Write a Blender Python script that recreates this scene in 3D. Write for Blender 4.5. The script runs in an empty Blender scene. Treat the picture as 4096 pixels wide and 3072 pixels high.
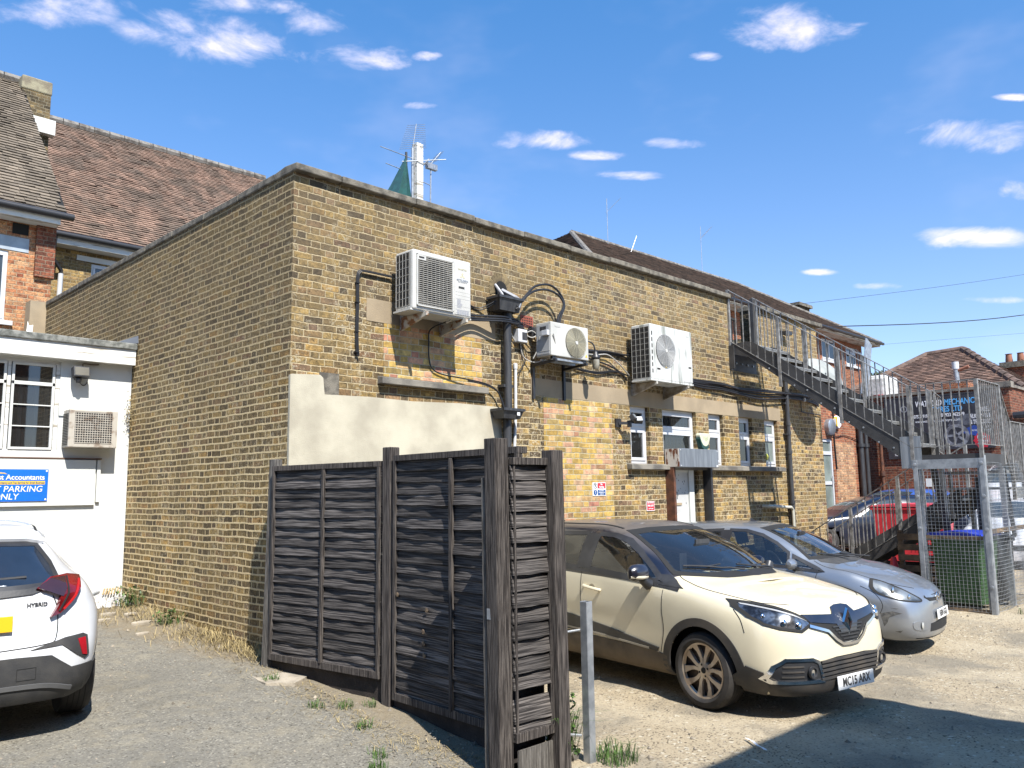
import bpy, bmesh, math, random
from mathutils import Vector, Matrix
from mathutils.bvhtree import BVHTree
from mathutils.geometry import delaunay_2d_cdt
R = math.radians
SC = bpy.context.scene
COL = SC.collection
rnd = random.Random(7)

# ---------------------------------------------------------------- camera, sky, sun, exposure
_yaw, _pitch, _roll = 0.786829, 0.1306975, -0.0145522
_f = Vector((math.cos(_pitch)*math.sin(_yaw), math.cos(_pitch)*math.cos(_yaw), math.sin(_pitch)))
_r = Vector((math.cos(_yaw), -math.sin(_yaw), 0)); _u = _r.cross(_f)
_r2 = _r*math.cos(_roll) + _u*math.sin(_roll); _u2 = -_r*math.sin(_roll) + _u*math.cos(_roll)
CAM = Vector((0, 0, 1.87))
cd = bpy.data.cameras.new('camera'); cam = bpy.data.objects.new('camera', cd); COL.objects.link(cam)
cd.sensor_width = 36; cd.lens = 28.915; cd.clip_start = .05; cd.clip_end = 3000
m = Matrix((_r2, _u2, -_f)).transposed().to_4x4(); m.translation = CAM
cam.matrix_world = m; SC.camera = cam
def pray(x, y):                      # ray through a point of the 2212 x 1659 picture (used for sky directions only)
    x *= 1.8517; y *= 1.8517
    return (_f + _r2*((x-2048)/3289.76) - _u2*((y-1536)/3289.76)).normalized()

SUNV = Vector((.182, .598, -.783)).normalized()
sl = bpy.data.lights.new('sun', 'SUN'); sl.energy = 4.8; sl.angle = R(.5); sl.color = (1, .955, .89)
so = bpy.data.objects.new('sun', sl); COL.objects.link(so); so.rotation_euler = SUNV.to_track_quat('-Z', 'Y').to_euler()

W = bpy.data.worlds.new('World'); SC.world = W; W.use_nodes = True
class NT:
    def __init__(s, t): s.t = t; s.n = t.nodes; s.l = t.links
    def new(s, k, **kw):
        n = s.n.new(k)
        for a, b in kw.items(): setattr(n, a, b)
        return n
    def set(s, sock, v):
        if isinstance(v, bpy.types.NodeSocket): s.l.new(v, sock)
        else: sock.default_value = v
    def m(s, op, *a, clamp=False):
        n = s.new('ShaderNodeMath', operation=op, use_clamp=clamp)
        for i, v in enumerate(a): s.set(n.inputs[i], v)
        return n.outputs[0]
    def mr(s, v, a, b, c=0., d=1.):
        n = s.new('ShaderNodeMapRange', interpolation_type='SMOOTHSTEP')
        for i, q in enumerate((v, a, b, c, d)): s.set(n.inputs[i], q)
        return n.outputs[0]
    def mix(s, f, a, b, bt='MIX'):
        n = s.new('ShaderNodeMix', data_type='RGBA', blend_type=bt)
        s.set(n.inputs[0], f)
        for k, v in ((6, a), (7, b)):
            s.set(n.inputs[k], (*v, 1) if isinstance(v, tuple) and len(v) == 3 else v)
        return n.outputs[2]
    def noise(s, vec, scale, detail=3, rough=.55, dist=0):
        n = s.new('ShaderNodeTexNoise'); n.inputs['Scale'].default_value = scale; n.inputs['Detail'].default_value = detail
        n.inputs['Roughness'].default_value = rough; n.inputs['Distortion'].default_value = dist
        s.l.new(vec, n.inputs['Vector']); return n.outputs[0]
    def ramp(s, f, stops, interp='LINEAR'):
        n = s.new('ShaderNodeValToRGB'); cr = n.color_ramp; cr.interpolation = interp
        while len(cr.elements) < len(stops): cr.elements.new(.5)
        for e, (p, c) in zip(cr.elements, stops): e.position = p; e.color = (*c, 1)
        s.set(n.inputs[0], f); return n.outputs[0]
    def xyz(s, v):
        n = s.new('ShaderNodeSeparateXYZ'); s.l.new(v, n.inputs[0]); return n.outputs
    def comb(s, x, y, z=0.):
        n = s.new('ShaderNodeCombineXYZ')
        for i, v in enumerate((x, y, z)): s.set(n.inputs[i], v)
        return n.outputs[0]

def build_world():
    t = NT(W.node_tree); t.n.clear()
    out = t.new('ShaderNodeOutputWorld'); bg = t.new('ShaderNodeBackground')
    sky = t.new('ShaderNodeTexSky'); sky.sky_type = 'NISHITA'; sky.sun_disc = False
    sky.sun_elevation = math.asin(-SUNV.z); sky.sun_rotation = math.atan2(-SUNV.x, -SUNV.y) % (2*math.pi)
    sky.air_density = 1.0; sky.dust_density = .35; sky.ozone_density = 2.4; sky.altitude = 60
    tc = t.new('ShaderNodeTexCoord'); v = tc.outputs['Generated']
    x, y, z = t.xyz(v)
    az = t.m('ARCTAN2', x, y); el = t.m('ARCSINE', z)
    clouds = [(150,22,150,36),(400,60,150,40),(470,92,130,42),(680,52,62,34),(760,122,112,28),(1700,58,135,44),(1520,122,34,10),
      (1150,303,118,20),(1280,335,52,11),(1460,309,62,12),(1350,378,66,10),(2120,292,135,30),(2200,415,48,22),(2110,516,120,20),
      (905,228,52,9),(1880,618,56,8),(2190,210,45,7),(920,122,30,10),(1770,588,45,6),(540,10,120,20),(2150,648,60,8)]
    f = None
    for cx, cy, w, h in clouds:
        d = pray(cx, cy); d1 = pray(cx+w, cy); d2 = pray(cx, cy-h)
        a0 = math.atan2(d.x, d.y); e0 = math.asin(d.z)
        wa = abs(math.atan2(d1.x, d1.y)-a0); he = abs(math.asin(d2.z)-e0)
        sl_ = (math.asin(d1.z)-e0)/wa
        da = t.m('SUBTRACT', az, a0)
        de = t.m('SUBTRACT', t.m('SUBTRACT', el, e0), t.m('MULTIPLY', da, sl_))
        r2 = t.m('ADD', t.m('POWER', t.m('ABSOLUTE', t.m('DIVIDE', da, wa)), 2.), t.m('POWER', t.m('ABSOLUTE', t.m('DIVIDE', de, he)), 2.))
        g = t.m('SUBTRACT', 1., r2)
        f = g if f is None else t.m('MAXIMUM', f, g)
    mp = t.new('ShaderNodeMapping'); mp.inputs['Scale'].default_value = (1, 1, 2.2); t.l.new(v, mp.inputs[0])
    n1 = t.noise(mp.outputs[0], 13, 8, .60, .4); n2 = t.noise(mp.outputs[0], 5, 4, .55)
    f = t.m('MAXIMUM', f, -2.)
    f = t.m('ADD', t.m('MULTIPLY', f, .50), t.m('MULTIPLY', t.m('SUBTRACT', n1, .5), 3.4))
    a = t.mr(f, -.30, 1.25)
    wisp = t.m('MULTIPLY', t.mr(n2, .50, .78), .10)
    a = t.m('MAXIMUM', t.m('MULTIPLY', a, .93), wisp)
    # haze towards the horizon brightens and pales the blue
    base = t.new('ShaderNodeVectorMath', operation='SCALE'); t.l.new(sky.outputs[0], base.inputs[0]); base.inputs[3].default_value = .102
    grade = t.mix(t.mr(el, .05, .75), (.86, .87, 1.0), (.42, .92, 1.22))
    b2 = t.mix(1., base.outputs[0], grade, 'MULTIPLY')
    shade = t.mix(t.mr(n1, .35, .70), (.58, .55, .66), (.70, .63, .68))
    c = t.mix(a, b2, shade)
    t.l.new(c, bg.inputs[0]); bg.inputs[1].default_value = 1.0
    t.l.new(bg.outputs[0], out.inputs[0])
build_world()
SC.view_settings.view_transform = 'Standard'; SC.view_settings.look = 'None'
SC.view_settings.exposure = 1.08; SC.view_settings.gamma = 1

# ---------------------------------------------------------------- materials
MATS = {}
ALB = (.78, .78, .78)
def newmat(name):
    mt = bpy.data.materials.new(name); mt.use_nodes = True; t = NT(mt.node_tree); t.n.clear()
    out = t.new('ShaderNodeOutputMaterial'); b = t.new('ShaderNodeBsdfPrincipled'); t.l.new(b.outputs[0], out.inputs[0])
    return mt, t, b, out
def mat(name, col, rough=.6, metal=0., col2=None, scale=4., bump=0., bscale=40., coat=0., spec=.5, detail=4, emit=None, stretch=None, lo=.35, hi=.65, island=0., alpha=None):
    if name in MATS: return MATS[name]
    mt, t, b, out = newmat(name)
    tc = t.new('ShaderNodeTexCoord'); v = tc.outputs['Object']
    if stretch:
        mp = t.new('ShaderNodeMapping'); mp.inputs['Scale'].default_value = stretch; t.l.new(v, mp.inputs[0]); v = mp.outputs[0]
    c2 = col2 if col2 else tuple(c*.82 for c in col)
    c = t.mix(t.mr(t.noise(v, scale, detail), lo, hi), col, c2)
    if island:
        g = t.new('ShaderNodeNewGeometry')
        c = t.mix(1., c, t.ramp(g.outputs['Random Per Island'], [(0, (1-island,)*3), (1, (1+island*.35,)*3)]), 'MULTIPLY')
    if metal < .6: c = t.mix(1., c, ALB, 'MULTIPLY')
    t.l.new(c, b.inputs['Base Color'])
    b.inputs['Roughness'].default_value = rough; b.inputs['Metallic'].default_value = metal
    b.inputs['Coat Weight'].default_value = coat; b.inputs['Coat Roughness'].default_value = .04; b.inputs['Specular IOR Level'].default_value = spec
    if emit: b.inputs['Emission Color'].default_value = (*emit, 1); b.inputs['Emission Strength'].default_value = 1
    if bump:
        bn = t.new('ShaderNodeBump'); bn.inputs['Strength'].default_value = min(bump, 1); bn.inputs['Distance'].default_value = .01
        t.l.new(t.noise(v, bscale, 5), bn.inputs['Height']); t.l.new(bn.outputs[0], b.inputs['Normal'])
    MATS[name] = mt; return mt

def brick(name, pal, mortar, ch=.075, mj=.011, dirt=.35, dirtcol=(.10, .085, .06), lime=0., topdark=None, rough=.9, bumpd=.012, proud=False, gain=(.86, .84, .78), pitk=1.):
    """Flemish bond brickwork from object coordinates: u runs along the wall (x+y), v is height."""
    if name in MATS: return MATS[name]
    mt, t, b, out = newmat(name)
    tc = t.new('ShaderNodeTexCoord'); P = tc.outputs['Object']
    x, y, z = t.xyz(P)
    w1 = t.noise(P, 2.4, 3); w2 = t.noise(P, 38, 3, .6)
    wob = t.m('ADD', t.m('MULTIPLY', t.m('SUBTRACT', w1, .5), .034), t.m('MULTIPLY', t.m('SUBTRACT', w2, .5), .018))
    u = t.m('ADD', t.m('ADD', x, y), wob); v = t.m('ADD', z, wob)
    vr = t.m('DIVIDE', v, ch); row = t.m('FLOOR', vr); fv = t.m('FRACT', vr)
    off = t.m('MULTIPLY', t.m('FLOORED_MODULO', row, 2.), .16875)
    jit = t.m('MULTIPLY', t.m('SINE', t.m('MULTIPLY', row, 12.9898)), .018)
    tt = t.m('DIVIDE', t.m('ADD', t.m('ADD', u, off), jit), .3375); cell = t.m('FLOOR', tt); ft = t.m('FRACT', tt)
    isH = t.m('GREATER_THAN', ft, .6667)
    idd = t.m('ADD', t.m('MULTIPLY', cell, 2.), isH)
    aS = t.m('MULTIPLY', ft, 1.5); aH = t.m('MULTIPLY', t.m('SUBTRACT', ft, .6667), 3.)
    def sel(p, q): return t.m('ADD', t.m('MULTIPLY', p, t.m('SUBTRACT', 1., isH)), t.m('MULTIPLY', q, isH))
    a = sel(aS, aH); wd = sel(.225, .1125)
    du = t.m('MULTIPLY', t.m('MINIMUM', a, t.m('SUBTRACT', 1., a)), wd)
    dv = t.m('MULTIPLY', t.m('MINIMUM', fv, t.m('SUBTRACT', 1., fv)), ch*(.78 if proud else 1.))
    d = t.m('ADD', t.m('MINIMUM', du, dv), t.m('MULTIPLY', t.m('SUBTRACT', t.noise(P, 28, 4, .7), .5), .008))
    bm = t.mr(d, mj/2-.0025, mj/2+.0025)
    wn = t.new('ShaderNodeTexWhiteNoise', noise_dimensions='2D'); t.l.new(t.comb(idd, row), wn.inputs['Vector'])
    rv = wn.outputs['Value']; rr, rg, rb = t.xyz(wn.outputs['Color'])
    c = t.ramp(rv, pal)
    # individual light and dark, and blotches within a brick
    c = t.mix(1., c, t.ramp(rg, [(0, (.80,)*3), (.5, (1.,)*3), (1, (1.25,)*3)]), 'MULTIPLY')
    pit = t.noise(P, 26, 6, .72, .8); sm = t.noise(P, 9, 3, .6)
    c = t.mix(pitk, c, t.ramp(pit, [(.36, (.30,)*3), (.47, (.92,)*3), (.56, (1.08,)*3), (.66, (1.65,)*3)]), 'MULTIPLY'); c = t.mix(1., c, t.ramp(sm, [(.35, (.72, .72, .74)), (.65, (1.28, 1.24, 1.1))]), 'MULTIPLY')
    if lime:
        lm = t.m('MULTIPLY', t.mr(t.noise(P, 17, 6, .8, 1.), .525, .58), t.mr(t.noise(P, 1.5, 3), .42, .58)); c = t.mix(t.m('MULTIPLY', lm, lime), c, (.52, .47, .36))
    mc = t.mix(t.noise(P, 6, 4), mortar, tuple(q*.72 for q in mortar))
    c = t.mix(bm, mc, c)
    dm = t.m('MULTIPLY', t.mr(t.noise(P, .9, 6, .65), .42, .68), dirt)
    c = t.mix(dm, c, t.mix(.75, c, dirtcol, 'MULTIPLY' if False else 'MIX'))
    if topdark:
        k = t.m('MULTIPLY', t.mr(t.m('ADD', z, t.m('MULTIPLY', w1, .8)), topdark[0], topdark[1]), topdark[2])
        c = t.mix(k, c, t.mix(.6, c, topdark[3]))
    c = t.mix(1., c, gain, 'MULTIPLY')
    t.l.new(c, b.inputs['Base Color']); b.inputs['Roughness'].default_value = rough; b.inputs['Specular IOR Level'].default_value = .25
    h = t.m('ADD', t.m('MULTIPLY', bm, -.7 if proud else .6), t.m('MULTIPLY', pit, .9))
    h = t.m('ADD', h, t.m('MULTIPLY', rb, .18))
    bn = t.new('ShaderNodeBump'); bn.inputs['Strength'].default_value = .95; bn.inputs['Distance'].default_value = bumpd
    t.l.new(h, bn.inputs['Height']); t.l.new(bn.outputs[0], b.inputs['Normal'])
    MATS[name] = mt; return mt

STOCK = [(0, (.075, .055, .036)), (.10, (.12, .085, .048)), (.25, (.19, .135, .066)), (.45, (.24, .172, .080)), (.62, (.28, .195, .085)), (.76, (.34, .235, .085)), (.84, (.21, .135, .095)), (.94, (.38, .25, .085)), (1, (.14, .08, .06))]
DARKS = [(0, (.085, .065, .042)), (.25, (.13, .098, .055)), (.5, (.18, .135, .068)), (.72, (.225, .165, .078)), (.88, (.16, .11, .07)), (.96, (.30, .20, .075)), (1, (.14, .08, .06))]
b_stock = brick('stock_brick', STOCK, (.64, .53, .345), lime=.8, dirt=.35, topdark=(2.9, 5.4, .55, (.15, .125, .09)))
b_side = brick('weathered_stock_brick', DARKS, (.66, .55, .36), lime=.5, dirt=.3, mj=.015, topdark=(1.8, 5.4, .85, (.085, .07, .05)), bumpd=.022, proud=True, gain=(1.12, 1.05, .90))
b_infill = brick('yellow_pink_brick', [(0, (.42, .28, .09)), (.22, (.50, .34, .11)), (.40, (.45, .30, .09)), (.52, (.54, .36, .22)), (.70, (.50, .28, .19)), (.80, (.50, .36, .14)), (.92, (.26, .19, .08)), (1, (.42, .19, .14))], (.52, .47, .34), dirt=.12, mj=.010, bumpd=.008, gain=(.84, .84, .82), pitk=.35)
b_red = brick('red_brick', [(0, (.22, .075, .045)), (.3, (.30, .105, .06)), (.6, (.36, .14, .08)), (.85, (.26, .09, .055)), (1, (.18, .06, .045))], (.42, .33, .24), dirt=.2, mj=.010)
b_orange = brick('orange_brick', [(0, (.27, .09, .05)), (.25, (.42, .19, .10)), (.5, (.50, .27, .15)), (.75, (.46, .25, .14)), (.9, (.28, .085, .05)), (1, (.56, .36, .22))], (.50, .40, .28), dirt=.15, mj=.010)
b_pale = brick('pale_red_brick', [(0, (.36, .19, .11)), (.4, (.45, .26, .16)), (.8, (.50, .31, .2)), (1, (.33, .15, .1))], (.45, .37, .28), dirt=.15)
b_darkred = brick('shaded_red_brick', [(0, (.13, .045, .032)), (.4, (.19, .065, .042)), (.8, (.25, .09, .055)), (1, (.11, .04, .03))], (.30, .23, .17), dirt=.3)  # darker copy of the red brick, shade mixed into its colours
b_terr = brick('terrace_stock_brick', [(0, (.17, .12, .06)), (.4, (.30, .21, .095)), (.8, (.38, .27, .12)), (1, (.22, .14, .08))], (.42, .35, .23), dirt=.25)
b_dark = brick('dark_shade_brick', [(0, (.03, .027, .02)), (.5, (.06, .05, .035)), (1, (.10, .08, .05))], (.16, .14, .10), dirt=.3)  # dark brick; on pier side and door recess it puts shade into colour

m_conc = mat('weathered_concrete', (.235, .21, .165), .95, col2=(.10, .09, .072), scale=9, bump=.9, bscale=90, detail=8)
m_sill = mat('concrete_sill', (.27, .245, .20), .9, col2=(.12, .11, .095), scale=3.5, bump=.5, bscale=60, detail=7)
m_lintel = mat('concrete_lintel', (.40, .315, .205), .92, col2=(.31, .245, .16), scale=1.7, bump=.4, bscale=80, detail=7)
m_render = mat('cement_render', (.60, .55, .42), .93, col2=(.41, .37, .28), scale=1.3, bump=.35, bscale=70, detail=9)
m_white = mat('white_masonry_paint', (.72, .725, .69), .75, col2=(.62, .63, .59), scale=1.1, bump=.15, bscale=25, detail=7)
m_whitewood = mat('flaking_white_paint', (.76, .75, .70), .75, col2=(.38, .34, .27), scale=6, bump=.5, bscale=30, detail=9, stretch=(.25, 1, 3), lo=.56, hi=.64)
m_upvc = mat('white_upvc', (.66, .67, .68), .3, col2=(.60, .61, .62), scale=3)
m_ac = mat('ac_casing_cream', (.60, .59, .545), .45, col2=(.52, .51, .465), scale=3, detail=8)
m_ac2 = mat('ac_casing_stained', (.63, .63, .59), .45, col2=(.30, .31, .27), scale=3.2, detail=9, stretch=(3.5, 3.5, .45), lo=.50, hi=.66)
m_grille_dark = mat('dark_fan_recess', (.035, .033, .030), .7)
m_acgrille = mat('ac_fan_guard', (.42, .40, .35), .55)
m_black = mat('black_plastic', (.022, .022, .024), .42, col2=(.04, .04, .042), scale=5, bump=.05)
m_blackrough = mat('rough_black_plastic', (.035, .035, .036), .7, col2=(.055, .053, .050), scale=8, bump=.2, bscale=120)
m_cable = mat('black_cable', (.015, .015, .017), .5)
m_wcable = mat('pale_cable', (.5, .48, .43), .5)
m_pipe = mat('black_drainpipe', (.026, .027, .031), .5, col2=(.055, .056, .058), scale=5, stretch=(5, 5, .6), bump=.1)
m_steel = mat('galvanised_steel', (.50, .52, .54), .42, .55, col2=(.32, .34, .36), scale=9, detail=6)
m_steelrail = mat('weathered_steel_rail', (.36, .35, .33), .5, .25, col2=(.19, .18, .165), scale=12, detail=5)
m_stringer = mat('dark_steel_plate', (.085, .083, .082), .55, .35, col2=(.055, .054, .054), scale=3, detail=7, bump=.1)
m_tread = mat('steel_tread', (.40, .40, .385), .5, .35, col2=(.28, .28, .27), scale=20)
m_shutter = mat('zinc_shutter_box', (.36, .385, .41), .42, .7, col2=(.26, .28, .30), scale=4, stretch=(6, 6, .5), detail=6)
m_rust = mat('rusty_steel', (.17, .062, .028), .85, col2=(.075, .03, .018), scale=7, bump=.5, bscale=40, detail=8)
m_rustwhite = mat('rust_streaked_white', (.60, .56, .50), .7, col2=(.16, .055, .025), scale=3.2, stretch=(6, 6, 1.6), detail=8, lo=.5, hi=.56)
m_glass_dark = None
m_lead = mat('lead_flashing', (.20, .21, .225), .5, .2)
m_felt = mat('mineral_roofing_felt', (.30, .30, .27), .97, col2=(.12, .125, .11), scale=14, bump=.6, bscale=160, detail=8)
m_tilered = mat('red_clay_tile', (.30, .19, .135), .9, col2=(.155, .112, .082), scale=1.6, bump=.5, bscale=40, detail=5, island=.3)
m_tilebrown = mat('brown_concrete_tile', (.235, .19, .14), .92, col2=(.155, .125, .09), scale=1.2, bump=.4, bscale=40, detail=8, island=.35)
m_ridge = mat('lichened_ridge_tile', (.25, .235, .21), .95, col2=(.115, .10, .085), scale=7, bump=.5, bscale=60, detail=8)
m_tilefar = mat('weathered_roof_tile', (.175, .115, .085), .92, col2=(.095, .068, .052), scale=2.2, bump=.4, bscale=30, detail=8, island=.5)
m_tileorange = mat('plain_clay_tile', (.27, .165, .12), .9, col2=(.17, .105, .08), scale=1.5, bump=.4, bscale=30, detail=8, island=.5)
m_gutter = mat('black_gutter', (.03, .03, .033), .4)
m_terracotta = mat('terracotta', (.36, .15, .09), .85)
m_wood = mat('weathered_black_timber', (.17, .152, .14), .80, lo=.36, hi=.60, col2=(.018, .015, .014), scale=5, bump=.5, bscale=14, detail=6, stretch=(.5, .5, 24), island=.5, spec=.35)
m_woodv = mat('weathered_post_timber', (.15, .13, .115), .85, lo=.36, hi=.62, col2=(.025, .020, .018), scale=5, bump=1, bscale=12, detail=9, stretch=(26, 26, .9), spec=.3)
m_woodgrey = mat('bleached_post_timber', (.20, .185, .165), .88, col2=(.07, .063, .055), scale=5, bump=1, bscale=14, detail=9, stretch=(16, 16, 1.0), spec=.3)
m_gravelboard = mat('dark_gravel_board', (.045, .034, .028), .9, col2=(.02, .016, .014), scale=6, bump=.6, bscale=60)
m_red = mat('red_plastic', (.62, .035, .05), .45, col2=(.50, .025, .035), scale=3)
m_green = mat('green_plastic', (.045, .115, .035), .5, col2=(.035, .09, .028), scale=3)
m_blue = mat('blue_plastic', (.03, .07, .62), .45)
m_signblue = mat('blue_sign', (.01, .16, .72), .35, col2=(.01, .15, .70))
m_signwhite = mat('white_lettering', (.85, .85, .85), .5, col2=(.83, .83, .83))
m_signred = mat('red_sign', (.62, .03, .05), .4, col2=(.58, .03, .05))
m_signnavy = mat('navy_sign', (.02, .09, .28), .4, col2=(.02, .09, .26))
m_yellow = mat('yellow_sign', (.85, .55, .03), .45, col2=(.82, .53, .03))
m_cyan = mat('cyan_lettering', (.10, .42, .80), .5, col2=(.10, .42, .80))
m_bannerblack = mat('black_banner', (.018, .019, .024), .5, col2=(.045, .046, .055), scale=1.2)
m_tarp = mat('green_tarpaulin', (.02, .115, .115), .75, col2=(.015, .075, .08), scale=12, bump=.6, bscale=25)
m_leaf = mat('green_leaf', (.10, .19, .035), .6, col2=(.05, .11, .02), scale=6, island=.5)
m_treeleaf = mat('tree_leaf', (.055, .10, .028), .6, col2=(.03, .06, .018), scale=2, island=.5)
m_bark = mat('bark', (.10, .075, .05), .9, bump=.5)
m_straw = mat('dry_grass', (.46, .36, .17), .85, col2=(.33, .25, .11), scale=3, island=.5)
m_stone = mat('pale_stone', (.36, .31, .235), .9, col2=(.22, .19, .15), scale=9, bump=.5, island=.5)
m_plasticbag = mat('white_plastic_sheet', (.72, .71, .68), .4, col2=(.52, .50, .46), scale=7, bump=.8, bscale=18)
m_cardboard = mat('straw_slats', (.50, .35, .16), .8, col2=(.28, .19, .09), scale=20)
m_pallet = mat('pallet_timber', (.26, .18, .105), .85, col2=(.12, .08, .05), scale=4, bump=.5)
m_asph_patch = mat('cement_patch', (.46, .40, .31), .95, col2=(.30, .26, .20), scale=6, bump=.6, bscale=70)
m_rubber = mat('tyre_rubber', (.022, .021, .021), .75, col2=(.038, .034, .031), scale=14, bump=.2, bscale=60)
m_plate_w = mat('white_number_plate', (.82, .82, .80), .35, col2=(.80, .80, .78))
m_plate_y = mat('yellow_number_plate', (.85, .50, .02), .35, col2=(.83, .49, .02))
m_chrome = mat('chrome', (.72, .73, .75), .12, 1.0, col2=(.65, .66, .68))
m_under = mat('underbody_black', (.008, .008, .008), .9)
m_seat = mat('seat_fabric', (.10, .10, .105), .8)
m_gap = mat('panel_gap', (.012, .012, .012), .8)

def glass(name, tint, gloss=(1, 1, 1), rough=.02, trans=.6):
    mt, t, b, out = newmat(name)
    tr = t.new('ShaderNodeBsdfTransparent'); tr.inputs[0].default_value = (*tint, 1)
    gl = t.new('ShaderNodeBsdfGlossy'); gl.inputs[0].default_value = (*gloss, 1); gl.inputs[1].default_value = rough
    df = t.new('ShaderNodeBsdfDiffuse'); df.inputs[0].default_value = (.10, .10, .095, 1)
    lw = t.new('ShaderNodeFresnel'); lw.inputs[0].default_value = 1.55
    m0 = t.new('ShaderNodeMixShader'); m0.inputs[0].default_value = 1-trans; t.l.new(tr.outputs[0], m0.inputs[1]); t.l.new(df.outputs[0], m0.inputs[2])
    mx = t.new('ShaderNodeMixShader'); t.l.new(t.m('ADD', lw.outputs[0], .04), mx.inputs[0])
    t.l.new(m0.outputs[0], mx.inputs[1]); t.l.new(gl.outputs[0], mx.inputs[2]); t.l.new(mx.outputs[0], out.inputs[0])
    t.n.remove(b); MATS[name] = mt; return mt
g_car = glass('car_glass', (.62, .66, .66), trans=.93)
g_screen = glass('windscreen_glass', (.62, .68, .70), trans=.90)
g_lamp = glass('lamp_lens', (.85, .87, .88), trans=.96)
g_win = glass('window_glass', (.30, .33, .34), trans=.85)
def darkglass(name, col, rough=.05):
    return mat(name, col, rough, 0, col2=tuple(c*1.6 for c in col), scale=1.5, spec=.8)
g_dark = darkglass('dark_window_glass', (.035, .045, .05))
g_pale = darkglass('frosted_window_glass', (.16, .19, .17), .25)

def paint(name, col, metal=0., rough=.28, dust=.15, dustcol=(.30, .26, .20), side=1.):
    mt, t, b, out = newmat(name)
    tc = t.new('ShaderNodeTexCoord'); v = tc.outputs['Object']
    g = t.new('ShaderNodeNewGeometry'); nz = t.xyz(g.outputs['Normal'])[2]
    n = t.noise(v, 3.5, 8, .65); z = t.xyz(v)[2]
    f = t.m('MULTIPLY', t.mr(n, .35, .7), dust*side)
    f = t.m('ADD', f, t.m('MULTIPLY', t.mr(nz, .75, 1.0), dust*.9))
    f = t.m('ADD', f, t.m('MULTIPLY', t.mr(z, .5, .2), dust*1.2*side), clamp=True)
    c = t.mix(f, col, dustcol)
    c = t.mix(1., t.mix(g.outputs['Backfacing'], c, (.02, .02, .022)), ALB, 'MULTIPLY')
    t.l.new(c, b.inputs['Base Color']); b.inputs['Metallic'].default_value = metal
    t.l.new(t.m('ADD', t.m('MULTIPLY', f, .7), rough, clamp=True), b.inputs['Roughness'])
    t.l.new(t.m('SUBTRACT', 1., t.m('MULTIPLY', f, 1.3), clamp=True), b.inputs['Coat Weight']); b.inputs['Coat Roughness'].default_value = .03
    MATS[name] = mt; return mt
p_cream = paint('cream_paint', (.80, .72, .52), dust=.09, dustcol=(.45, .37, .25))
p_roof = paint('dusty_black_paint', (.008, .009, .018), dust=.50, dustcol=(.25, .21, .17), side=.12)
p_gloss = paint('gloss_black_paint', (.008, .009, .02), dust=.05)
p_silver = paint('silver_blue_paint', (.36, .385, .42), metal=.65, rough=.28, dust=.14, dustcol=(.22, .20, .17))
p_white = paint('pearl_white_paint', (.78, .79, .80), dust=.06, dustcol=(.5, .47, .42))
p_dark = mat('dark_blue_paint', (.010, .013, .028), .3, coat=.35, col2=(.006, .008, .02))
p_blue = paint('bright_blue_paint', (.02, .10, .42), dust=.08)
p_clad = mat('dusty_black_cladding', (.035, .034, .034), .62, col2=(.085, .072, .058), scale=3.5, bump=.1, bscale=90, detail=9)
p_sill = mat('mud_dusted_sill', (.16, .125, .085), .8, col2=(.085, .068, .05), scale=3, detail=8)

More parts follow.
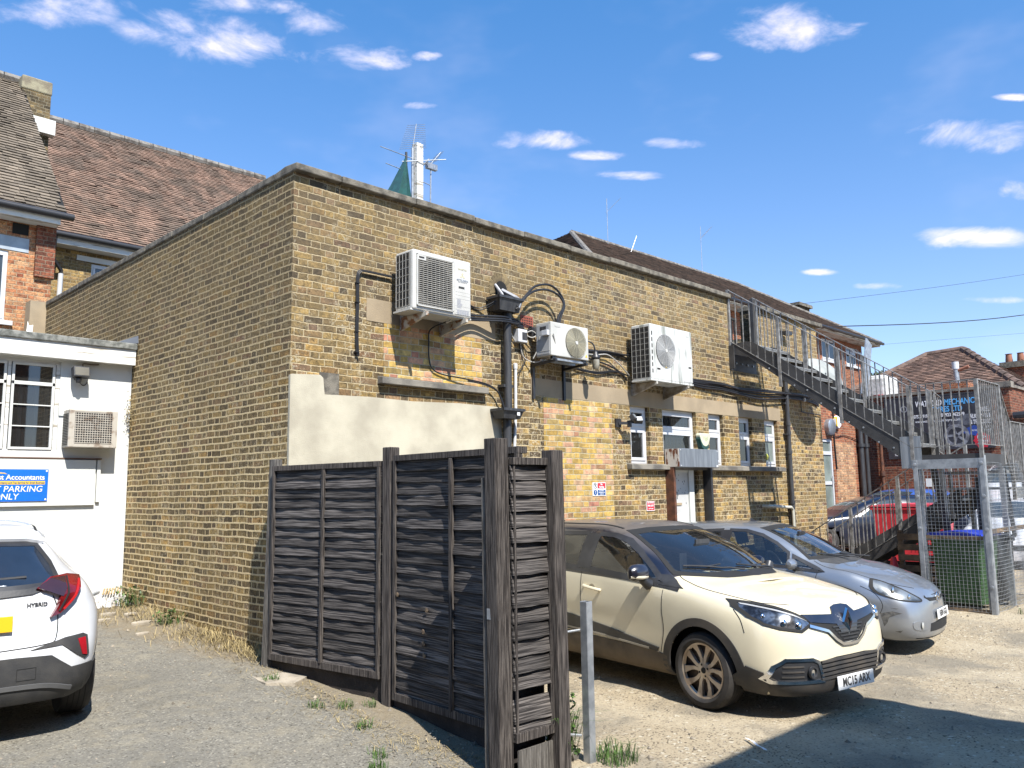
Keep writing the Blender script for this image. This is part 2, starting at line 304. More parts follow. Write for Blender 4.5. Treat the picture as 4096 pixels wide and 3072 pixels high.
# ---------------------------------------------------------------- objects
def thing(name, label, cat, loc=(0, 0, 0), rz=0., group=None):
    o = bpy.data.objects.new(name, None); COL.objects.link(o); o.empty_display_size = .1
    o.location = loc; o.rotation_euler = (0, 0, rz); o['label'] = label; o['category'] = cat
    o['_o'] = list(loc) if rz == 0. else [0, 0, 0]
    if group: o['group'] = group
    return o
def tag(o, label=None, cat=None, group=None, kind=None):
    if label: o['label'] = label
    if cat: o['category'] = cat
    if group: o['group'] = group
    if kind: o['kind'] = kind
    return o
class MB:
    def __init__(s): s.v = []; s.f = []; s.mi = []
    def add(s, vs, fs, mi=0):
        n = len(s.v); s.v += [tuple(v) for v in vs]; s.f += [tuple(i+n for i in f) for f in fs]; s.mi += [mi]*len(fs); return s
    def box(s, x0, x1, y0, y1, z0, z1, M=None, mi=0):
        x0, x1 = min(x0, x1), max(x0, x1); y0, y1 = min(y0, y1), max(y0, y1); z0, z1 = min(z0, z1), max(z0, z1)
        vs = [Vector(p) for p in ((x0,y0,z0),(x1,y0,z0),(x1,y1,z0),(x0,y1,z0),(x0,y0,z1),(x1,y0,z1),(x1,y1,z1),(x0,y1,z1))]
        if M: vs = [M @ v for v in vs]
        return s.add(vs, [(0,3,2,1),(4,5,6,7),(0,1,5,4),(1,2,6,5),(2,3,7,6),(3,0,4,7)], mi)
    def bar(s, a, b, w, h=None, up=(0, 0, 1), mi=0):
        a = Vector(a); b = Vector(b); h = h or w; d = (b-a).normalized(); up = Vector(up)
        if abs(d.dot(up)) > .98: up = Vector((0, 1, 0))
        x = d.cross(up).normalized(); y = x.cross(d)
        vs = [p + x*sx*w/2 + y*sy*h/2 for p in (a, b) for sx, sy in ((-1,-1),(1,-1),(1,1),(-1,1))]
        return s.add(vs, [(0,1,2,3),(7,6,5,4),(0,4,5,1),(1,5,6,2),(2,6,7,3),(3,7,4,0)], mi)
    def tube(s, pts, r, n=8, caps=True, mi=0):
        pts = [Vector(p) for p in pts]; rings = []; x = None
        for i, p in enumerate(pts):
            d = (pts[min(i+1, len(pts)-1)]-pts[max(i-1, 0)])
            d = d.normalized() if d.length > 1e-9 else Vector((0, 0, 1))
            if x is None: x = d.orthogonal().normalized()
            else: x = (x - d*x.dot(d)).normalized()
            y = d.cross(x); rr = r[i] if isinstance(r, (list, tuple)) else r
            rings.append([p + x*math.cos(2*math.pi*k/n)*rr + y*math.sin(2*math.pi*k/n)*rr for k in range(n)])
        vs = [v for q in rings for v in q]; fs = []
        for i in range(len(pts)-1):
            for k in range(n): fs.append((i*n+k, i*n+(k+1) % n, (i+1)*n+(k+1) % n, (i+1)*n+k))
        if caps: fs.append(tuple(range(n-1, -1, -1))); fs.append(tuple((len(pts)-1)*n+k for k in range(n)))
        return s.add(vs, fs, mi)
    def lathe(s, prof, c=(0, 0, 0), axis='z', n=24, mi=0):
        vs = []; fs = []; c = Vector(c)
        for r, h in prof:
            for k in range(n):
                a = 2*math.pi*k/n; p = (r*math.cos(a), r*math.sin(a), h)
                if axis == 'y': p = (p[0], p[2], p[1])
                if axis == 'x': p = (p[2], p[0], p[1])
                vs.append(c+Vector(p))
        for i in range(len(prof)-1):
            for k in range(n): fs.append((i*n+k, i*n+(k+1) % n, (i+1)*n+(k+1) % n, (i+1)*n+k))
        return s.add(vs, fs, mi)
    def prism(s, poly, y0, y1, plane='xz', mi=0):      # polygon in a plane, extruded along the third axis
        n = len(poly)
        def P(a, b, c): return {'xz': (a, c, b), 'xy': (a, b, c), 'yz': (c, a, b)}[plane]
        vs = [P(a, b, y0) for a, b in poly]+[P(a, b, y1) for a, b in poly]
        fs = [tuple(range(n)), tuple(range(2*n-1, n-1, -1))]+[(i, i+n, (i+1) % n+n, (i+1) % n) for i in range(n)]
        return s.add(vs, fs, mi)
    def quad(s, a, b, c, d, mi=0): return s.add([a, b, c, d], [(0, 1, 2, 3)], mi)
    def build(s, name, m, parent=None, label=None, smooth=False, bevel=0., origin=None, cat=None, group=None, kind=None, fixn=True):
        me = bpy.data.meshes.new(name); off = Vector((0, 0, 0))
        if parent is not None: off = Vector(parent['_o'])
        elif origin is not None: off = Vector(origin)
        me.from_pydata([tuple(Vector(v)-off) for v in s.v], [], s.f)
        ms = m if isinstance(m, (list, tuple)) else [m]
        for q in ms: me.materials.append(q)
        if len(ms) > 1: me.polygons.foreach_set('material_index', s.mi)
        if fixn:
            bm = bmesh.new(); bm.from_mesh(me); bmesh.ops.recalc_face_normals(bm, faces=bm.faces); bm.to_mesh(me); bm.free()
        if smooth:
            me.polygons.foreach_set('use_smooth', [True]*len(me.polygons))
            if smooth != 'all': me.set_sharp_from_angle(angle=R(38))
        o = bpy.data.objects.new(name, me); COL.objects.link(o)
        if parent is not None: o.parent = parent; o['_o'] = list(off)
        elif origin is not None: o.location = off; o['_o'] = list(off)
        else: o['_o'] = [0, 0, 0]
        if bevel:
            b = o.modifiers.new('b', 'BEVEL'); b.width = bevel; b.segments = 2; b.limit_method = 'ANGLE'; b.angle_limit = R(40)
        return tag(o, label, cat, group, kind)
def bez(pts, n=10):
    """smooth curve through points"""
    pts = [Vector(p) for p in pts]; out = []
    for i in range(len(pts)-1):
        p0 = pts[max(i-1, 0)]; p1 = pts[i]; p2 = pts[i+1]; p3 = pts[min(i+2, len(pts)-1)]
        for k in range(n):
            t = k/n
            out.append(.5*((2*p1)+(p2-p0)*t+(2*p0-5*p1+4*p2-p3)*t*t+(3*p1-p0-3*p2+p3)*t**3))
    return out+[pts[-1]]
FONT = {}
def text(s, size, m, parent, loc, rot, name='lettering', align='CENTER', ext=.001, sx=1., bold=0., label=None, shear=0., xyz=None):
    c = bpy.data.curves.new(name, 'FONT'); c.body = s; c.size = size; c.align_x = align; c.align_y = 'CENTER'; c.extrude = ext; c.offset = bold; c.shear = shear
    o = bpy.data.objects.new(name, c); COL.objects.link(o)
    dg = bpy.context.evaluated_depsgraph_get(); me = bpy.data.meshes.new_from_object(o.evaluated_get(dg)); bpy.data.objects.remove(o)
    M = Matrix.Translation(Vector(loc)) @ rot.to_4x4() @ Matrix.Diagonal((sx, 1, 1, 1)); me.transform(M)
    off = Vector(parent['_o']) if parent is not None else Vector((0, 0, 0)); me.transform(Matrix.Translation(-off))
    me.materials.clear(); me.materials.append(m); q = bpy.data.objects.new(name, me); COL.objects.link(q)
    if parent is not None: q.parent = parent; q['_o'] = list(off)
    if label: q['label'] = label
    return q
def face(normal):      # rotation that stands lettering upright on a wall with this outward normal
    n = Vector(normal).normalized(); up = Vector((0, 0, 1)); x = up.cross(n).normalized(); y = n.cross(x)
    return Matrix((x, y, n)).transposed()
def wall(mb, axis, plane, u0, u1, z0, z1, holes=(), depth=.1, sgn=1, mi=0, rmi=0):
    """wall face with openings and reveals; axis 'x': runs along x at y=plane, 'y': runs along y at x=plane; sgn: direction of the depth"""
    us = sorted({u0, u1, *[h[0] for h in holes], *[h[1] for h in holes]}); zs = sorted({z0, z1, *[h[2] for h in holes], *[h[3] for h in holes]})
    P = (lambda u, z, d=0.: (u, plane+d*sgn, z)) if axis == 'x' else (lambda u, z, d=0.: (plane+d*sgn, u, z))
    for i in range(len(us)-1):
        for j in range(len(zs)-1):
            cu = (us[i]+us[i+1])/2; cz = (zs[j]+zs[j+1])/2
            if any(h[0] < cu < h[1] and h[2] < cz < h[3] for h in holes): continue
            mb.quad(P(us[i], zs[j]), P(us[i+1], zs[j]), P(us[i+1], zs[j+1]), P(us[i], zs[j+1]), mi)
    for a, b, c, d in holes:
        mb.quad(P(a, c), P(a, d), P(a, d, depth), P(a, c, depth), rmi); mb.quad(P(b, c), P(b, d), P(b, d, depth), P(b, c, depth), rmi)
        mb.quad(P(a, d), P(b, d), P(b, d, depth), P(a, d, depth), rmi); mb.quad(P(a, c), P(b, c), P(b, c, depth), P(a, c, depth), rmi)
    return mb
def tiles(e0, e1, r0, r1, rows, tw, m, parent, name='roof_tiles', seed=1, lift=.028, out=None):
    """courses of separate tiles from the eaves e0-e1 up to the ridge r0-r1"""
    g = random.Random(seed); mb = MB(); e0, e1, r0, r1 = map(Vector, (e0, e1, r0, r1))
    nrm = (e1-e0).cross(r0-e0).normalized()
    if nrm.z < 0: nrm = -nrm
    for i in range(rows):
        t0 = i/rows; t1 = (i+1.12)/rows
        a0 = e0.lerp(r0, t0); a1 = e1.lerp(r1, t0); L = (a1-a0).length; n = max(1, int(L/tw))
        b0 = e0.lerp(r0, t1); b1 = e1.lerp(r1, t1)
        du = (a1-a0).normalized(); up = (r0-e0)/rows*1.12; up = up-du*up.dot(du); up = (nrm.cross(du)).normalized()
        if up.z < 0: up = -up
        hl = (e0-r0).dot(up)/rows*-1.12
        off = g.random()*tw
        for k in range(n+1):
            u0 = max(0, k*tw-off); u1 = min(L, (k+1)*tw-off-.003)
            if u1 <= u0+.01: continue
            j = g.gauss(0, .0035); q = lift+abs(g.gauss(0, .006)); s = g.gauss(0, .003)
            p = a0+du*u0+up*s; w = a0+du*u1+up*(s+j)
            mb.add([p+nrm*q, w+nrm*(q+j), w+up*hl+nrm*.006, p+up*hl+nrm*.006, p+nrm*(q-.018)-up*.001, w+nrm*(q+j-.018)-up*.001], [(0, 1, 2, 3), (4, 5, 1, 0)])
    under = MB().quad(e0, e1, r1, r0); o = mb.build(name, m, parent, fixn=False)
    under.build('roof_deck', m_under, parent)
    return o
def wavytube(p, q, n, amp, g):
    p = Vector(p); q = Vector(q)
    return [p.lerp(q, i/n)+Vector((g.uniform(-amp, amp), g.uniform(-amp*.3, 0), g.uniform(-amp, amp))) for i in range(n+1)]
# ---------------------------------------------------------------- ground
def zg(x, y):
    zl = .072*(y-4) if y > 4 else .02*(y-4)
    K_ = ((4.4, .0), (7.2, -.02), (10.8, -.10), (11.8, -.08), (13.1, .09), (16, .09), (19.5, .30), (26, .35)); zr = K_[0][1] if x < 4.4 else K_[-1][1]
    for (a, b), (c, d) in zip(K_, K_[1:]):
        if a <= x < c: zr = b+(d-b)*(x-a)/(c-a)
    zr += .006*max(0, min(y, 14)-4)
    k = max(0, min(1, (x-4.42)/.5)); k = k*k*(3-2*k)
    if y < 4: k = max(0, min(1, (x-3.6)/2.5))
    h = zl*(1-k)+zr*k
    if y > 13 or x > 40: h = min(h, .6)
    return h
def build_ground():
    mt, t, b, out = newmat('yard_surface')
    tc = t.new('ShaderNodeTexCoord'); P = tc.outputs['Object']; x, y, z = t.xyz(P)
    n_big = t.noise(P, .7, 6, .6); n_mid = t.noise(P, 5, 6, .6); n_fine = t.noise(P, 70, 4, .7); n_grit = t.noise(P, 160, 3, .8)
    vo = t.new('ShaderNodeTexVoronoi'); vo.inputs['Scale'].default_value = 75; t.l.new(P, vo.inputs[0])
    vo2 = t.new('ShaderNodeTexVoronoi'); vo2.inputs['Scale'].default_value = 34; t.l.new(P, vo2.inputs[0])
    agg = t.xyz(vo.outputs['Color'])[0]; agg2 = t.xyz(vo2.outputs['Color'])[0]
    asp = t.mix(n_fine, (.135, .125, .108), (.34, .32, .275)); asp = t.mix(t.m('MULTIPLY', t.mr(agg, .75, .99), .6), asp, (.46, .43, .36))
    asp = t.mix(t.m('MULTIPLY', t.mr(agg, .16, .02), .7), asp, (.07, .065, .055)); asp = t.mix(t.m('MULTIPLY', t.mr(n_big, .46, .62), .35), asp, (.17, .16, .14))
    asp = t.mix(t.m('MULTIPLY', t.mr(n_mid, .45, .75), .55), asp, (.33, .29, .215))
    dirt = t.mix(n_fine, (.33, .265, .18), (.55, .465, .335)); dirt = t.mix(t.mr(agg2, .90, .99), dirt, (.60, .54, .43)); dirt = t.mix(t.mr(agg, .2, .03), dirt, (.15, .12, .085))
    trk = t.m('MULTIPLY', t.mr(t.m('ABSOLUTE', t.m('SINE', t.m('ADD', t.m('MULTIPLY', t.m('ADD', x, t.m('MULTIPLY', y, .22)), 1.85), t.m('MULTIPLY', n_big, 3.)))), .75, 1.), .30)
    dirt = t.mix(trk, dirt, (.60, .52, .39)); dirt = t.mix(t.m('MULTIPLY', t.mr(t.noise(P, 1.9, 5, .7), .57, .66), .4), dirt, (.17, .15, .12))
    dirt = t.mix(t.m('MULTIPLY', t.mr(n_big, .46, .62), .70), dirt, t.mix(n_fine, (.15, .135, .11), (.30, .27, .22)))
    asp = t.mix(t.m('MULTIPLY', t.mr(t.noise(P, 1.4, 5, .65), .56, .68), .35), asp, (.13, .12, .10)); asp = t.mix(t.m('MULTIPLY', t.mr(t.noise(P, 2.3, 6, .7), .55, .70), .35), asp, (.42, .38, .29))
    # loose soil gathers along the foot of the wall and the fence
    e1 = t.m('ADD', t.m('SUBTRACT', 4.32, x), t.m('MULTIPLY', t.m('SUBTRACT', n_mid, .5), 1.3))
    lim = t.m('ADD', .20, t.m('MULTIPLY', t.m('MAXIMUM', t.m('SUBTRACT', y, 7.4), 0.), .22))
    soil = t.m('MULTIPLY', t.mr(e1, t.m('ADD', lim, .35), t.m('SUBTRACT', lim, .25)), .85)
    fx = t.m('ADD', t.m('ADD', x, 0.), t.m('MULTIPLY', t.m('SUBTRACT', n_mid, .5), .9))
    foot = t.m('MULTIPLY', t.m('MULTIPLY', t.mr(fx, 3.85, 4.25), t.mr(y, 7.8, 6.0)), .7)
    soilc = t.mix(n_fine, (.17, .135, .09), (.37, .30, .20)); soilc = t.mix(t.mr(n_grit, .55, .7), soilc, (.42, .35, .24))
    c = t.mix(t.m('MAXIMUM', soil, foot), asp, soilc)
    rt = t.mr(t.m('ADD', x, t.m('MULTIPLY', t.m('SUBTRACT', n_mid, .5), .3)), 4.3, 4.45)
    c = t.mix(rt, c, dirt)
    c = t.mix(1., c, (.80, .80, .78), 'MULTIPLY')
    t.l.new(c, b.inputs['Base Color']); b.inputs['Roughness'].default_value = .95; b.inputs['Specular IOR Level'].default_value = .2
    h = t.m('ADD', t.m('ADD', t.m('MULTIPLY', agg, .35), t.m('MULTIPLY', n_fine, .8)), t.m('ADD', t.m('MULTIPLY', agg2, .2), t.m('MULTIPLY', n_mid, 1.4)))
    bn = t.new('ShaderNodeBump'); bn.inputs['Strength'].default_value = .9; bn.inputs['Distance'].default_value = .018
    t.l.new(h, bn.inputs['Height']); t.l.new(bn.outputs[0], b.inputs['Normal'])
    def lin(a, b_, n): return [a+(b_-a)*i/n for i in range(n+1)]
    xs = [-1200, -300, -60, -15]+lin(-6, 16, 88)+[17, 19, 22, 26, 31, 40, 80, 300, 1200]
    ys = [-1200, -300, -60, -15, -6]+lin(-2, 13, 60)+[14, 16, 20, 26, 40, 80, 300, 1200]
    vs = []; g = random.Random(3)
    for yy in ys:
        for xx in xs:
            near = 2 < xx < 15 and 1 < yy < 12
            vs.append((xx, yy, zg(xx, yy)+(g.gauss(0, .006) if near else 0)))
    n = len(xs); fs = [(j*n+i, j*n+i+1, (j+1)*n+i+1, (j+1)*n+i) for j in range(len(ys)-1) for i in range(n-1)]
    o = MB().add(vs, fs).build('ground', mt, smooth='all'); o['kind'] = 'structure'
build_ground()

# ---------------------------------------------------------------- the two storey... flat roofed brick building in the middle
X0, Y0 = 4.316, 7.524
BLD = thing('brick_building', 'long flat-roofed yellow stock brick building with three air conditioners on its sunlit wall', 'building', (X0, Y0, 0))
wins = [(10.07, 10.56), (10.92, 11.89), (12.28, 12.755), (13.285, 13.76), (14.215, 14.725)]
holes = [(a, b, 2.275, 3.15) for a, b in wins]+[(11.0, 11.90, -.3, 2.20)]
mb = MB()
wall(mb, 'x', Y0, X0, 13.1, -.3, 5.28, [h for h in holes if h[1] < 13.1], .11)
wall(mb, 'x', Y0, 13.1, 14.12, -.3, 4.42, [h for h in holes if 13.1 < h[0] < 13.5 and h[1] < 14.12], .11)
wall(mb, 'x', Y0, 14.12, 16.66, -.3, 5.24, [h for h in holes if h[0] > 14.1], .11)
mb.quad((13.1, Y0, 4.42), (13.1, Y0, 5.28), (13.1, Y0+.33, 5.28), (13.1, Y0+.33, 4.42))
mb.quad((14.12, Y0, 4.42), (14.12, Y0, 5.24), (14.12, Y0+.33, 5.24), (14.12, Y0+.33, 4.42), 1)  # side of the opening facing away from the sun, darkened by its brick colour
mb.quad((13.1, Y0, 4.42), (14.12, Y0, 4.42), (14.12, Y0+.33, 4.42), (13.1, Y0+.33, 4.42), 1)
mb.quad((16.66, Y0, -.3), (16.66, Y0, 5.24), (16.66, 16, 5.24), (16.66, 16, -.3))
mb.quad((X0+.3, Y0+.33, 4.3), (X0+.3, Y0+.33, 5.28), (13.1, Y0+.33, 5.28), (13.1, Y0+.33, 4.3))
mb.quad((14.12, Y0+.33, 4.3), (14.12, Y0+.33, 5.24), (16.66, Y0+.33, 5.24), (16.66, Y0+.33, 4.3))
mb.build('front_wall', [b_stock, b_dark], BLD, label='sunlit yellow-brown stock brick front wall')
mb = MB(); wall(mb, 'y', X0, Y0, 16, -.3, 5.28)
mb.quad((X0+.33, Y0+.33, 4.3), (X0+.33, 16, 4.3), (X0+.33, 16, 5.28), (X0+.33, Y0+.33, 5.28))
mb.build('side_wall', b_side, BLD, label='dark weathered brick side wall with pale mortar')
MB().box(X0+.2, 16.6, Y0+.2, 16, 4.25, 4.35).build('flat_roof', m_felt, BLD)
MB().box(X0-.26, X0+.06, 16.0, 16.3, 0, 5.35).build('concrete_pier', m_lintel, BLD)
# coping: separate stones with open joints
g = random.Random(5)
def coping(pts, name='coping_stone'):
    for k, (a, b, z, ax) in enumerate(pts):
        dz = g.gauss(0, .004); mb = MB(); j = .006
        if ax == 'x':
            mb.prism([(Y0-.085, z+dz), (Y0+.38, z+dz), (Y0+.38, z+.078+dz), (Y0+.15, z+.10+dz), (Y0-.085, z+.078+dz)], a+j, b-j, 'yz')
        else:
            mb.prism([(X0-.022, z+dz), (X0-.022, z+.078+dz), (X0+.15, z+.10+dz), (X0+.38, z+.078+dz), (X0+.38, z+dz)], a+j, b-j, 'xz')
        mb.build(name, m_conc, BLD, bevel=.012)
xs = [X0-.03, 4.86, 5.9, 6.85, 7.75, 8.70, 9.6, 10.6, 11.5, 12.4, 13.13]
coping([(xs[i], xs[i+1], 5.285, 'x') for i in range(len(xs)-1)])
coping([(14.10, 15.0, 5.24, 'x'), (15.0, 15.9, 5.24, 'x'), (15.9, 16.82, 5.24, 'x')])
ys = [Y0+.38, 8.75, 9.65, 10.6, 11.5, 12.4, 13.4, 14.3, 15.2, 16.0]
coping([(ys[i], ys[i+1], 5.285, 'y') for i in range(len(ys)-1)])
# rendered patch, concrete lintels, brick infills, sills
P = [(X0-.004, -.2), (7.33, -.2), (7.33, 2.95), (6.6, 2.955), (5.9, 2.93), (5.3, 2.94), (4.72, 2.925), (4.70, 3.10), (4.66, 3.13), (4.33, 3.11), (X0-.004, 3.1)]
MB().prism(P, Y0-.014, Y0+.02).build('cement_render', m_render, BLD, label='cream cement render patch at the corner')
MB().box(4.66, 4.90, Y0-.009, Y0, 2.93, 3.16).build('mortar_patch', m_conc, BLD)
MB().box(5.25, 7.25, Y0-.006, Y0+.05, 3.80, 4.06).build('lintel', m_lintel, BLD)
MB().box(7.90, 14.86, Y0-.006, Y0+.05, 3.155, 3.39).build('lintel', m_lintel, BLD)
MB().box(5.49, 7.005, Y0-.004, Y0+.03, 3.19, 3.80).build('brick_infill', b_infill, BLD, label='newer yellow and pink brick panel under the large air conditioner')
MB().box(8.14, 9.62, Y0-.004, Y0+.03, -.1, 3.155).build('brick_infill', b_infill, BLD, label='tall panel of newer yellow and pink brick')
def sill(x0, x1, z0, z1, d):
    MB().prism([(Y0+.05, z0), (Y0+.05, z1+.012), (Y0, z1+.012), (Y0-d, z1-.006), (Y0-d, z0), ], x0, x1, 'yz').build('window_sill', m_sill, BLD, bevel=.006)
sill(5.41, 7.04, 3.095, 3.175, .095); sill(9.96, 14.80, 2.185, 2.262, .095)
def window(x0, x1, z0, z1, tr, y=Y0+.07, glassm=g_win, parent=BLD, fm=m_upvc, split=None, back=.5):
    f = MB(); w = .045
    for a, b, c, d in ((x0, x1, z1-w, z1), (x0, x1, z0, z0+w), (x0, x0+w, z0+w, z1-w), (x1-w, x1, z0+w, z1-w)): f.box(a, b, y, y+.06, c, d)
    fr = f.build('window', fm, parent, bevel=.004)
    panes = [(x0+w, x1-w, z0+w, z1-w)]
    if tr: panes = [(x0+w, x1-w, tr+.02, z1-w), (x0+w, x1-w, z0+w, tr-.02)]; MB().box(x0+w, x1-w, y-.004, y+.05, tr-.022, tr+.022).build('transom', fm, fr)
    for a, b, c, d in panes:
        s = MB(); q = .05
        for A, B, Cc, D in ((a, b, d-q, d), (a, b, c, c+q), (a, a+q, c+q, d-q), (b-q, b, c+q, d-q)): s.box(A, B, y-.012, y+.035, Cc, D)
        s.build('sash', fm, fr, bevel=.006)
        MB().quad((a+q, y+.012, c+q), (b-q, y+.012, c+q), (b-q, y+.012, d-q), (a+q, y+.012, d-q)).build('pane', glassm, fr)
    if back: 
        MB().box(x0-.05, x1+.05, y+back, y+back+.02, z0-.05, z1+.05).build('blind', mat('grey_blind', (.20, .21, .21), .8, col2=(.13, .14, .14), scale=2), fr)
    return fr
for i, (a, b) in enumerate(wins):
    w = window(a, b, 2.275, 3.15, 2.82, glassm=g_pale if i == 4 else g_win, back=.14 if i in (2, 3) else .5)
    if i == 1:
        q = MB()
        for k in range(9): q.box(a+.09+k*.1, a+.105+k*.1, Y0+.13, Y0+.145, 2.3, 3.1)
        q.build('security_bar', m_upvc, w)
    if i == 4:
        MB().lathe([(0, -.07), (.05, -.05), (.068, 0), (.05, .05), (0, .07)], (14.40, Y0+.11, 2.46), n=14).build('yellow_ball', mat('pale_yellow_foam', (.62, .60, .12), .8), w, smooth=True)
# door
d = MB().box(11.12, 11.66, Y0+.06, Y0+.10, -.1, 2.15).build('door', mat('worn_white_door', (.60, .60, .58), .5, col2=(.50, .50, .485), scale=2, detail=8), BLD, label='worn white fire door with dark stains')
MB().box(11.15, 11.63, Y0+.05, Y0+.06, .15, 1.48).build('kick_panel', m_white, d); MB().box(11.15, 11.45, Y0+.048, Y0+.056, 1.62, 1.66).build('weather_bar', m_lintel, d)
g = random.Random(2); q = MB()
for k in range(16):
    x = 11.18+g.random()*.42; z = 1.55+g.random()*.55; s = .004+g.random()*.006; q.box(x, x+s, Y0+.056, Y0+.0597, z, z+s*(1+3*g.random()))
q.box(11.33, 11.345, Y0+.056, Y0+.0597, 1.72, 1.84); q.build('stain', m_black, d)
f = MB(); f.box(11.0, 11.12, Y0+.045, Y0+.12, -.1, 2.2); f.box(11.66, 11.80, Y0+.03, Y0+.12, -.1, 2.2); f.box(11.12, 11.66, Y0+.045, Y0+.12, 2.15, 2.2); f.box(11.80, 11.90, Y0+.06, Y0+.12, -.1, 2.2, mi=1)
f.build('door_frame', [m_white, b_dark], BLD)
# ring of bricks on edge round the broken outlet hole
q = MB(); cx_, cz_ = 7.36, 4.50
for k in range(15):
    a = R(-18+216*k/14); w = .026
    ca, sa = math.cos(a), math.sin(a)
    pts = [(.105, -w*.62), (.215, -w), (.215, w), (.105, w*.62)]
    q.prism([(cx_+r_*ca-s_*sa, cz_+r_*sa+s_*ca) for r_, s_ in pts], Y0-.008, Y0+.02)
q.build('arch_bricks', mat('arch_brick', (.27, .20, .095), .9, col2=(.15, .11, .06), scale=8, bump=.6, island=.45), BLD)
q = MB().prism([(cx_+.108*math.cos(2*math.pi*k/20), cz_+.115*math.sin(2*math.pi*k/20)) for k in range(20)], Y0-.010, Y0+.01); q.build('outlet_hole', m_under, BLD)
q = MB(); q.tube([(7.25, Y0-.01, 4.55), (7.28, Y0-.1, 4.42), (7.30, Y0-.13, 4.34)], .02); q.tube([(7.38, Y0-.0, 4.50), (7.48, Y0-.14, 4.40), (7.56, Y0-.18, 4.34)], .026)
q.build('broken_flap', mat('torn_lead', (.45, .45, .46), .5, .3), BLD)
# terracotta air brick
f = MB().box(7.72, 7.96, Y0-.006, Y0, 4.06, 4.22).build('air_brick', mat('red_air_brick', (.33, .085, .05), .85), BLD, label='red terracotta air brick behind the cables')
q = MB()
for i in range(6):
    for j in range(4): q.box(7.745+i*.034, 7.765+i*.034, Y0-.0075, Y0-.005, 4.075+j*.034, 4.095+j*.034)
q.build('air_hole', m_under, f)
g = random.Random(9)
# ---- drainpipes
def clip(x, z, r, par, y): MB().box(x-r-.035, x+r+.035, y-.012, Y0, z-.018, z+.018).build('pipe_clip', m_pipe, par)
def hopper(x, z, w, h, par, y0=Y0-.26, m_=None, label=None):
    mb = MB(); q = .035
    mb.add([(x-w/2+q, Y0-.04, z), (x+w/2-q, Y0-.04, z), (x+w/2-q, y0+.04, z), (x-w/2+q, y0+.04, z), (x-w/2, Y0-.02, z+h), (x+w/2, Y0-.02, z+h), (x+w/2, y0, z+h), (x-w/2, y0, z+h)],
           [(0, 3, 2, 1), (0, 1, 5, 4), (1, 2, 6, 5), (2, 3, 7, 6), (3, 0, 4, 7)])
    mb.box(x-w/2-.012, x+w/2+.012, y0-.012, y0+.012, z+h-.02, z+h+.012); mb.box(x-w/2-.012, x-w/2+.01, y0, Y0-.02, z+h-.02, z+h+.012); mb.box(x+w/2-.01, x+w/2+.012, y0, Y0-.02, z+h-.02, z+h+.012)
    return mb.build('hopper_head', m_pipe, par, label=label)
dp = thing('drainpipe', 'black cast drainpipe with two box hoppers right of the large air conditioner', 'drainpipe', (7.37, Y0-.09, 0))
q = MB(); yy = Y0-.10
q.tube([(7.37, yy, 4.13), (7.37, yy, 2.90)], .053, 16); q.tube([(7.37, yy, 4.2), (7.37, yy, 4.07)], .062, 16)
q.build('pipe', m_pipe, dp, smooth=True); q = MB(); q.tube([(7.35, yy, 2.80), (7.36, yy, 0)], .053, 16); q.build('pipe', m_pipe, dp, smooth=True)
hopper(7.30, 4.17, .42, .17, dp, label='upper black hopper under the arched hole'); hh = hopper(7.32, 2.79, .36, .115, dp, label='lower black hopper with a white sticker')
MB().box(7.37, 7.42, Y0-.262, Y0-.2575, 2.83, 2.87).build('sticker', m_signwhite, hh)
clip(7.37, 3.22, .05, dp, yy); clip(7.36, 2.2, .05, dp, yy)
dp2 = thing('drainpipe', 'slim black downpipe between the end window and the far corner of the brick building', 'drainpipe', (15.02, Y0-.07, 0))
q = MB(); q.tube([(15.02, Y0-.07, 3.92), (15.02, Y0-.07, 0)], .045, 12)
for z in (2.92, 3.1, 2.55, 1.6, 3.75): q.tube([(15.02, Y0-.07, z-.03), (15.02, Y0-.07, z+.03)], .055, 12)
q.build('pipe', m_pipe, dp2, smooth=True); q = MB(); q.tube([(15.02, Y0-.07, 3.9), (14.97, Y0-.06, 4.1), (14.9, Y0-.03, 4.2)], .04, 10); q.build('pipe_bend', m_pipe, dp2, smooth=True)
for z in (3.5, 2.9, 1.5): clip(15.02, z, .05, dp2, Y0-.07)
q = MB(); q.tube([(7.585, Y0-.03, 3.50), (7.575, Y0-.03, 2.9), (7.53, Y0-.03, 2.2), (7.53, Y0-.03, .3)], .021, 10); q.tube([(7.585, Y0-.03, 3.47), (7.585, Y0-.03, 3.53), (7.60, Y0, 3.53)], .027, 10)
q.build('waste_pipe', m_upvc, smooth=True, origin=(7.53, Y0-.03, .3), label='thin white plastic pipe beside the black drainpipe', cat='pipe')
q = MB(); q.tube([(14.02, Y0, 1.55), (14.02, Y0-.10, 1.55), (14.90, Y0-.10, 1.51), (14.97, Y0-.10, 1.46), (15.0, Y0-.10, .1)], .028, 10); q.tube([(14.22, Y0-.10, 1.541), (14.3, Y0-.10, 1.538)], .036, 10)
q.build('overflow_pipe', mat('cream_plastic', (.62, .60, .50), .5), smooth=True, origin=(15, Y0-.1, .1), label='cream plastic overflow pipe bent low on the wall behind the silver hatchback', cat='pipe')

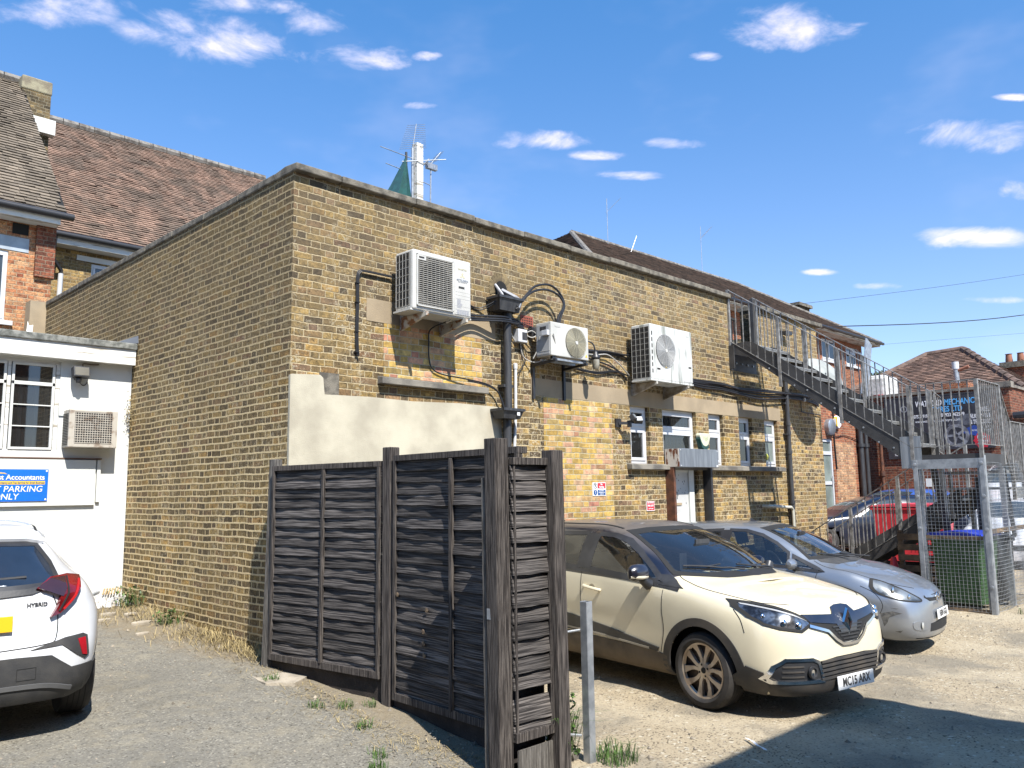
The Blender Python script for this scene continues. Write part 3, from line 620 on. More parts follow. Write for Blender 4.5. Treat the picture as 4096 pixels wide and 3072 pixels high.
# ---- air conditioners
def casing(mb, x0, x1, y0, y1, z0, z1): mb.box(x0, x1, y0, y1, z0, z1)
def bracket(par, x, zt, y1, y0=Y0, drop=.16, m_=m_ac, rust=True):
    q = MB(); q.box(x-.02, x+.02, y0-.012, y0-.001, zt-drop, zt+.02)
    q.prism([(y0, zt-.01), (y0, zt-drop), (y1, zt-.05), (y1-.0, zt-.005)], x-.018, x+.018, 'yz')
    return q.build('bracket', [m_ac if not rust else mat('rust_streaked_bracket', (.55, .52, .45), .6, col2=(.24, .10, .035), scale=9, detail=8, lo=.48, hi=.6)][0], par, bevel=.003)
def sidegrid(par, x, y0, y1, z0, z1, ny, nz):      # open coil side with wire guard, facing -x
    MB().box(x-.002, x+.02, y0, y1, z0, z1).build('coil', m_grille_dark, par)
    q = MB()
    for i in range(ny+1): yy = y0+(y1-y0)*i/ny; q.bar((x-.012, yy, z0), (x-.012, yy, z1), .0032)
    for i in range(nz+1): zz = z0+(z1-z0)*i/nz; q.bar((x-.012, y0, zz), (x-.012, y1, zz), .0032)
    q.build('wire_guard', m_ac, par)
A = thing('air_conditioner', 'largest air conditioner, cream box with ribbed square grille, nearest the corner', 'air conditioner', (6, Y0-.3, 3.9), group='air conditioners on the brick wall')
y0, y1 = 7.07, 7.39
q = MB(); q.box(5.55, 6.425, y0, y1-.0, 3.905, 4.595)
A_b = q.build('casing', m_ac, A, bevel=.022)
MB().box(5.53, 6.44, y0+.02, y1+.01, 3.895, 3.915).build('base_tray', m_ac, A)
sidegrid(A, 5.55, y0+.05, y1-.03, 3.95, 4.56, 4, 7)
f = MB().box(5.61, 6.125, y0-.004, y0+.01, 3.955, 4.535).build('fan_grille', mat('grey_fan_recess', (.30, .28, .24), .7), A); MB().lathe([(0, -.0055), (.235, -.0055)], (5.868, y0, 4.245), 'y', 40).build('fan_opening', m_grille_dark, f)
q = MB()
for k in range(25): z = 3.968+k*.0232; q.bar((5.615, y0-.012, z), (6.12, y0-.012, z), .0075, .006)
q.build('grille_bar', m_acgrille, f)
q = MB(); 
for k in range(9): q.bar((5.64+k*.058, y0-.008, 3.96), (5.64+k*.058, y0-.008, 4.53), .004)
q.build('grille_wire', m_acgrille, f)
q = MB(); q.box(5.60, 5.615, y0-.018, y0, 3.945, 4.545); q.box(6.12, 6.135, y0-.018, y0, 3.945, 4.545); q.box(5.60, 6.135, y0-.018, y0, 4.53, 4.545); q.box(5.60, 6.135, y0-.018, y0, 3.945, 3.96); q.box(5.615, 5.73, y0-.018, y0, 4.475, 4.53)
q.build('grille_surround', m_ac, A, bevel=.003); MB().box(5.625, 5.70, y0-.0195, y0-.0175, 4.495, 4.515).build('slot', m_grille_dark, A)
pn = MB().box(6.16, 6.405, y0-.004, y0+.01, 3.93, 4.56).build('service_panel', m_ac, A, bevel=.003)
MB().box(6.225, 6.315, y0-.0055, y0-.003, 4.245, 4.27).build('handle_recess', m_grille_dark, pn)
q = MB(); 
for z in (4.20, 4.16, 4.12, 4.03, 3.99, 3.95): q.box(6.175, 6.395, y0-.005, y0-.003, z, z+.002)
q.build('panel_crease', m_acgrille, pn)
gy_ = mat('grey_print', (.33, .36, .40), .6); gl_ = mat('pale_gold_print', (.62, .58, .38), .6)
fr_ = face((0, -1, 0))
text('MITSUBISHI', .034, gy_, pn, (6.285, y0-.006, 4.345), fr_, sx=1.05, bold=.0008); text('HEAVY INDUSTRIES LTD', .013, gy_, pn, (6.285, y0-.006, 4.322), fr_)
text('INVERTER', .03, gl_, pn, (6.285, y0-.006, 4.475), fr_)
q = MB()
def dia(cx, cz, a, ang): 
    c, s = math.cos(ang), math.sin(ang); pts = [(0, 0), (a*.5, a*.29), (0, a), (-a*.5, a*.29)]
    pts = [(0, 0), (-a*.33, a*.5), (0, a), (a*.33, a*.5)]
    q.prism([(cx+x*c-z*s, cz+x*s+z*c) for x, z in pts], y0-.0062, y0-.004)
for k in range(3): dia(6.285, 4.40, .042, k*2*math.pi/3)
q.build('emblem', gl_, pn)
q = MB(); gg = random.Random(4)
for k in range(12): q.box(6.20, 6.20+.05+gg.random()*.035, y0-.0055, y0-.004, 4.11-k*.009, 4.114-k*.009)
for k in range(6):
    for j in range(5): q.box(6.20+j*.037, 6.232+j*.037, y0-.0055, y0-.004, 3.985-k*.010, 3.991-k*.010)
q.build('rating_label', mat('faded_print', (.45, .46, .50), .6), pn)
bracket(A, 5.735, 3.90, 7.04); bracket(A, 6.33, 3.90, 7.04)
MB().tube([(6.21, 7.2, 3.90), (6.21, 7.2, 3.875), (6.19, 7.25, 3.86)], .012).build('drain_spout', m_ac, A, smooth=True)

def roundfan(par, cx, cz, y, r, rings, m_w, blades=True):
    f = MB().lathe([(0, 0), (r, 0)], (cx, y, cz), 'y', 40).build('fan_guard', m_grille_dark, par)
    q = MB()
    for k in range(rings):
        rr = r*(.14+.86*(k+1)/rings); q.tube([(cx+rr*math.cos(2*math.pi*i/40), y-.014-.006*math.cos(rr/r*1.4), cz+rr*math.sin(2*math.pi*i/40)) for i in range(41)], .0026, 4, False)
    for k in range(12):
        a = 2*math.pi*k/12; q.bar((cx+.03*math.cos(a), y-.02, cz+.03*math.sin(a)), (cx+r*math.cos(a), y-.012, cz+r*math.sin(a)), .004)
    q.build('guard_wire', m_w, f)
    MB().lathe([(0, -.026), (r*.12, -.026), (r*.13, -.01)], (cx, y, cz), 'y', 20).build('hub', m_ac, f)
    b = MB()
    for k in range(3):
        a0 = 2*math.pi*k/3; vs = []; n = 8
        for i in range(n+1):
            a = a0+1.4*i/n
            vs.append((cx+r*.2*math.cos(a), y-.003-.006*i/n, cz+r*.2*math.sin(a))); vs.append((cx+r*.9*math.cos(a), y-.003-.006*i/n, cz+r*.9*math.sin(a)))
        b.add(vs, [(2*i, 2*i+1, 2*i+3, 2*i+2) for i in range(n)])
    b.build('fan_blade', mat('grey_fan_blade', (.16, .16, .155), .6), f)
A2 = thing('air_conditioner', 'smallest air conditioner, white box with round wire fan guard, between the other two', 'air conditioner', (8.2, Y0-.3, 3.6), group='air conditioners on the brick wall')
y0, y1 = 7.10, 7.37
MB().box(7.855, 8.615, y0, y1, 3.635, 4.085).build('casing', m_ac, A2, bevel=.010)
roundfan(A2, 8.345, 3.85, y0-.001, .205, 17, mat('yellowed_wire', (.50, .46, .33), .5))
sp = MB().box(7.849, 7.856, y0+.03, y1-.02, 3.66, 4.05).build('side_cover', mat('grey_side_cover', (.42, .43, .43), .5), A2)
MB().box(7.8475, 7.850, y0+.08, y1-.08, 3.98, 4.03).build('nameplate', m_pipe, sp); MB().box(7.846, 7.850, y0+.02, y0+.20, 3.70, 3.705).build('ridge_line', m_ac, sp)
MB().box(7.80, 7.85, y0+.02, y0+.12, 3.90, 3.97).build('terminal_cover', m_upvc, A2, bevel=.004)
q = MB().box(7.93, 8.04, y0-.0025, y0-.001, 4.02, 4.045).build('name_label', mat('pale_print', (.5, .5, .47), .6), A2)
MB().box(7.94, 8.03, y0-.0035, y0-.0025, 4.028, 4.037).build('print', m_ac, q)
MB().prism([(8.54, 3.675), (8.585, 3.675), (8.5625, 3.715)], y0-.0025, y0-.001).build('warning_triangle', m_yellow, A2)
for x in (7.93, 8.55):
    q = MB(); q.box(x-.02, x+.02, Y0-.035, Y0-.001, 3.10 if x < 8 else 3.12, 3.62); q.bar((x, Y0-.03, 3.55), (x, 7.08, 3.58), .035, .035); q.build('bracket', m_steel if x < 0 else m_black, A2)
    MB().box(x-.03, x+.03, 7.12, 7.16, 3.595, 3.635).build('rubber_foot', m_black, A2)
q = MB(); q.bar((7.90, 7.14, 3.60), (8.58, 7.14, 3.60), .03); q.bar((7.90, 7.33, 3.60), (8.58, 7.33, 3.60), .03); q.build('mounting_rail', m_steel, A2)
A3 = thing('air_conditioner', 'deep white air conditioner with grey streaked front and round fan, above the narrow window', 'air conditioner', (10.5, Y0-.3, 3.4), group='air conditioners on the brick wall')
y0, y1 = 7.05, 7.40
MB().box(10.0, 11.105, y0, y1, 3.505, 4.345).build('casing', m_ac2, A3, bevel=.014)
sidegrid(A3, 10.0, y0+.02, y1-.01, 3.53, 4.30, 4, 9)
roundfan(A3, 10.38, 3.965, y0-.001, .25, 18, mat('pale_wire', (.62, .62, .60), .5))
q = MB()
for k in range(7): q.box(10.025, 10.05, y0-.002, y0, 3.60+k*.095, 3.66+k*.095)
q.build('front_slot', m_grille_dark, A3)
pn = MB().box(10.845, 11.10, y0-.005, y0, 3.53, 4.33).build('service_panel', m_ac2, A3, bevel=.002)
MB().box(10.15, 10.23, y0-.003, y0, 3.66, 3.685).build('handle_recess', m_grille_dark, A3); MB().box(10.99, 11.06, y0-.007, y0-.004, 3.75, 3.775).build('handle_recess', m_grille_dark, pn)
MB().prism([(10.365, 3.70), (10.41, 3.70), (10.3875, 3.74)], y0-.0025, y0-.001).build('warning_triangle', m_yellow, A3)
text('FUJITSU', .03, mat('pale_print', (.5, .5, .47), .6), pn, (10.98, y0-.006, 4.25), fr_)
q = MB(); q.box(9.98, 11.12, y0+.0, y1, 3.485, 3.51); q.build('base_tray', m_ac2, A3)
for x in (10.14, 10.98):
    q = MB(); q.prism([(Y0-.001, 3.48), (Y0-.001, 3.29), (y0+.0, 3.44), (y0, 3.48)], x-.02, x+.02, 'yz'); q.build('bracket', mat('grimy_bracket', (.50, .48, .42), .6, col2=(.22, .17, .11), scale=8, detail=7), A3, bevel=.003)
# ---- cables
def cable(name, label, paths, r, m_=m_cable, cat='cable', n=8, jit=0):
    q = MB()
    for p in paths: q.tube(bez(p, n), r, 7)
    return q.build(name, m_, smooth=True, origin=paths[0][0], label=label, cat=cat)
def off(p, d): return [(x+d[0], y+d[1], z+d[2]) for x, y, z in p]
yb = Y0-.03
c1 = [(5.57, yb, 4.36), (5.2, yb, 4.36), (5.13, yb, 4.345), (5.10, yb, 4.28), (5.10, yb, 3.98), (5.095, yb, 3.61), (5.11, yb, 3.39)]
o = cable('cable_bundle', 'black cable bundle looping down left of the largest air conditioner', [off(c1, (d, -.004*k, e)) for k, (d, e) in enumerate(((0, 0), (.011, -.009), (.022, -.018)))], .0065)
q = MB()
for z in (3.98, 3.65, 3.42, 4.2): q.box(5.09, 5.13, yb-.018, Y0, z-.006, z+.006)
o2 = q.build('cable_tie', m_cable, o)
c2 = [(6.19, 7.25, 3.87), (6.13, 7.47, 3.80), (6.125, yb, 3.62), (6.13, yb, 3.44), (6.18, yb, 3.34), (6.33, yb, 3.285), (6.7, yb-.03, 3.255), (7.04, yb-.03, 3.22), (7.21, yb-.05, 3.13), (7.30, yb-.08, 2.90)]
cable('cable_run', 'black drain hose from under the largest air conditioner to the lower hopper', [c2, off(c2[6:], (.02, 0, -.02))], .009)
c3 = [(6.44, 7.3, 4.20), (6.7, yb, 4.17), (7.0, yb, 4.155), (7.15, yb-.02, 4.17)]
cable('cable_run', 'thin black cables sagging from the largest air conditioner into the upper hopper', [[(6.44, 7.35, 4.28), (6.7, yb, 4.24), (6.95, yb, 4.19), (7.14, Y0-.2, 4.31)], [(6.44, 7.35, 4.26), (6.75, yb, 4.20), (6.98, yb, 4.17), (7.16, Y0-.2, 4.30)]], .008)
c4 = [(6.43, 7.35, 3.99), (6.8, yb-.06, 4.03), (7.2, yb-.14, 4.06), (7.5, yb-.08, 4.08), (7.62, yb, 4.10), (7.72, yb, 4.05), (7.74, yb, 3.97)]
cable('pipe_bundle', 'thick taped black pipes from the largest air conditioner passing over the drainpipe', [c4, off(c4, (0, .0, .032)), off(c4, (0, -.02, -.03))], .014)
c5 = [(7.42, 7.28, 4.24), (7.50, 7.30, 4.32), (7.66, 7.33, 4.46), (7.85, 7.36, 4.60), (8.10, 7.36, 4.665), (8.27, 7.35, 4.62), (8.37, 7.33, 4.50), (8.36, 7.3, 4.38), (8.26, 7.27, 4.25), (8.19, 7.25, 4.12), (8.18, 7.25, 4.07)]
c6 = [(7.40, 7.28, 4.20), (7.52, 7.29, 4.33), (7.70, 7.32, 4.47), (7.92, 7.35, 4.56), (8.12, 7.35, 4.585), (8.28, 7.33, 4.54), (8.345, 7.3, 4.44), (8.31, 7.29, 4.34), (8.22, 7.26, 4.26), (8.16, 7.25, 4.17), (8.15, 7.25, 4.07)]
cable('refrigerant_hose', 'pair of thick black hoses arching over the smallest air conditioner', [c5, c6], .016)
cable('cable_run', 'grey hose end hanging out of the upper hopper', [[(7.50, 7.29, 4.31), (7.42, 7.25, 4.22)]], .012, m_steel)
g = random.Random(11)
ps = []
for k in range(6):
    a = g.uniform(-.1, .15); ps.append([(7.62+g.uniform(-.05, .05), yb, 4.08), (7.70+a, yb-.02, 4.02+g.uniform(-.05, .08)), (7.9+a, yb-.03, 4.06+g.uniform(-.08, .06)), (8.0, yb-.03, 3.95)])
cable('cable_tangle', 'tangle of thin black wires round the red air brick', ps, .006)
ps = [[(7.66, yb, 3.84), (7.72+a, yb, 3.6+b), (7.70-a, yb, 3.42), (7.64+c, yb, 3.25+d)] for a, b, c, d in ((.04, 0, 0, 0), (-.03, .1, .1, .05), (.08, .05, -.02, .1))]+[[(7.45, yb, 4.05), (7.47, yb, 3.88), (7.60, yb, 3.78)]]
cable('loose_wires', 'thin loose wires dangling below the grey switch box', ps, .0045)
ps = [[(7.47, yb, 4.07), (7.50, yb, 3.95), (7.60, yb, 3.82)], [(7.68, yb, 3.82), (7.75, yb, 3.64), (7.90, yb-.1, 3.58), (7.97, 7.15, 3.70), (7.88, 7.08, 3.92)], [(7.72, yb-.05, 3.95), (7.80, yb-.1, 3.99), (7.87, yb-.12, 3.94), (7.80, yb-.1, 3.90), (7.73, yb-.06, 3.93)], [(7.82, yb-.1, 3.62), (7.86, yb-.15, 3.75), (7.84, yb-.2, 3.9)]]
cable('loose_wires', 'pale cables curling between the switch box and the smallest air conditioner', ps, .008, m_wcable)
el = thing('switch_box', 'small grey electrical switch box beside the drainpipe', 'switch box', (7.66, Y0, 3.82))
MB().box(7.58, 7.75, Y0-.10, Y0-.001, 3.825, 4.00).build('casing', m_upvc, el, bevel=.008); MB().box(7.65, 7.74, Y0-.104, Y0-.099, 3.86, 3.96).build('switch_window', m_pipe, el)
MB().box(7.86, 7.93, Y0-.09, Y0-.001, 3.93, 4.06).build('isolator_switch', m_pipe, origin=(7.9, Y0, 3.93), label='small dark isolator switch just above the smallest air conditioner corner', cat='switch', bevel=.005)
cb = [[(8.63, 7.4, 3.86), (8.9, yb, 3.885), (9.3, yb, 3.90), (9.7, yb, 3.905), (10.08, yb-.03, 3.91)], [(8.63, 7.4, 3.80), (9.1, yb, 3.86), (9.5, yb, 3.885), (9.9, yb, 3.88), (10.0, yb, 3.86)], [(8.63, 7.4, 3.84), (9.0, yb-.02, 3.87), (9.5, yb-.02, 3.91), (9.9, yb-.02, 3.90)]]
cable('cable_run', 'upper black cables between the small and the streaked air conditioner', cb, .014)
cable('cable_run', 'grey cable curving down to the streaked air conditioner', [[(8.63, 7.4, 3.79), (9.2, yb-.03, 3.83), (9.5, yb-.03, 3.86), (9.75, yb-.03, 3.76), (9.9, yb-.02, 3.68), (10.02, yb-.02, 3.60)]], .009, m_wcable)
cc = [[(8.20, 7.35, 3.62), (8.7, yb, 3.60), (8.95, yb, 3.575), (9.3, yb, 3.565), (9.6, yb, 3.62), (9.8, yb, 3.63), (10.0, yb, 3.60)], [(9.0, yb, 3.78), (9.35, yb, 3.74), (9.6, yb, 3.70), (9.85, yb, 3.62), (9.98, yb, 3.52)], [(8.5, 7.40, 3.60), (8.9, yb-.01, 3.59), (9.3, yb-.01, 3.585), (9.7, yb, 3.64), (9.98, yb, 3.56)]]
cable('cable_run', 'lower black cables sagging below the bulkhead lamp', cc, .012)
cd_ = [[(11.1, yb, 3.68), (12.0, yb, 3.655+d), (12.7, yb-.01*k, 3.655+d), (13.3, yb-.01*k, 3.62+d), (14.0, yb-.02*k, 3.62+d*1.5), (14.9, yb-.02*k, 3.66+d), (15.6, yb-.02*k, 3.68+d), (16.2, yb, 3.67+d), (16.5, yb, 3.62+d)] for k, d in enumerate((0, -.035, .045, -.07, .02))]
cable('cable_bundle', 'thick bundle of black cables running right from the streaked air conditioner under the staircase', cd_, .016)
cable('cable_run', 'thin black cable dropping down the far end of the brick building', [[(15.72, yb, 3.6), (15.72, yb, 3.42), (15.78, yb, 3.38), (16.5, yb, 3.36), (16.55, yb, 3.30), (16.56, yb, 2.8)]], .010)
# ---- bulkhead lamp on a bent conduit
L_ = thing('wall_lamp', 'glass jar lamp on a bent conduit between two air conditioners', 'lamp', (8.95, 7.25, 3.56))
q = MB(); q.tube(bez([(8.66, Y0, 3.90), (8.68, 7.45, 3.93), (8.78, 7.33, 3.97), (8.90, 7.26, 3.93), (8.945, 7.25, 3.82)], 8), .011, 8); q.build('conduit', m_pipe, L_, smooth=True)
MB().lathe([(0, .09), (.028, .085), (.035, .05), (.06, .02), (.065, -.005), (.052, -.03), (0, -.03)], (8.95, 7.25, 3.735), n=20).build('cap', m_black, L_, smooth=True)
MB().lathe([(.050, 0), (.052, -.05), (.05, -.11), (.035, -.145), (0, -.158)], (8.95, 7.25, 3.715), n=20).build('glass_jar', mat('grimy_lamp_glass', (.33, .31, .25), .3, col2=(.17, .15, .11), scale=9, detail=6), L_, smooth=True)
# ---- twin floodlight
fl = thing('floodlight', 'small twin-headed black floodlight beside the narrow left window', 'floodlight', (9.75, Y0, 2.87))
MB().box(9.69, 9.81, Y0-.03, Y0-.001, 2.80, 2.93).build('backplate', m_black, fl); q = MB(); q.bar((9.75, Y0-.03, 2.86), (9.85, Y0-.16, 2.86), .04); q.tube([(9.85, Y0-.15, 2.90), (9.85, Y0-.15, 2.80)], .035, 10); q.build('arm', m_black, fl)
for dx, dz, rz in ((.02, .03, 20), (.16, .0, -35)):
    M = Matrix.Translation((9.84+dx, Y0-.20, 2.90+dz)) @ Matrix.Rotation(R(rz), 4, 'Z') @ Matrix.Rotation(R(-35), 4, 'X')
    h = MB().box(-.06, .06, -.05, .02, -.045, .045, M).build('lamp_head', m_black, fl, bevel=.004); MB().box(-.05, .05, -.054, -.049, -.035, .035, M).build('lens', m_steel, h)
# ---- alarm box
al = thing('alarm_box', 'cream and green burglar alarm box above the metal shutter box', 'alarm', (12.03, Y0, 2.52))
P = [(11.88, 2.80), (12.18, 2.80), (12.20, 2.76), (12.12, 2.60), (12.08, 2.56), (11.98, 2.56), (11.94, 2.60), (11.86, 2.76)]
MB().prism(P, Y0-.08, Y0-.001).build('cover', mat('cream_alarm_plastic', (.66, .67, .50), .45), al, bevel=.01)
MB().prism([(11.865, 2.73), (11.90, 2.66), (11.955, 2.60), (12.0, 2.585), (12.06, 2.585), (12.12, 2.62), (12.12, 2.56), (12.06, 2.53), (11.98, 2.53), (11.92, 2.56), (11.86, 2.70)], Y0-.085, Y0-.002).build('strobe', mat('dark_green_plastic', (.012, .06, .05), .3), al)
text('Vigil', .09, mat('olive_print', (.45, .50, .30), .6), al, (12.03, Y0-.0815, 2.715), fr_, bold=.001, shear=.2)
# ---- shutter box over the door
sh = thing('shutter_box', 'grey metal roller shutter box over the fire door with a rusty end', 'shutter', (11.5, Y0, 2.2))
MB().box(10.955, 12.085, 7.25, Y0-.001, 2.222, 2.515).build('housing', m_shutter, sh, bevel=.006)
MB().box(10.945, 10.957, 7.262, Y0-.003, 2.228, 2.508).build('end_plate', m_rustwhite, sh, label='white end plate streaked with rust')
q = MB()
for x, z in ((10.985, 2.49), (12.055, 2.49), (10.985, 2.245)): q.lathe([(0, -.004), (.008, -.003), (.009, 0)], (x, 7.25, z), 'y', 8)
q.box(12.02, 12.07, 7.2485, 7.25, 2.235, 2.26); q.build('bolt_head', m_signwhite, sh)
MB().box(10.945, 11.0, 7.37, Y0-.0, -.1, 2.221).build('guide_rail', m_rust, sh, label='left shutter rail, heavily rusted'); MB().box(12.03, 12.085, 7.37, Y0, -.1, 2.221).build('guide_rail', m_black, sh, label='right shutter rail, black')
MB().box(12.088, 12.14, 7.49, 7.52, 1.86, 2.0).build('yellow_sticker', m_yellow, sh)
# ---- wall signs
s1 = thing('parking_sign', 'white sign with red and blue panels reading No Parking', 'sign', (9.27, Y0, 1.8)); y = Y0-.012
MB().box(9.125, 9.42, y, Y0-.003, 1.80, 1.99).build('board', m_signwhite, s1)
MB().box(9.235, 9.41, y-.0015, y, 1.905, 1.982).build('red_panel', m_signred, s1); MB().box(9.235, 9.41, y-.0015, y, 1.81, 1.885).build('blue_panel', m_signnavy, s1)
text('No', .036, m_signwhite, s1, (9.322, y-.003, 1.962), fr_, bold=.001); text('Parking', .036, m_signwhite, s1, (9.322, y-.003, 1.925), fr_, bold=.001)
for i, s in enumerate(('Keep Clear', '24 Hour Access', 'Required')): text(s, .021, m_signwhite, s1, (9.322, y-.003, 1.871-.023*i), fr_, bold=.0006)
MB().lathe([(.034, 0), (.034, -.002), (.041, -.002), (.041, 0)], (9.182, y, 1.943), 'y', 24).build('prohibition_ring', m_black, s1); text('P', .055, m_black, s1, (9.182, y-.002, 1.943), fr_, bold=.001)
MB().bar((9.155, y-.003, 1.97), (9.209, y-.003, 1.916), .004, .001, up=(0, 1, 0)).build('ring_slash', m_black, s1)
MB().lathe([(0, -.0015), (.04, -.0015)], (9.182, y, 1.848), 'y', 24).build('mandatory_disc', m_signnavy, s1); text('!', .066, m_signwhite, s1, (9.182, y-.003, 1.848), fr_, bold=.001)
s2 = thing('parking_sign', 'small red sign reading No Parking Fire Exit', 'sign', (10.5, Y0, 1.55))
MB().box(10.405, 10.605, y, Y0-.001, 1.555, 1.70).build('board', m_signwhite, s2); MB().box(10.413, 10.597, y-.0015, y, 1.565, 1.693).build('red_panel', m_signred, s2)
text('NO PARKING', .026, m_signwhite, s2, (10.505, y-.003, 1.676), fr_, bold=.0005); text('FIRE EXIT', .038, m_signwhite, s2, (10.505, y-.003, 1.632), fr_, bold=.001); text('KEEP CLEAR', .022, m_signwhite, s2, (10.505, y-.003, 1.588), fr_, bold=.0004)
# ---- satellite dish near the far corner
ds = thing('satellite_dish', 'large pale grey satellite dish behind the staircase railings', 'satellite dish', (15.6, Y0, 3.9))
M = Matrix.Translation((15.62, 6.98, 4.03)) @ Matrix.Rotation(R(-14), 4, 'Z') @ Matrix.Rotation(R(90-22), 4, 'X')
prof = [(0, -.10), (.15, -.094), (.3, -.075), (.45, -.042), (.56, 0), (.575, .005)]
q = MB(); q.lathe(prof, n=40); q.v = [tuple(M @ Vector((v[0]*1.02, v[1]*.72, -v[2]))) for v in q.v]
q.build('dish', mat('pale_dish_paint', (.40, .41, .38), .55, .1, col2=(.30, .31, .28), scale=5), ds, smooth=True)
q = MB(); q.tube([M @ Vector((0, 0, .1)), (15.65, 7.3, 3.95), (15.65, Y0, 3.95)], .03, 8); q.build('mount', m_pipe, ds)
q = MB(); q.tube([M @ Vector((0, -.4, .0)), M @ Vector((0, -.25, -.55))], .012, 6); q.build('feed_arm', m_steel, ds)
MB().lathe([(0, 0), (.03, .01), (.03, .08), (0, .09)], M @ Vector((0, -.25, -.6)), n=10).build('feed_horn', m_upvc, ds)
# small light high on the far pier
fl2 = thing('wall_lamp', 'small black lamp high on the brick pier behind the stair railings', 'lamp', (15.1, Y0, 4.85))
MB().box(15.02, 15.07, Y0-.05, Y0, 4.75, 4.95).build('backplate', m_black, fl2); MB().box(15.03, 15.25, Y0-.16, Y0-.05, 4.86, 4.93).build('lamp_head', m_black, fl2)
# ---------------------------------------------------------------- steel fire escape
ST = thing('fire_escape', 'grey galvanised steel fire escape with barred railings coming down from the roof', 'staircase', (13.1, 4.5, 0))
xa, xb = 13.1, 14.02
def rail(mb, a, b, za, zb, n, posts=(), low=.06, w=.02, drop=None, hr=.045):
    """handrail a->b (x,y) with heights za->zb, bars down to height-1.0"""
    A = Vector((*a, za)); B = Vector((*b, zb)); mb.bar(A, B, hr, .012)
    lowA = A-Vector((0, 0, 1.0-low)); lowB = B-Vector((0, 0, 1.0-low)); mb.bar(lowA, lowB, .03, .010)
    for i in range(n+1):
        p = A.lerp(B, i/n); mb.bar(p, p-Vector((0, 0, 1.0-low)), w*.75, w*.75)
    for t in posts:
        p = A.lerp(B, t); mb.bar(p+Vector((0, 0, 0)), p-Vector((0, 0, 1.22)), .05, .05)
# upper flight: y from Y0 down to 4.5, z 4.40 -> 2.33
n_tr = 10; yT, yB, zT, zB = 7.15, 4.50, 4.40, 2.33
for x, nm in ((xa, 'near'), (xb, 'far')):
    s = MB(); P = [(Y0-.01, 4.28), (Y0-.01, 4.44), (7.20, 4.46), (7.05, 4.42), (yB-.05, 2.60), (yB-.05, 2.28), (4.62, 2.24), (7.16, 4.17)]
    s.prism(P, x-.006, x+.006, 'yz'); o = s.build('stringer', m_stringer, ST)
    q = MB()
    for k in range(12):
        yy = 7.0-k*.22; q.lathe([(0, -.008), (.014, -.006), (.016, 0)], (x-.006, yy, zT-(7.15-yy)*.775-.12-(k % 2)*.07), 'x', 8)
    q.build('bolt_head', m_steel, o)
MB().box(xa-.014, xa-.008, 4.40, 4.70, 2.14, 2.62).build('end_plate', m_shutter, ST, label='pale steel plate hanging at the foot of the upper flight')
for k in range(n_tr):
    yy = 7.02-k*(7.02-4.62)/(n_tr-1); z = 4.32-k*(4.32-2.52)/(n_tr-1)
    q = MB().box(xa, xb, yy-.13, yy+.13, z-.004, z+.004); q.box(xa, xb, yy-.134, yy-.13, z-.045, z+.006)
    o = q.build('tread', m_tread, ST)
    q = MB()
    for j in range(22): q.box(xa+.02+j*.041, xa+.036+j*.041, yy-.1365, yy-.134, z-.036, z-.006)
    q.build('serration', m_stringer, o)
MB().box(xa, xb, 7.16, Y0, 4.40, 4.43).build('top_landing', m_tread, ST)
q = MB(); q.box(xa-.03, xb, Y0-.012, Y0-.001, 3.98, 4.40); q.box(xa-.04, xa-.01, Y0-.10, Y0-.001, 4.0, 4.42); q.build('wall_plate', m_stringer, ST)
q = MB()
for k in range(4): q.lathe([(0, -.02), (.018, -.018), (.02, 0)], (13.28+k*.2, Y0-.013, 4.12), 'y', 8)
q.build('bolt_head', m_steel, ST)
g = random.Random(1)
def railpart(*a, **k):
    q = MB(); rail(q, *a, **k); return q.build('railing', m_steelrail, ST)
railpart((xa, Y0-.01), (xa, 4.53), 5.45, 3.39, 22, posts=(0, .312, .65, 1.0))
railpart((xb, Y0-.0), (xb, 4.53), 5.45, 3.39, 22, posts=(.02, .33, .66, 1.0))
q = MB(); q.bar((13.98, Y0-.02, 5.42), (13.98, Y0-.02, 4.4), .11, .06, up=(0, 1, 0)); q.build('gate_post', m_stringer, ST)
# rail on the roof beyond the top of the stair
q = MB(); q.bar((13.15, 7.95, 5.15), (14.12, 7.95, 5.1), .04)
for k in range(9): q.bar((13.18+k*.11, 7.95, 5.13), (13.18+k*.11, 7.95, 4.4), .02)
q.build('railing', m_stringer, ST, label='dark railing across the opening at the top of the stair')
# half landing and its guard rails
MB().box(xa, 14.2, 3.58, 4.52, 2.29, 2.33).build('half_landing', m_tread, ST)
q = MB(); q.box(xa-.006, xa+.006, 3.58, 4.52, 2.16, 2.33); q.box(xa, 14.2, 3.574, 3.586, 2.16, 2.33); q.build('landing_edge', m_stringer, ST)
railpart((xa, 4.50), (xa, 3.59), 3.39, 3.40, 8, posts=(1.0,)); railpart((xa, 3.59), (14.18, 3.59), 3.40, 3.40, 11, posts=(1.0,))
railpart((14.18, 3.59), (14.60, 3.59), 3.40, 2.86, 5, posts=(1.0,)); railpart((14.60, 3.59), (15.75, 3.59), 2.86, 2.86, 14, posts=(.5, 1.0))
railpart((xb, 4.5), (14.4, 4.5), 3.39, 3.3, 4)
q = MB().box(14.2, 14.62, 3.6, 4.5, 2.05, 2.09); q.box(14.45, 15.6, 3.6, 4.5, 1.80, 1.84); q.box(14.6, 15.6, 3.594, 3.606, 1.66, 1.84); q.build('lower_landing', m_tread, ST)
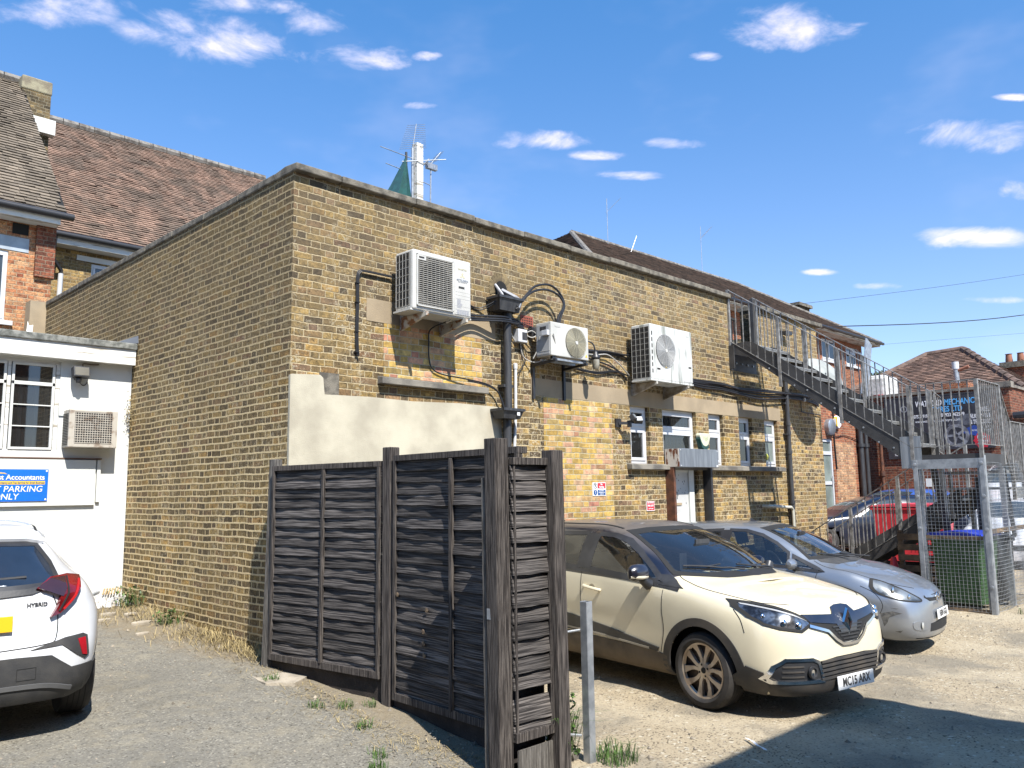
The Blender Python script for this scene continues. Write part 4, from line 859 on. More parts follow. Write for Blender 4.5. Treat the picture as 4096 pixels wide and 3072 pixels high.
# lower flight runs back towards the building
xc, xd = 14.62, 15.5
for x in (xc, xd):
    q = MB(); q.prism([(4.35, 1.84), (4.35, 1.50), (6.85, 0.0), (7.0, .05), (7.0, .30)], x-.006, x+.006, 'yz'); q.build('stringer', m_stringer, ST)
for k in range(9):
    yy = 4.58+k*.29; z = 1.66-k*.185; q = MB().box(xc, xd, yy-.12, yy+.12, z-.004, z+.004); q.box(xc, xd, yy-.124, yy-.12, z-.04, z+.005); q.build('tread', m_tread, ST)
railpart((xc, 4.5), (xc, 6.9), 2.56, 1.08, 17, posts=(0, .35, .7, 1.0)); railpart((xd, 4.5), (xd, 6.9), 2.56, 1.08, 17, posts=(0, .5, 1.0))
# posts under the landing
for x, y in ((xa+.03, 4.47), (xa+.03, 3.63), (14.15, 3.63), (14.15, 4.47), (15.55, 3.63), (15.55, 4.47)):
    q = MB(); q.bar((x, y, 2.28 if x < 14.3 else 1.79), (x, y, zg(x, y)-.05), .07, .07); q.build('post', m_steel, ST)
q = MB(); q.bar((14.2, 3.62, 2.2), (14.5, 3.62, 1.1), .06, .03); q.bar((13.5, 4.4, 2.25), (14.1, 4.4, .9), .09, .05); q.bar((14.3, 4.0, 2.0), (14.3, 4.0, .4), .09, .09); q.build('brace', m_stringer, ST)

# ---------------------------------------------------------------- mesh bin cage under the landing
CG = thing('mesh_cage', 'welded wire mesh bin cage under the stair landing', 'cage', (13.1, 4.0, 0))
def mesh_panel(a, b, z0, z1, du=.052, dz=.052, sag=.0, seed=1):
    g = random.Random(seed); q = MB(); A = Vector((*a, 0)); B = Vector((*b, 0)); L = (B-A).length; n = int(L/du); m_ = int((z1-z0)/dz); nn = (B-A).cross(Vector((0, 0, 1))).normalized()
    def wob(s, z): return nn*(.012*math.sin(s*7+z*3+seed)+.008*math.sin(z*9+s*2))*sag
    for i in range(n+1):
        s = L*i/n; q.tube([A.lerp(B, i/n)+Vector((0, 0, z0+(z1-z0)*k/4))+wob(s, z0+(z1-z0)*k/4) for k in range(5)], .0032, 4, False)
    for j in range(m_+1):
        z = z0+(z1-z0)*j/m_; q.tube([A.lerp(B, k/5)+Vector((0, 0, z))+wob(L*k/5, z) for k in range(6)], .0032, 4, False)
    return q.build('wire_mesh', m_steel, CG)
mesh_panel((xa-.01, 4.50), (xa-.01, 3.60), .10, 2.24, sag=.8)
mesh_panel((xa-.01, 3.59), (15.6, 3.56), .10, 2.2, sag=1.6, seed=3)
q = MB()
for x, y in ((xa-.02, 4.50), (xa-.02, 3.60)): q.box(x-.015, x+.005, y-.032, y+.032, .05, 2.26)
q.box(xa-.02, xa+.06, 3.56, 3.575, .05, 2.3)
q.build('angle_post', m_steel, CG, bevel=.002)
q = MB(); q.box(xa-.03, xa-.015, 3.56, 4.55, 2.12, 2.26); q.build('top_rail', m_steel, CG)
q = MB(); q.box(xa, xa+.04, 3.6, 4.5, 1.10, 1.15); q.box(xa, 15.5, 3.6, 3.64, 1.18, 1.24); q.box(xa-.01, xa+.03, 3.58, 4.5, .06, .13); q.build('timber_rail', m_pallet, CG)
q = MB()
for z in (2.19, 1.72, 1.25, .45):
    for y in (4.5, 3.6): q.lathe([(0, -.012), (.022, -.010), (.025, 0)], (xa-.04, y, z), 'x', 10)
q.build('bolt_head', m_steel, CG)
q = MB(); q.box(xa-.045, xa-.04, 4.28, 4.36, 1.86, 1.98); q.build('paper_tag', m_signwhite, CG)

# ---------------------------------------------------------------- wheelie bins, cone, pallet
def bin_(name, label, x, y, z, w, d, h, rz, body, lid, wheels=True, lidlab=None):
    t = thing(name, label, 'bin', (x, y, z), rz)
    q = MB(); a, b = w/2, d/2; k = .82
    q.add([(-a*k, -b*k, .06), (a*k, -b*k, .06), (a*k, b*k, .06), (-a*k, b*k, .06), (-a, -b, h), (a, -b, h), (a, b, h), (-a, b, h)], [(0, 3, 2, 1), (4, 5, 6, 7), (0, 1, 5, 4), (1, 2, 6, 5), (2, 3, 7, 6), (3, 0, 4, 7)])
    q.build('body', body, t, bevel=.02)
    q = MB(); q.box(-a-.02, a+.02, -b-.02, b+.02, h-.05, h-.01); q.build('rim', body, t, bevel=.008)
    q = MB(); n = 6
    pts = [(-b-.04, h), (-b-.04, h+.03), (-b*.6, h+.065), (0, h+.075), (b*.7, h+.06), (b+.05, h+.035), (b+.05, h)]
    q.prism(pts, -a-.03, a+.03, 'yz'); q.build('lid', lid, t, bevel=.012)
    MB().tube([(-a*.8, b+.07, h-.02), (a*.8, b+.07, h-.02)], .015).build('handle', lid, t)
    if wheels:
        for s in (-1, 1): MB().lathe([(0, -.02), (.10, -.02), (.11, 0), (.10, .02), (0, .02)], (s*a*.85, b*.9, .11), 'x', 18).build('wheel', m_rubber, t, smooth=True)
    return t
bin_('wheelie_bin', 'green wheelie bin with a bright blue lid inside the mesh cage', 13.62, 4.08, zg(13.6, 4), .60, .72, 1.04, R(-8), m_green, m_blue)
bin_('wheelie_bin', 'dark bin seen edge-on behind the cage corner post', 14.25, 3.90, zg(14, 4), .52, .55, .98, R(5), m_blackrough, m_black)
rb = bin_('wheelie_bin', 'large red four-wheeled bin beside the lower stair railing', 17.55, 6.15, .12, .95, 1.35, 1.34, R(8), m_red, mat('red_lid_painted_sun', (.66, .06, .09), .5))  # lid in a lighter red, sunlight put into its colour
text('115', .14, m_signwhite, rb, (-.43, -.1, .55), face((-1, 0, .06)))
cn = thing('traffic_cone', 'orange-red traffic cone with a white band at the foot of the stair', 'cone', (14.1, 5.30, .05))
MB().lathe([(.035, .68), (.05, .62), (.16, .05)], (14.1, 5.3, .05), n=20).build('cone_body', m_red, cn, smooth=True); MB().lathe([(.128, .20), (.087, .42)], (14.1, 5.3, .06), n=20).build('white_band', m_signwhite, cn, smooth=True); MB().box(13.9, 14.3, 5.1, 5.5, .04, .09).build('base', m_black, cn)
MB().box(14.66, 14.68, 4.4, 6.3, .0, .62).build('shade_board', m_gravelboard, ST)  # dark sheet added to stand for the shade under the lower flight
pl = thing('pallet', 'broken timber pallet leaning under the lower flight', 'pallet', (14.5, 4.9, .05))
q = MB()
for k in range(6): q.box(14.3, 14.33, 4.6, 5.3, .15+k*.17, .25+k*.17)
for yy in (4.62, 4.95, 5.26): q.box(14.33, 14.40, yy-.035, yy+.035, .08, 1.15)
q.build('boards', m_pallet, pl)

# ---------------------------------------------------------------- timber fence
FN = thing('wooden_fence', 'dark weathered lap-board fence with square posts across the foreground', 'fence', (4.2, 5.6, 0))
def post(p, z0, z1, w=.10, m_=m_woodv, rz=0., lab=None, tilt=(0, 0)):
    q = MB(); M = Matrix.Translation((p[0], p[1], 0)) @ Matrix.Rotation(rz, 4, 'Z')
    q.box(-w/2, w/2, -w/2, w/2, z0, z1, M); 
    q.v = [(v[0]+tilt[0]*(v[2]-z0), v[1]+tilt[1]*(v[2]-z0), v[2]) for v in q.v]
    return q.build('post', m_, FN, bevel=.006, label=lab)
post((4.09, 7.44), .1, 2.225, .09, m_woodgrey, R(10), 'bleached end post against the building corner', (.02, 0)); post((4.31, 5.79), 0, 2.27, .105, m_woodv, R(4)); post((3.915, 4.05), -.1, 2.235, .118, m_woodv, R(-4), 'tallest front post with metal brackets', (-.008, 0)); post((4.365, 3.94), -.1, 2.16, .11, m_woodv, R(-2), None, (-.01, .0))
def panel(a, b, z0, z1, n, seed, side=-1, gap=(), mids=(.5,), tilt0=0., fr=.035, amp=1.):
    """lap panel a->b; side: which way the boards' outer faces look (left normal * side)"""
    g = random.Random(seed); A = Vector((*a, 0)); B = Vector((*b, 0)); L = (B-A).length; u = (B-A)/L; nn = Vector((-u.y, u.x, 0))*side
    ch = (z1-z0)/n; q = MB(); ns = 30
    for i in range(n):
        if i in gap: continue
        zb = z0+i*ch; ph = g.uniform(0, 7); am = g.uniform(.001, .006)*amp; k2 = g.uniform(2, 5); ph2 = g.uniform(0, 7); bow = g.uniform(-.006, .012)
        vs = []
        for s in range(ns+1):
            t = s/ns; x = L*t; edge = zb-.022+am*math.sin(k2*x+ph)+am*.6*math.sin(k2*2.7*x+ph2)+.0015*math.sin(31*x+ph)
            o_ = bow*math.sin(math.pi*t)+.004*math.sin(6*x+ph2)+.003*math.sin(19*x+ph)
            zt = zb+ch+.02
            P = lambda d, z: A+u*x+nn*d+Vector((0, 0, z+tilt0*x))
            vs += [P(.036+o_, edge), P(.026+o_*.8, edge+(zt-edge)*.45), P(.004, zt), P(.020+o_, edge), ]
        fs = []
        for s in range(ns):
            a0 = s*4; b0 = a0+4
            fs += [(a0, b0, b0+1, a0+1), (a0+1, b0+1, b0+2, a0+2), (a0+3, b0+3, b0, a0), (a0+2, b0+2, b0+3, a0+3)]
        fs += [(0, 1, 2, 3), (ns*4+3, ns*4+2, ns*4+1, ns*4)]
        q.add(vs, fs)
    q.build('slat_panel', m_wood, FN, fixn=True, smooth=True)
    f = MB(); T = lambda x, d, z: A+u*x+nn*d+Vector((0, 0, z+tilt0*x))
    f.bar(T(0, .03, z1-.0), T(L, .03, z1-.0), .045, .05); f.bar(T(0, .03, z0), T(L, .03, z0), .045, .06); f.bar(T(.02, .035, z0), T(.02, .035, z1), fr, fr); f.bar(T(L-.02, .035, z0), T(L-.02, .035, z1), fr, fr)
    f.bar(T(0, -.02, z1), T(L, -.02, z1), .04, .05)
    f.build('frame', m_woodv, FN, bevel=.003)
    for t in mids:
        f = MB(); f.bar(T(L*t, .045, z0+.02), T(L*t+.01, .045, z1-.03), .03, .035); f.build('batten', m_woodv, FN, bevel=.003)
    return A, u, nn
# outer faces look towards -x (the camera side)
panel((4.10, 7.37), (4.295, 5.87), .36, 2.13, 20, 1, side=-1)
panel((4.315, 5.70), (4.235, 4.12), .22, 2.17, 21, 5, side=-1, mids=(.50,))
panel((3.962, 4.0), (4.325, 3.985), .28, 2.08, 17, 8, side=-1, gap=(2,), mids=(), fr=.016, amp=.12)
MB().box(3.98, 4.33, 4.045, 4.06, .0, 2.05).build('backing_board', m_gravelboard, FN); MB().box(3.98, 4.32, 3.95, 3.965, .0, .20).build('kick_board', m_woodgrey, FN)
f = MB(); f.bar((4.308, 3.945, .30), (4.308, 3.945, 2.0), .022, .03); f.build('batten', m_woodv, FN)
def board(a, b, z0, z1, za=None):
    A = Vector((*a, 0)); B = Vector((*b, 0)); u = (B-A).normalized(); n = Vector((-u.y, u.x, 0))*.02; q = MB()
    w0 = [(A, zg(*a)-.15, z0), (B, zg(*b)-.15, z1)]
    vs = [A+n+Vector((0, 0, zg(*a)-.2)), B+n+Vector((0, 0, zg(*b)-.2)), B+n+Vector((0, 0, z1)), A+n+Vector((0, 0, z0))]; vs += [v-n*2 for v in vs]
    q.add(vs, [(0, 1, 2, 3), (7, 6, 5, 4), (0, 4, 5, 1), (1, 5, 6, 2), (2, 6, 7, 3), (3, 7, 4, 0)]); q.build('gravel_board', m_gravelboard, FN)
board((4.12, 7.38), (4.31, 5.84), .36, .34); board((4.33, 5.74), (4.25, 4.1), .23, .21)
g = random.Random(21)
for k, (t, z) in enumerate(((.27, .78), (.275, .69), (.28, .60), (.04, 1.04), (.80, .98), (.78, .86), (.30, .95))):
    p = Vector((4.315, 5.70, 0)).lerp(Vector((4.235, 4.12, 0)), t); MB().lathe([(0, -.006), (.018, -.004), (.02, 0)], (p.x-.046, p.y, z), 'x', 10).build('knot', mat('pale_knot', (.24, .17, .10), .85, col2=(.06, .04, .03), scale=60), FN)
for z in (1.96, 1.07):
    q = MB(); q.box(3.848, 3.856, 3.995, 4.105, z-.035, z+.035); q.build('metal_bracket', m_steel, FN)
q = MB(); q.bar((3.87, 4.14, 1.97), (3.885, 4.14, -.05), .032, .032); q.build('batten', m_woodgrey, FN)
# galvanised post and thin rod right of the fence
gp = MB(); gp.box(4.595, 4.66, 3.925, 3.931, -.1, 1.09); gp.box(4.595, 4.601, 3.87, 3.925, -.1, 1.09); gp.box(4.601, 4.66, 3.925-.055, 3.925-.05, -.1, 1.088)
gp.box(4.655, 4.66, 3.875, 3.925, -.1, 1.088)
o = gp.build('metal_post', m_steel, origin=(4.63, 3.92, 0), label='short galvanised steel post standing right of the fence', cat='post', bevel=.002)
q = MB(); q.tube(bez([(4.46, 4.0, .05), (4.455, 4.0, .8), (4.44, 4.0, 1.02), (4.42, 4.0, 1.10)], 8), .011, 8); q.tube([(4.44, 4.0, .88), (4.60, 3.94, .89)], .008, 6); q.tube([(4.45, 4.0, .20), (4.60, 3.95, .17)], .010, 6)
q.build('metal_rod', m_steel, smooth=True, origin=(4.46, 4, 0), label='thin bent metal rod between fence end and galvanised post', cat='rod')

# ---------------------------------------------------------------- white single storey extension, left
EX = thing('extension_building', 'white painted single-storey extension with felt flat roof at the left', 'building', (2.6, 11.8, 0)); YE = 11.8
q = MB(); wall(q, 'x', YE, -4, X0-.01, 0, 3.72, [(1.2, 3.40, 2.44, 3.66)], .12); q.quad((-4, YE, 0), (-4, YE+5, 0), (-4, YE+5, 3.7), (-4, YE, 3.7)); q.build('wall', m_white, EX)
q = MB(); q.box(-4.1, X0-.03, YE-.17, YE-.13, 3.685, 3.90); q.build('fascia', m_whitewood, EX, label='white fascia board with cracked peeling paint')
q = MB(); q.box(-4.1, X0-.02, YE-.20, YE+4.6, 3.895, 3.985); q.build('roof_felt', m_felt, EX, bevel=.012); MB().box(-4, X0-.02, YE-.13, YE-.0, 3.69, 3.72).build('soffit', m_whitewood, EX)
q = MB(); q.add([(X0-.25, YE+.1, 3.99), (X0-.02, YE-.22, 3.99), (X0-.02, YE-.2, 4.10), (X0-.02, YE+1.2, 4.14), (X0-.2, YE+1.2, 3.99)], [(0, 1, 2), (0, 2, 3), (0, 3, 4)]); q.build('flashing', m_lead, EX)
# steel window: two lights visible
WN = thing('window_placeholder', '', '') if False else None
f = MB(); 
for a, b, c, d in ((1.2, 3.40, 3.62, 3.66), (1.2, 3.40, 2.44, 2.50), (3.35, 3.40, 2.5, 3.62), (2.79, 2.83, 2.5, 3.62), (2.20, 2.25, 2.5, 3.62)): f.box(a, b, YE+.02, YE+.08, c, d)
wf = f.build('window', m_whitewood, EX, bevel=.004)
for x0, x1 in ((2.83, 3.35), (2.25, 2.79)):
    s = MB(); x0 += .01; x1 -= .01
    for a, b, c, d in ((x0, x1, 3.585, 3.62), (x0, x1, 3.33, 3.375), (x0, x1, 2.5, 2.53), (x0, x0+.03, 2.53, 3.585), (x1-.03, x1, 2.53, 3.585), (x0+.03, x1-.03, 3.065, 3.08), (x0+.03, x1-.03, 2.79, 2.805)): s.box(a, b, YE+.005, YE+.04, c, d)
    o = s.build('casement', m_white, wf, bevel=.003); MB().quad((x0, YE+.03, 2.5), (x1, YE+.03, 2.5), (x1, YE+.03, 3.62), (x0, YE+.03, 3.62)).build('pane', g_win, o)
q = MB()
for x in (2.32, 2.5, 2.98, 3.17, 3.29): q.box(x, x+.045, YE+.22, YE+.24, 2.5, 3.35)
q.box(2.2, 2.9, YE+.25, YE+.26, 2.5, 2.8); q.build('interior_blind', mat('pale_blind', (.62, .62, .60), .7), wf); MB().box(1.2, 3.45, YE+.6, YE+.62, 2.4, 3.7).build('dark_interior', mat('dark_room', (.045, .045, .045), .9), wf)
MB().box(1.1, 3.95, YE-.05, YE+.0, 2.385, 2.40).build('sill_strip', mat('brown_strip', (.16, .09, .06), .8), EX)
MB().box(-1, 3.88, YE-.045, YE-.001, 1.78, 2.375).build('painted_board', m_white, EX, bevel=.004); MB().box(3.90, 3.945, YE-.04, YE-.001, 1.82, 2.375).build('cover_strip', m_white, EX)
sg = thing('parking_sign', 'blue sign reading Client Parking Only on the white wall', 'sign', (2.9, YE-.05, 1.85)); y = YE-.06
MB().box(1.9, 3.305, y, YE-.047, 1.845, 2.245).build('board', m_signblue, sg); MB().box(1.95, 3.27, y-.0015, y, 2.055, 2.098).build('yellow_stripe', m_yellow, sg)
text('TaxAssist Accountants', .088, m_signwhite, sg, (3.265, y-.003, 2.142), fr_, align='RIGHT', bold=.0016, sx=.98); text('The Accountancy and Tax Service for Small Business', .034, m_signnavy, sg, (3.265, y-.003, 2.076), fr_, align='RIGHT', bold=.0004, sx=.86)
text('CLIENT PARKING', .105, m_signwhite, sg, (3.245, y-.003, 1.995), fr_, align='RIGHT', bold=.0005, shear=.12); text('ONLY', .105, m_signwhite, sg, (2.975, y-.003, 1.90), fr_, align='RIGHT', bold=.0005, shear=.12)
q = MB(); q.prism([(2.70, 2.18), (2.76, 2.205), (2.81, 2.20), (2.845, 2.18), (2.80, 2.19), (2.75, 2.19)], y-.002, y, 'xz'); q.build('swoosh', m_yellow, sg)
q = MB()
for x, z in ((3.285, 2.225), (3.285, 1.865)): q.lathe([(0, -.004), (.011, -.003), (.012, 0)], (x, y, z), 'y', 10)
q.build('screw_cap', m_signwhite, sg)
# window air conditioner
wa = thing('window_air_conditioner', 'beige boxy air conditioner with gridded front on the white wall', 'air conditioner', (3.75, YE, 2.5)); yf = YE-.26
m_beige = mat('aged_beige_metal', (.50, .46, .39), .55, col2=(.27, .21, .16), scale=10, detail=8, lo=.5, hi=.68)
MB().box(3.455, 4.055, yf, YE-.001, 2.53, 3.02).build('casing', m_beige, wa, bevel=.008); MB().box(3.40, 3.90, YE-.02, YE-.001, 2.95, 3.06).build('back_plate', m_white, wa)
f = MB().box(3.525, 3.985, yf-.002, yf+.003, 2.585, 2.995).build('front_grille', m_grille_dark, wa)
q = MB()
for k in range(14): q.box(3.525, 3.985, yf-.007, yf-.002, 2.585+k*.0305, 2.593+k*.0305)
for i in range(16):
    q.box(3.53+i*.0303, 3.536+i*.0303, yf-.0065, yf-.0021, 2.593, 2.985)
q.build('grille_bar', m_beige, f)
q = MB()
for k in range(20): q.box(3.449, 3.4555, yf+.03, YE-.03, 2.56+k*.021, 2.57+k*.021)
q.build('side_louvre', m_grille_dark, wa)
# security floodlight
sf = thing('floodlight', 'square halogen floodlight with sensor under the white fascia', 'floodlight', (3.6, YE, 3.4))
M = Matrix.Translation((3.60, YE-.16, 3.53)) @ Matrix.Rotation(R(-12), 4, 'X')
h = MB().box(-.10, .10, -.03, .08, -.07, .07, M).build('housing', m_pipe, sf, bevel=.006); MB().box(-.085, .085, -.034, -.029, -.055, .055, M).build('lens', mat('lamp_reflector', (.30, .28, .23), .25, .4), h)
q = MB(); q.lathe([(0, -.045), (.03, -.04), (.042, -.01), (.042, .02), (0, .025)], (3.58, YE-.13, 3.425), n=16); q.build('sensor', m_black, sf, smooth=True); q = MB(); q.bar((3.58, YE-.13, 3.45), (3.58, YE, 3.45), .035); q.tube(bez([(3.70, YE-.08, 3.5), (3.72, YE-.03, 3.42), (3.68, YE-.01, 3.37), (3.6, YE-.05, 3.42)], 6), .006, 6); q.build('bracket', m_black, sf)
q = MB(); q.tube(bez([(3.64, YE-.1, 3.60), (3.66, YE-.04, 3.66), (3.78, YE-.02, 3.66), (3.86, YE-.02, 3.67)], 6), .007, 6); q.build('lead', mat('brown_cable', (.09, .04, .03), .6), sf)
# ---------------------------------------------------------------- brick wing and terrace beyond
WG = thing('brick_house', 'red and orange brick house wing with brown tiled roof at the far left', 'house', (4.4, 16.5, 0)); YW = 16.5
q = MB(); wall(q, 'x', YW, -4, 4.50, 3.0, 7.0, [(2.2, 3.78, 5.0, 6.30)], .1); q.quad((4.50, YW, 3), (4.50, 25, 3), (4.50, 25, 7), (4.50, YW, 7)); q.add([(4.50, YW-.1, 6.9), (4.50, 24.1, 6.9), (4.5, 20.3, 11.2)], [(0, 1, 2)]); q.build('wall', b_orange, WG)
MB().box(4.20, 4.52, YW-.08, YW, 5.9, 7.02).build('corbel', b_darkred, WG, label='dark red corbelled brickwork under the gutter'); MB().box(2.0, 4.10, YW-.01, YW, 6.32, 6.58).build('lintel', mat('grey_painted_lintel', (.42, .48, .54), .8), WG); MB().box(3.82, 4.08, YW-.012, YW, 6.64, 6.84).build('air_vent', m_under, WG)
window(2.2, 3.80, 5.02, 6.30, 0, y=YW+.02, glassm=g_dark, parent=WG, back=0); MB().box(2.1, 3.9, YW-.08, YW+.02, 4.94, 5.02).build('window_sill', m_upvc, WG)
tiles((-2, YW-.35, 7.05), (4.62, YW-.35, 7.05), (-2, 20.3, 11.26), (4.70, 20.3, 11.26), 50, .17, m_tilebrown, WG, seed=3)
q = MB(); q.tube([(-2, YW-.42, 7.02), (4.70, YW-.42, 7.02)], .065, 10); q.build('gutter', m_gutter, WG, smooth=True); MB().box(-2, 4.5, YW-.36, YW, 6.86, 6.98).build('fascia', m_whitewood, WG)
q = MB(); 
for k in range(16): q.tube([(-1.9+k*.415, 20.3, 11.29), (-1.51+k*.415, 20.3, 11.29)], .12, 8)
q.build('ridge_tile', m_ridge, WG, smooth=True)
CH = MB().box(4.62, 5.20, 19.9, 20.5, 9.6, 11.0).build('chimney', brick('chimney_brick', [(0, (.06, .05, .035)), (.5, (.13, .10, .06)), (1, (.20, .15, .08))], (.30, .27, .20), dirt=.4), WG, label='soot-darkened chimney stack with lichened cap')
MB().box(4.60, 5.22, 19.88, 20.52, 10.98, 11.30).build('chimney_cap', mat('lichen_stone', (.33, .30, .20), .95, col2=(.20, .17, .12), scale=6, bump=.7, bscale=40), CH, bevel=.03); MB().box(4.78, 5.28, 19.72, 19.92, 10.0, 10.34).build('flashing', m_white, CH)
q = MB(); YT = 20.0
TR = thing('terrace_house', 'long terrace with weathered red tiled roof behind the brick building', 'house', (8, YT, 0))
wall(q, 'x', YT, 4.5, 15, 3, 7.75, [(6.28, 7.40, 6.3, 7.28)], .1); q.build('wall', b_terr, TR)
window(6.28, 7.40, 6.30, 7.28, 6.93, y=YT+.04, glassm=g_dark, parent=TR, back=0); MB().box(5.95, 7.6, YT-.03, YT, 7.30, 7.42).build('lintel', m_white, TR)
tiles((4.4, YT-.35, 7.75), (14.5, YT-.35, 7.75), (4.4, 24.2, 12.25), (12.75, 24.2, 12.25), 60, .17, m_tilered, TR, seed=5)
MB().tube([(5.3, YT-.43, 7.72), (15, YT-.43, 7.72)], .065, 10).build('gutter', m_gutter, TR, smooth=True); MB().box(4.5, 15, YT-.36, YT, 7.52, 7.68).build('fascia', m_whitewood, TR)
q = MB()
for k in range(20): q.tube([(4.6+k*.41, 24.2, 12.28), (4.985+k*.41, 24.2, 12.28)], .13, 8)
q.build('ridge_tile', m_ridge, TR, smooth=True)
q = MB(); q.add([(4.72, 17.6, 8.0), (4.95, 17.9, 8.15), (4.72, 18.1, 8.35)], [(0, 1, 2)]); q.box(4.62, 4.74, 17.5, 18.0, 8.1, 8.25); q.build('lead_corner', m_gutter, WG)
w = thing('drainpipe', 'black and white downpipe bending down the terrace wall in the corner', 'drainpipe', (5.2, YT-.1, 5))
q = MB(); q.tube([(5.38, YT-.4, 7.7), (5.38, YT-.35, 7.45), (5.36, YT-.3, 7.2), (5.62, YT-.08, 6.98), (5.62, YT-.08, 6.85)], .045, 10); q.build('upper_bend', m_gutter, w, smooth=True); q = MB(); q.tube([(5.62, YT-.08, 6.9), (5.58, YT-.08, 4.5)], .055, 10); q.build('lower_pipe', m_upvc, w, smooth=True)
MB().bar((4.12, 16.15, 5.05), (3.86, 15.3, 4.05), .09, .03).build('white_plank', m_white, origin=(3.9, 15.3, 4), label='white plank leaning on the concrete pier above the felt roof', cat='plank')

# ---------------------------------------------------------------- things on the roof
mp_ = thing('aerial_mast', 'white painted square mast carrying television aerials above the parapet', 'mast', (7.55, 9.5, 4.35))
MB().box(7.49, 7.61, 9.44, 9.56, 4.35, 7.19).build('mast', m_whitewood, mp_); MB().tube([(7.45, 9.5, 4.4), (7.45, 9.5, 7.1)], .018, 8).build('pole', m_steel, mp_)
def yagi(par, p, d, n, L, el, m_=m_steel):
    q = MB(); p = Vector(p); d = Vector(d).normalized(); s = Vector((0, 0, 1)).cross(d).normalized(); q.tube([p, p+d*L], .007, 6)
    for k in range(n):
        c = p+d*L*(k+.5)/n; h = el*(1-.35*k/n)/2; q.tube([c-s*h, c+s*h], .0035, 5)
    return q.build('aerial', m_, par)
yagi(mp_, (7.45, 9.5, 7.08), (.35, .30, .85), 13, .62, .42)
q = MB(); q.tube([(6.85, 9.5, 6.95), (7.9, 9.5, 6.92)], .007, 5); q.tube([(7.25, 9.5, 6.83), (7.95, 9.3, 7.0)], .007, 5); q.tube([(6.95, 9.5, 6.72), (7.3, 9.5, 6.70)], .007, 5); q.tube([(7.6, 9.5, 6.62), (7.8, 9.5, 6.6)], .007, 5); q.bar((7.62, 9.5, 6.85), (7.70, 9.4, 6.97), .02); q.build('dipole_rod', m_steel, mp_)
ms2 = thing('aerial_mast', 'thin grey aerial pole standing just right of the white mast', 'mast', (7.79, 9.5, 4.35)); MB().tube([(7.77, 9.5, 4.35), (7.81, 9.5, 6.93)], .012, 6).build('pole', m_steel, ms2); MB().box(7.72, 7.92, 9.47, 9.53, 6.86, 6.95).build('reflector', m_steel, ms2); yagi(ms2, (7.81, 9.5, 6.95), (.5, .0, .62), 7, .32, .25)
q = MB(); ap = Vector((7.33, 9.5, 6.95)); base = [(6.82, 9.0, 6.1), (6.95, 9.7, 6.1), (7.12, 9.2, 6.1), (7.24, 9.6, 6.1), (7.34, 9.35, 6.1), (7.47, 9.5, 6.1)]
vs = [ap]+[Vector(b) for b in base]+[ap.lerp(Vector(b), .55)+Vector((0, .0, -.03)) for b in base]
q.add(vs, [(0, 7+i, 8+i) for i in range(5)]+[(7+i, 1+i, 2+i, 8+i) for i in range(5)]); q.build('tarpaulin', m_tarp, origin=(7.2, 9.5, 6.1), smooth=True, label='dark green tarpaulin pulled to a peak beside the white mast', cat='tarpaulin')
MB().tube([(7.33, 9.5, 4.35), (7.33, 9.5, 7.0)], .02, 6).build('prop_pole', m_pipe, origin=(7.33, 9.5, 4.35), label='dark pole propping up the green tarpaulin', cat='pole')
MB().box(7.83, 8.35, 7.9, 8.3, 5.25, 5.56).build('roof_block', m_conc, origin=(8, 8, 5.2), label='low concrete block on the roof right of the aerials', cat='concrete block', bevel=.02)

# ---------------------------------------------------------------- buildings to the right
RB = thing('brick_house', 'red brick house behind the staircase with white windows and long hipped tiled roof', 'house', (30, 15, 0))
YR = 10.5
q = MB(); wall(q, 'x', YR, 16.9, 26.2, -.2, 4.5, [(23.2, 23.9, -.2, 3.28)], .1); q.build('ground_floor_wall', b_red, RB)
MB().box(24.05, 25.4, YR-.006, YR, 1.0, 3.2).build('brick_patch', b_pale, RB, label='paler blocked-up brick patch'); MB().box(16.9, 26.4, YR-.1, 15.2, 4.5, 4.6).build('flat_roof', m_felt, RB)
dr = thing('x', '', '') if False else None
f = MB()
for a, b, c, d in ((23.2, 23.27, -.2, 3.28), (23.83, 23.9, -.2, 3.28), (23.27, 23.83, 3.2, 3.28), (23.27, 23.83, 2.82, 2.92), (23.27, 23.83, 1.95, 2.05), (23.27, 23.83, -.1, .3)): f.box(a, b, YR+.03, YR+.08, c, d)
o = f.build('door', m_upvc, RB, label='white glazed back door'); MB().quad((23.27, YR+.06, -.1), (23.83, YR+.06, -.1), (23.83, YR+.06, 3.2), (23.27, YR+.06, 3.2)).build('pane', g_pale, o)
MB().bar((23.79, YR, 1.98), (23.79, YR, 2.2), .035).build('handle', m_upvc, o)
YU = 15.0
q = MB(); wall(q, 'x', YU, 17, 37.9, 4.5, 8.5, [(33.7, 35.1, 7.3, 8.2), (36.13, 37.25, 7.28, 8.1)], .1); q.quad((37.9, YU, 0), (37.9, 24, 0), (37.9, 24, 8.5), (37.9, YU, 8.5)); q.build('upper_wall', b_red, RB)
w1 = window(33.7, 35.1, 7.30, 8.2, 0, y=YU+.03, glassm=g_dark, parent=RB, back=0); w2 = window(36.13, 37.25, 7.28, 8.1, 7.85, y=YU+.03, glassm=g_dark, parent=RB, back=0)
MB().box(34.36, 34.44, YU, YU+.06, 7.34, 8.16).build('mullion', m_upvc, w1); q = MB(); q.box(33.8, 34.1, YU+.075, YU+.08, 7.36, 8.12); q.box(34.75, 35.0, YU+.075, YU+.08, 7.36, 8.12); q.build('net_curtain', mat('net_curtain', (.45, .5, .55), .9), w1)
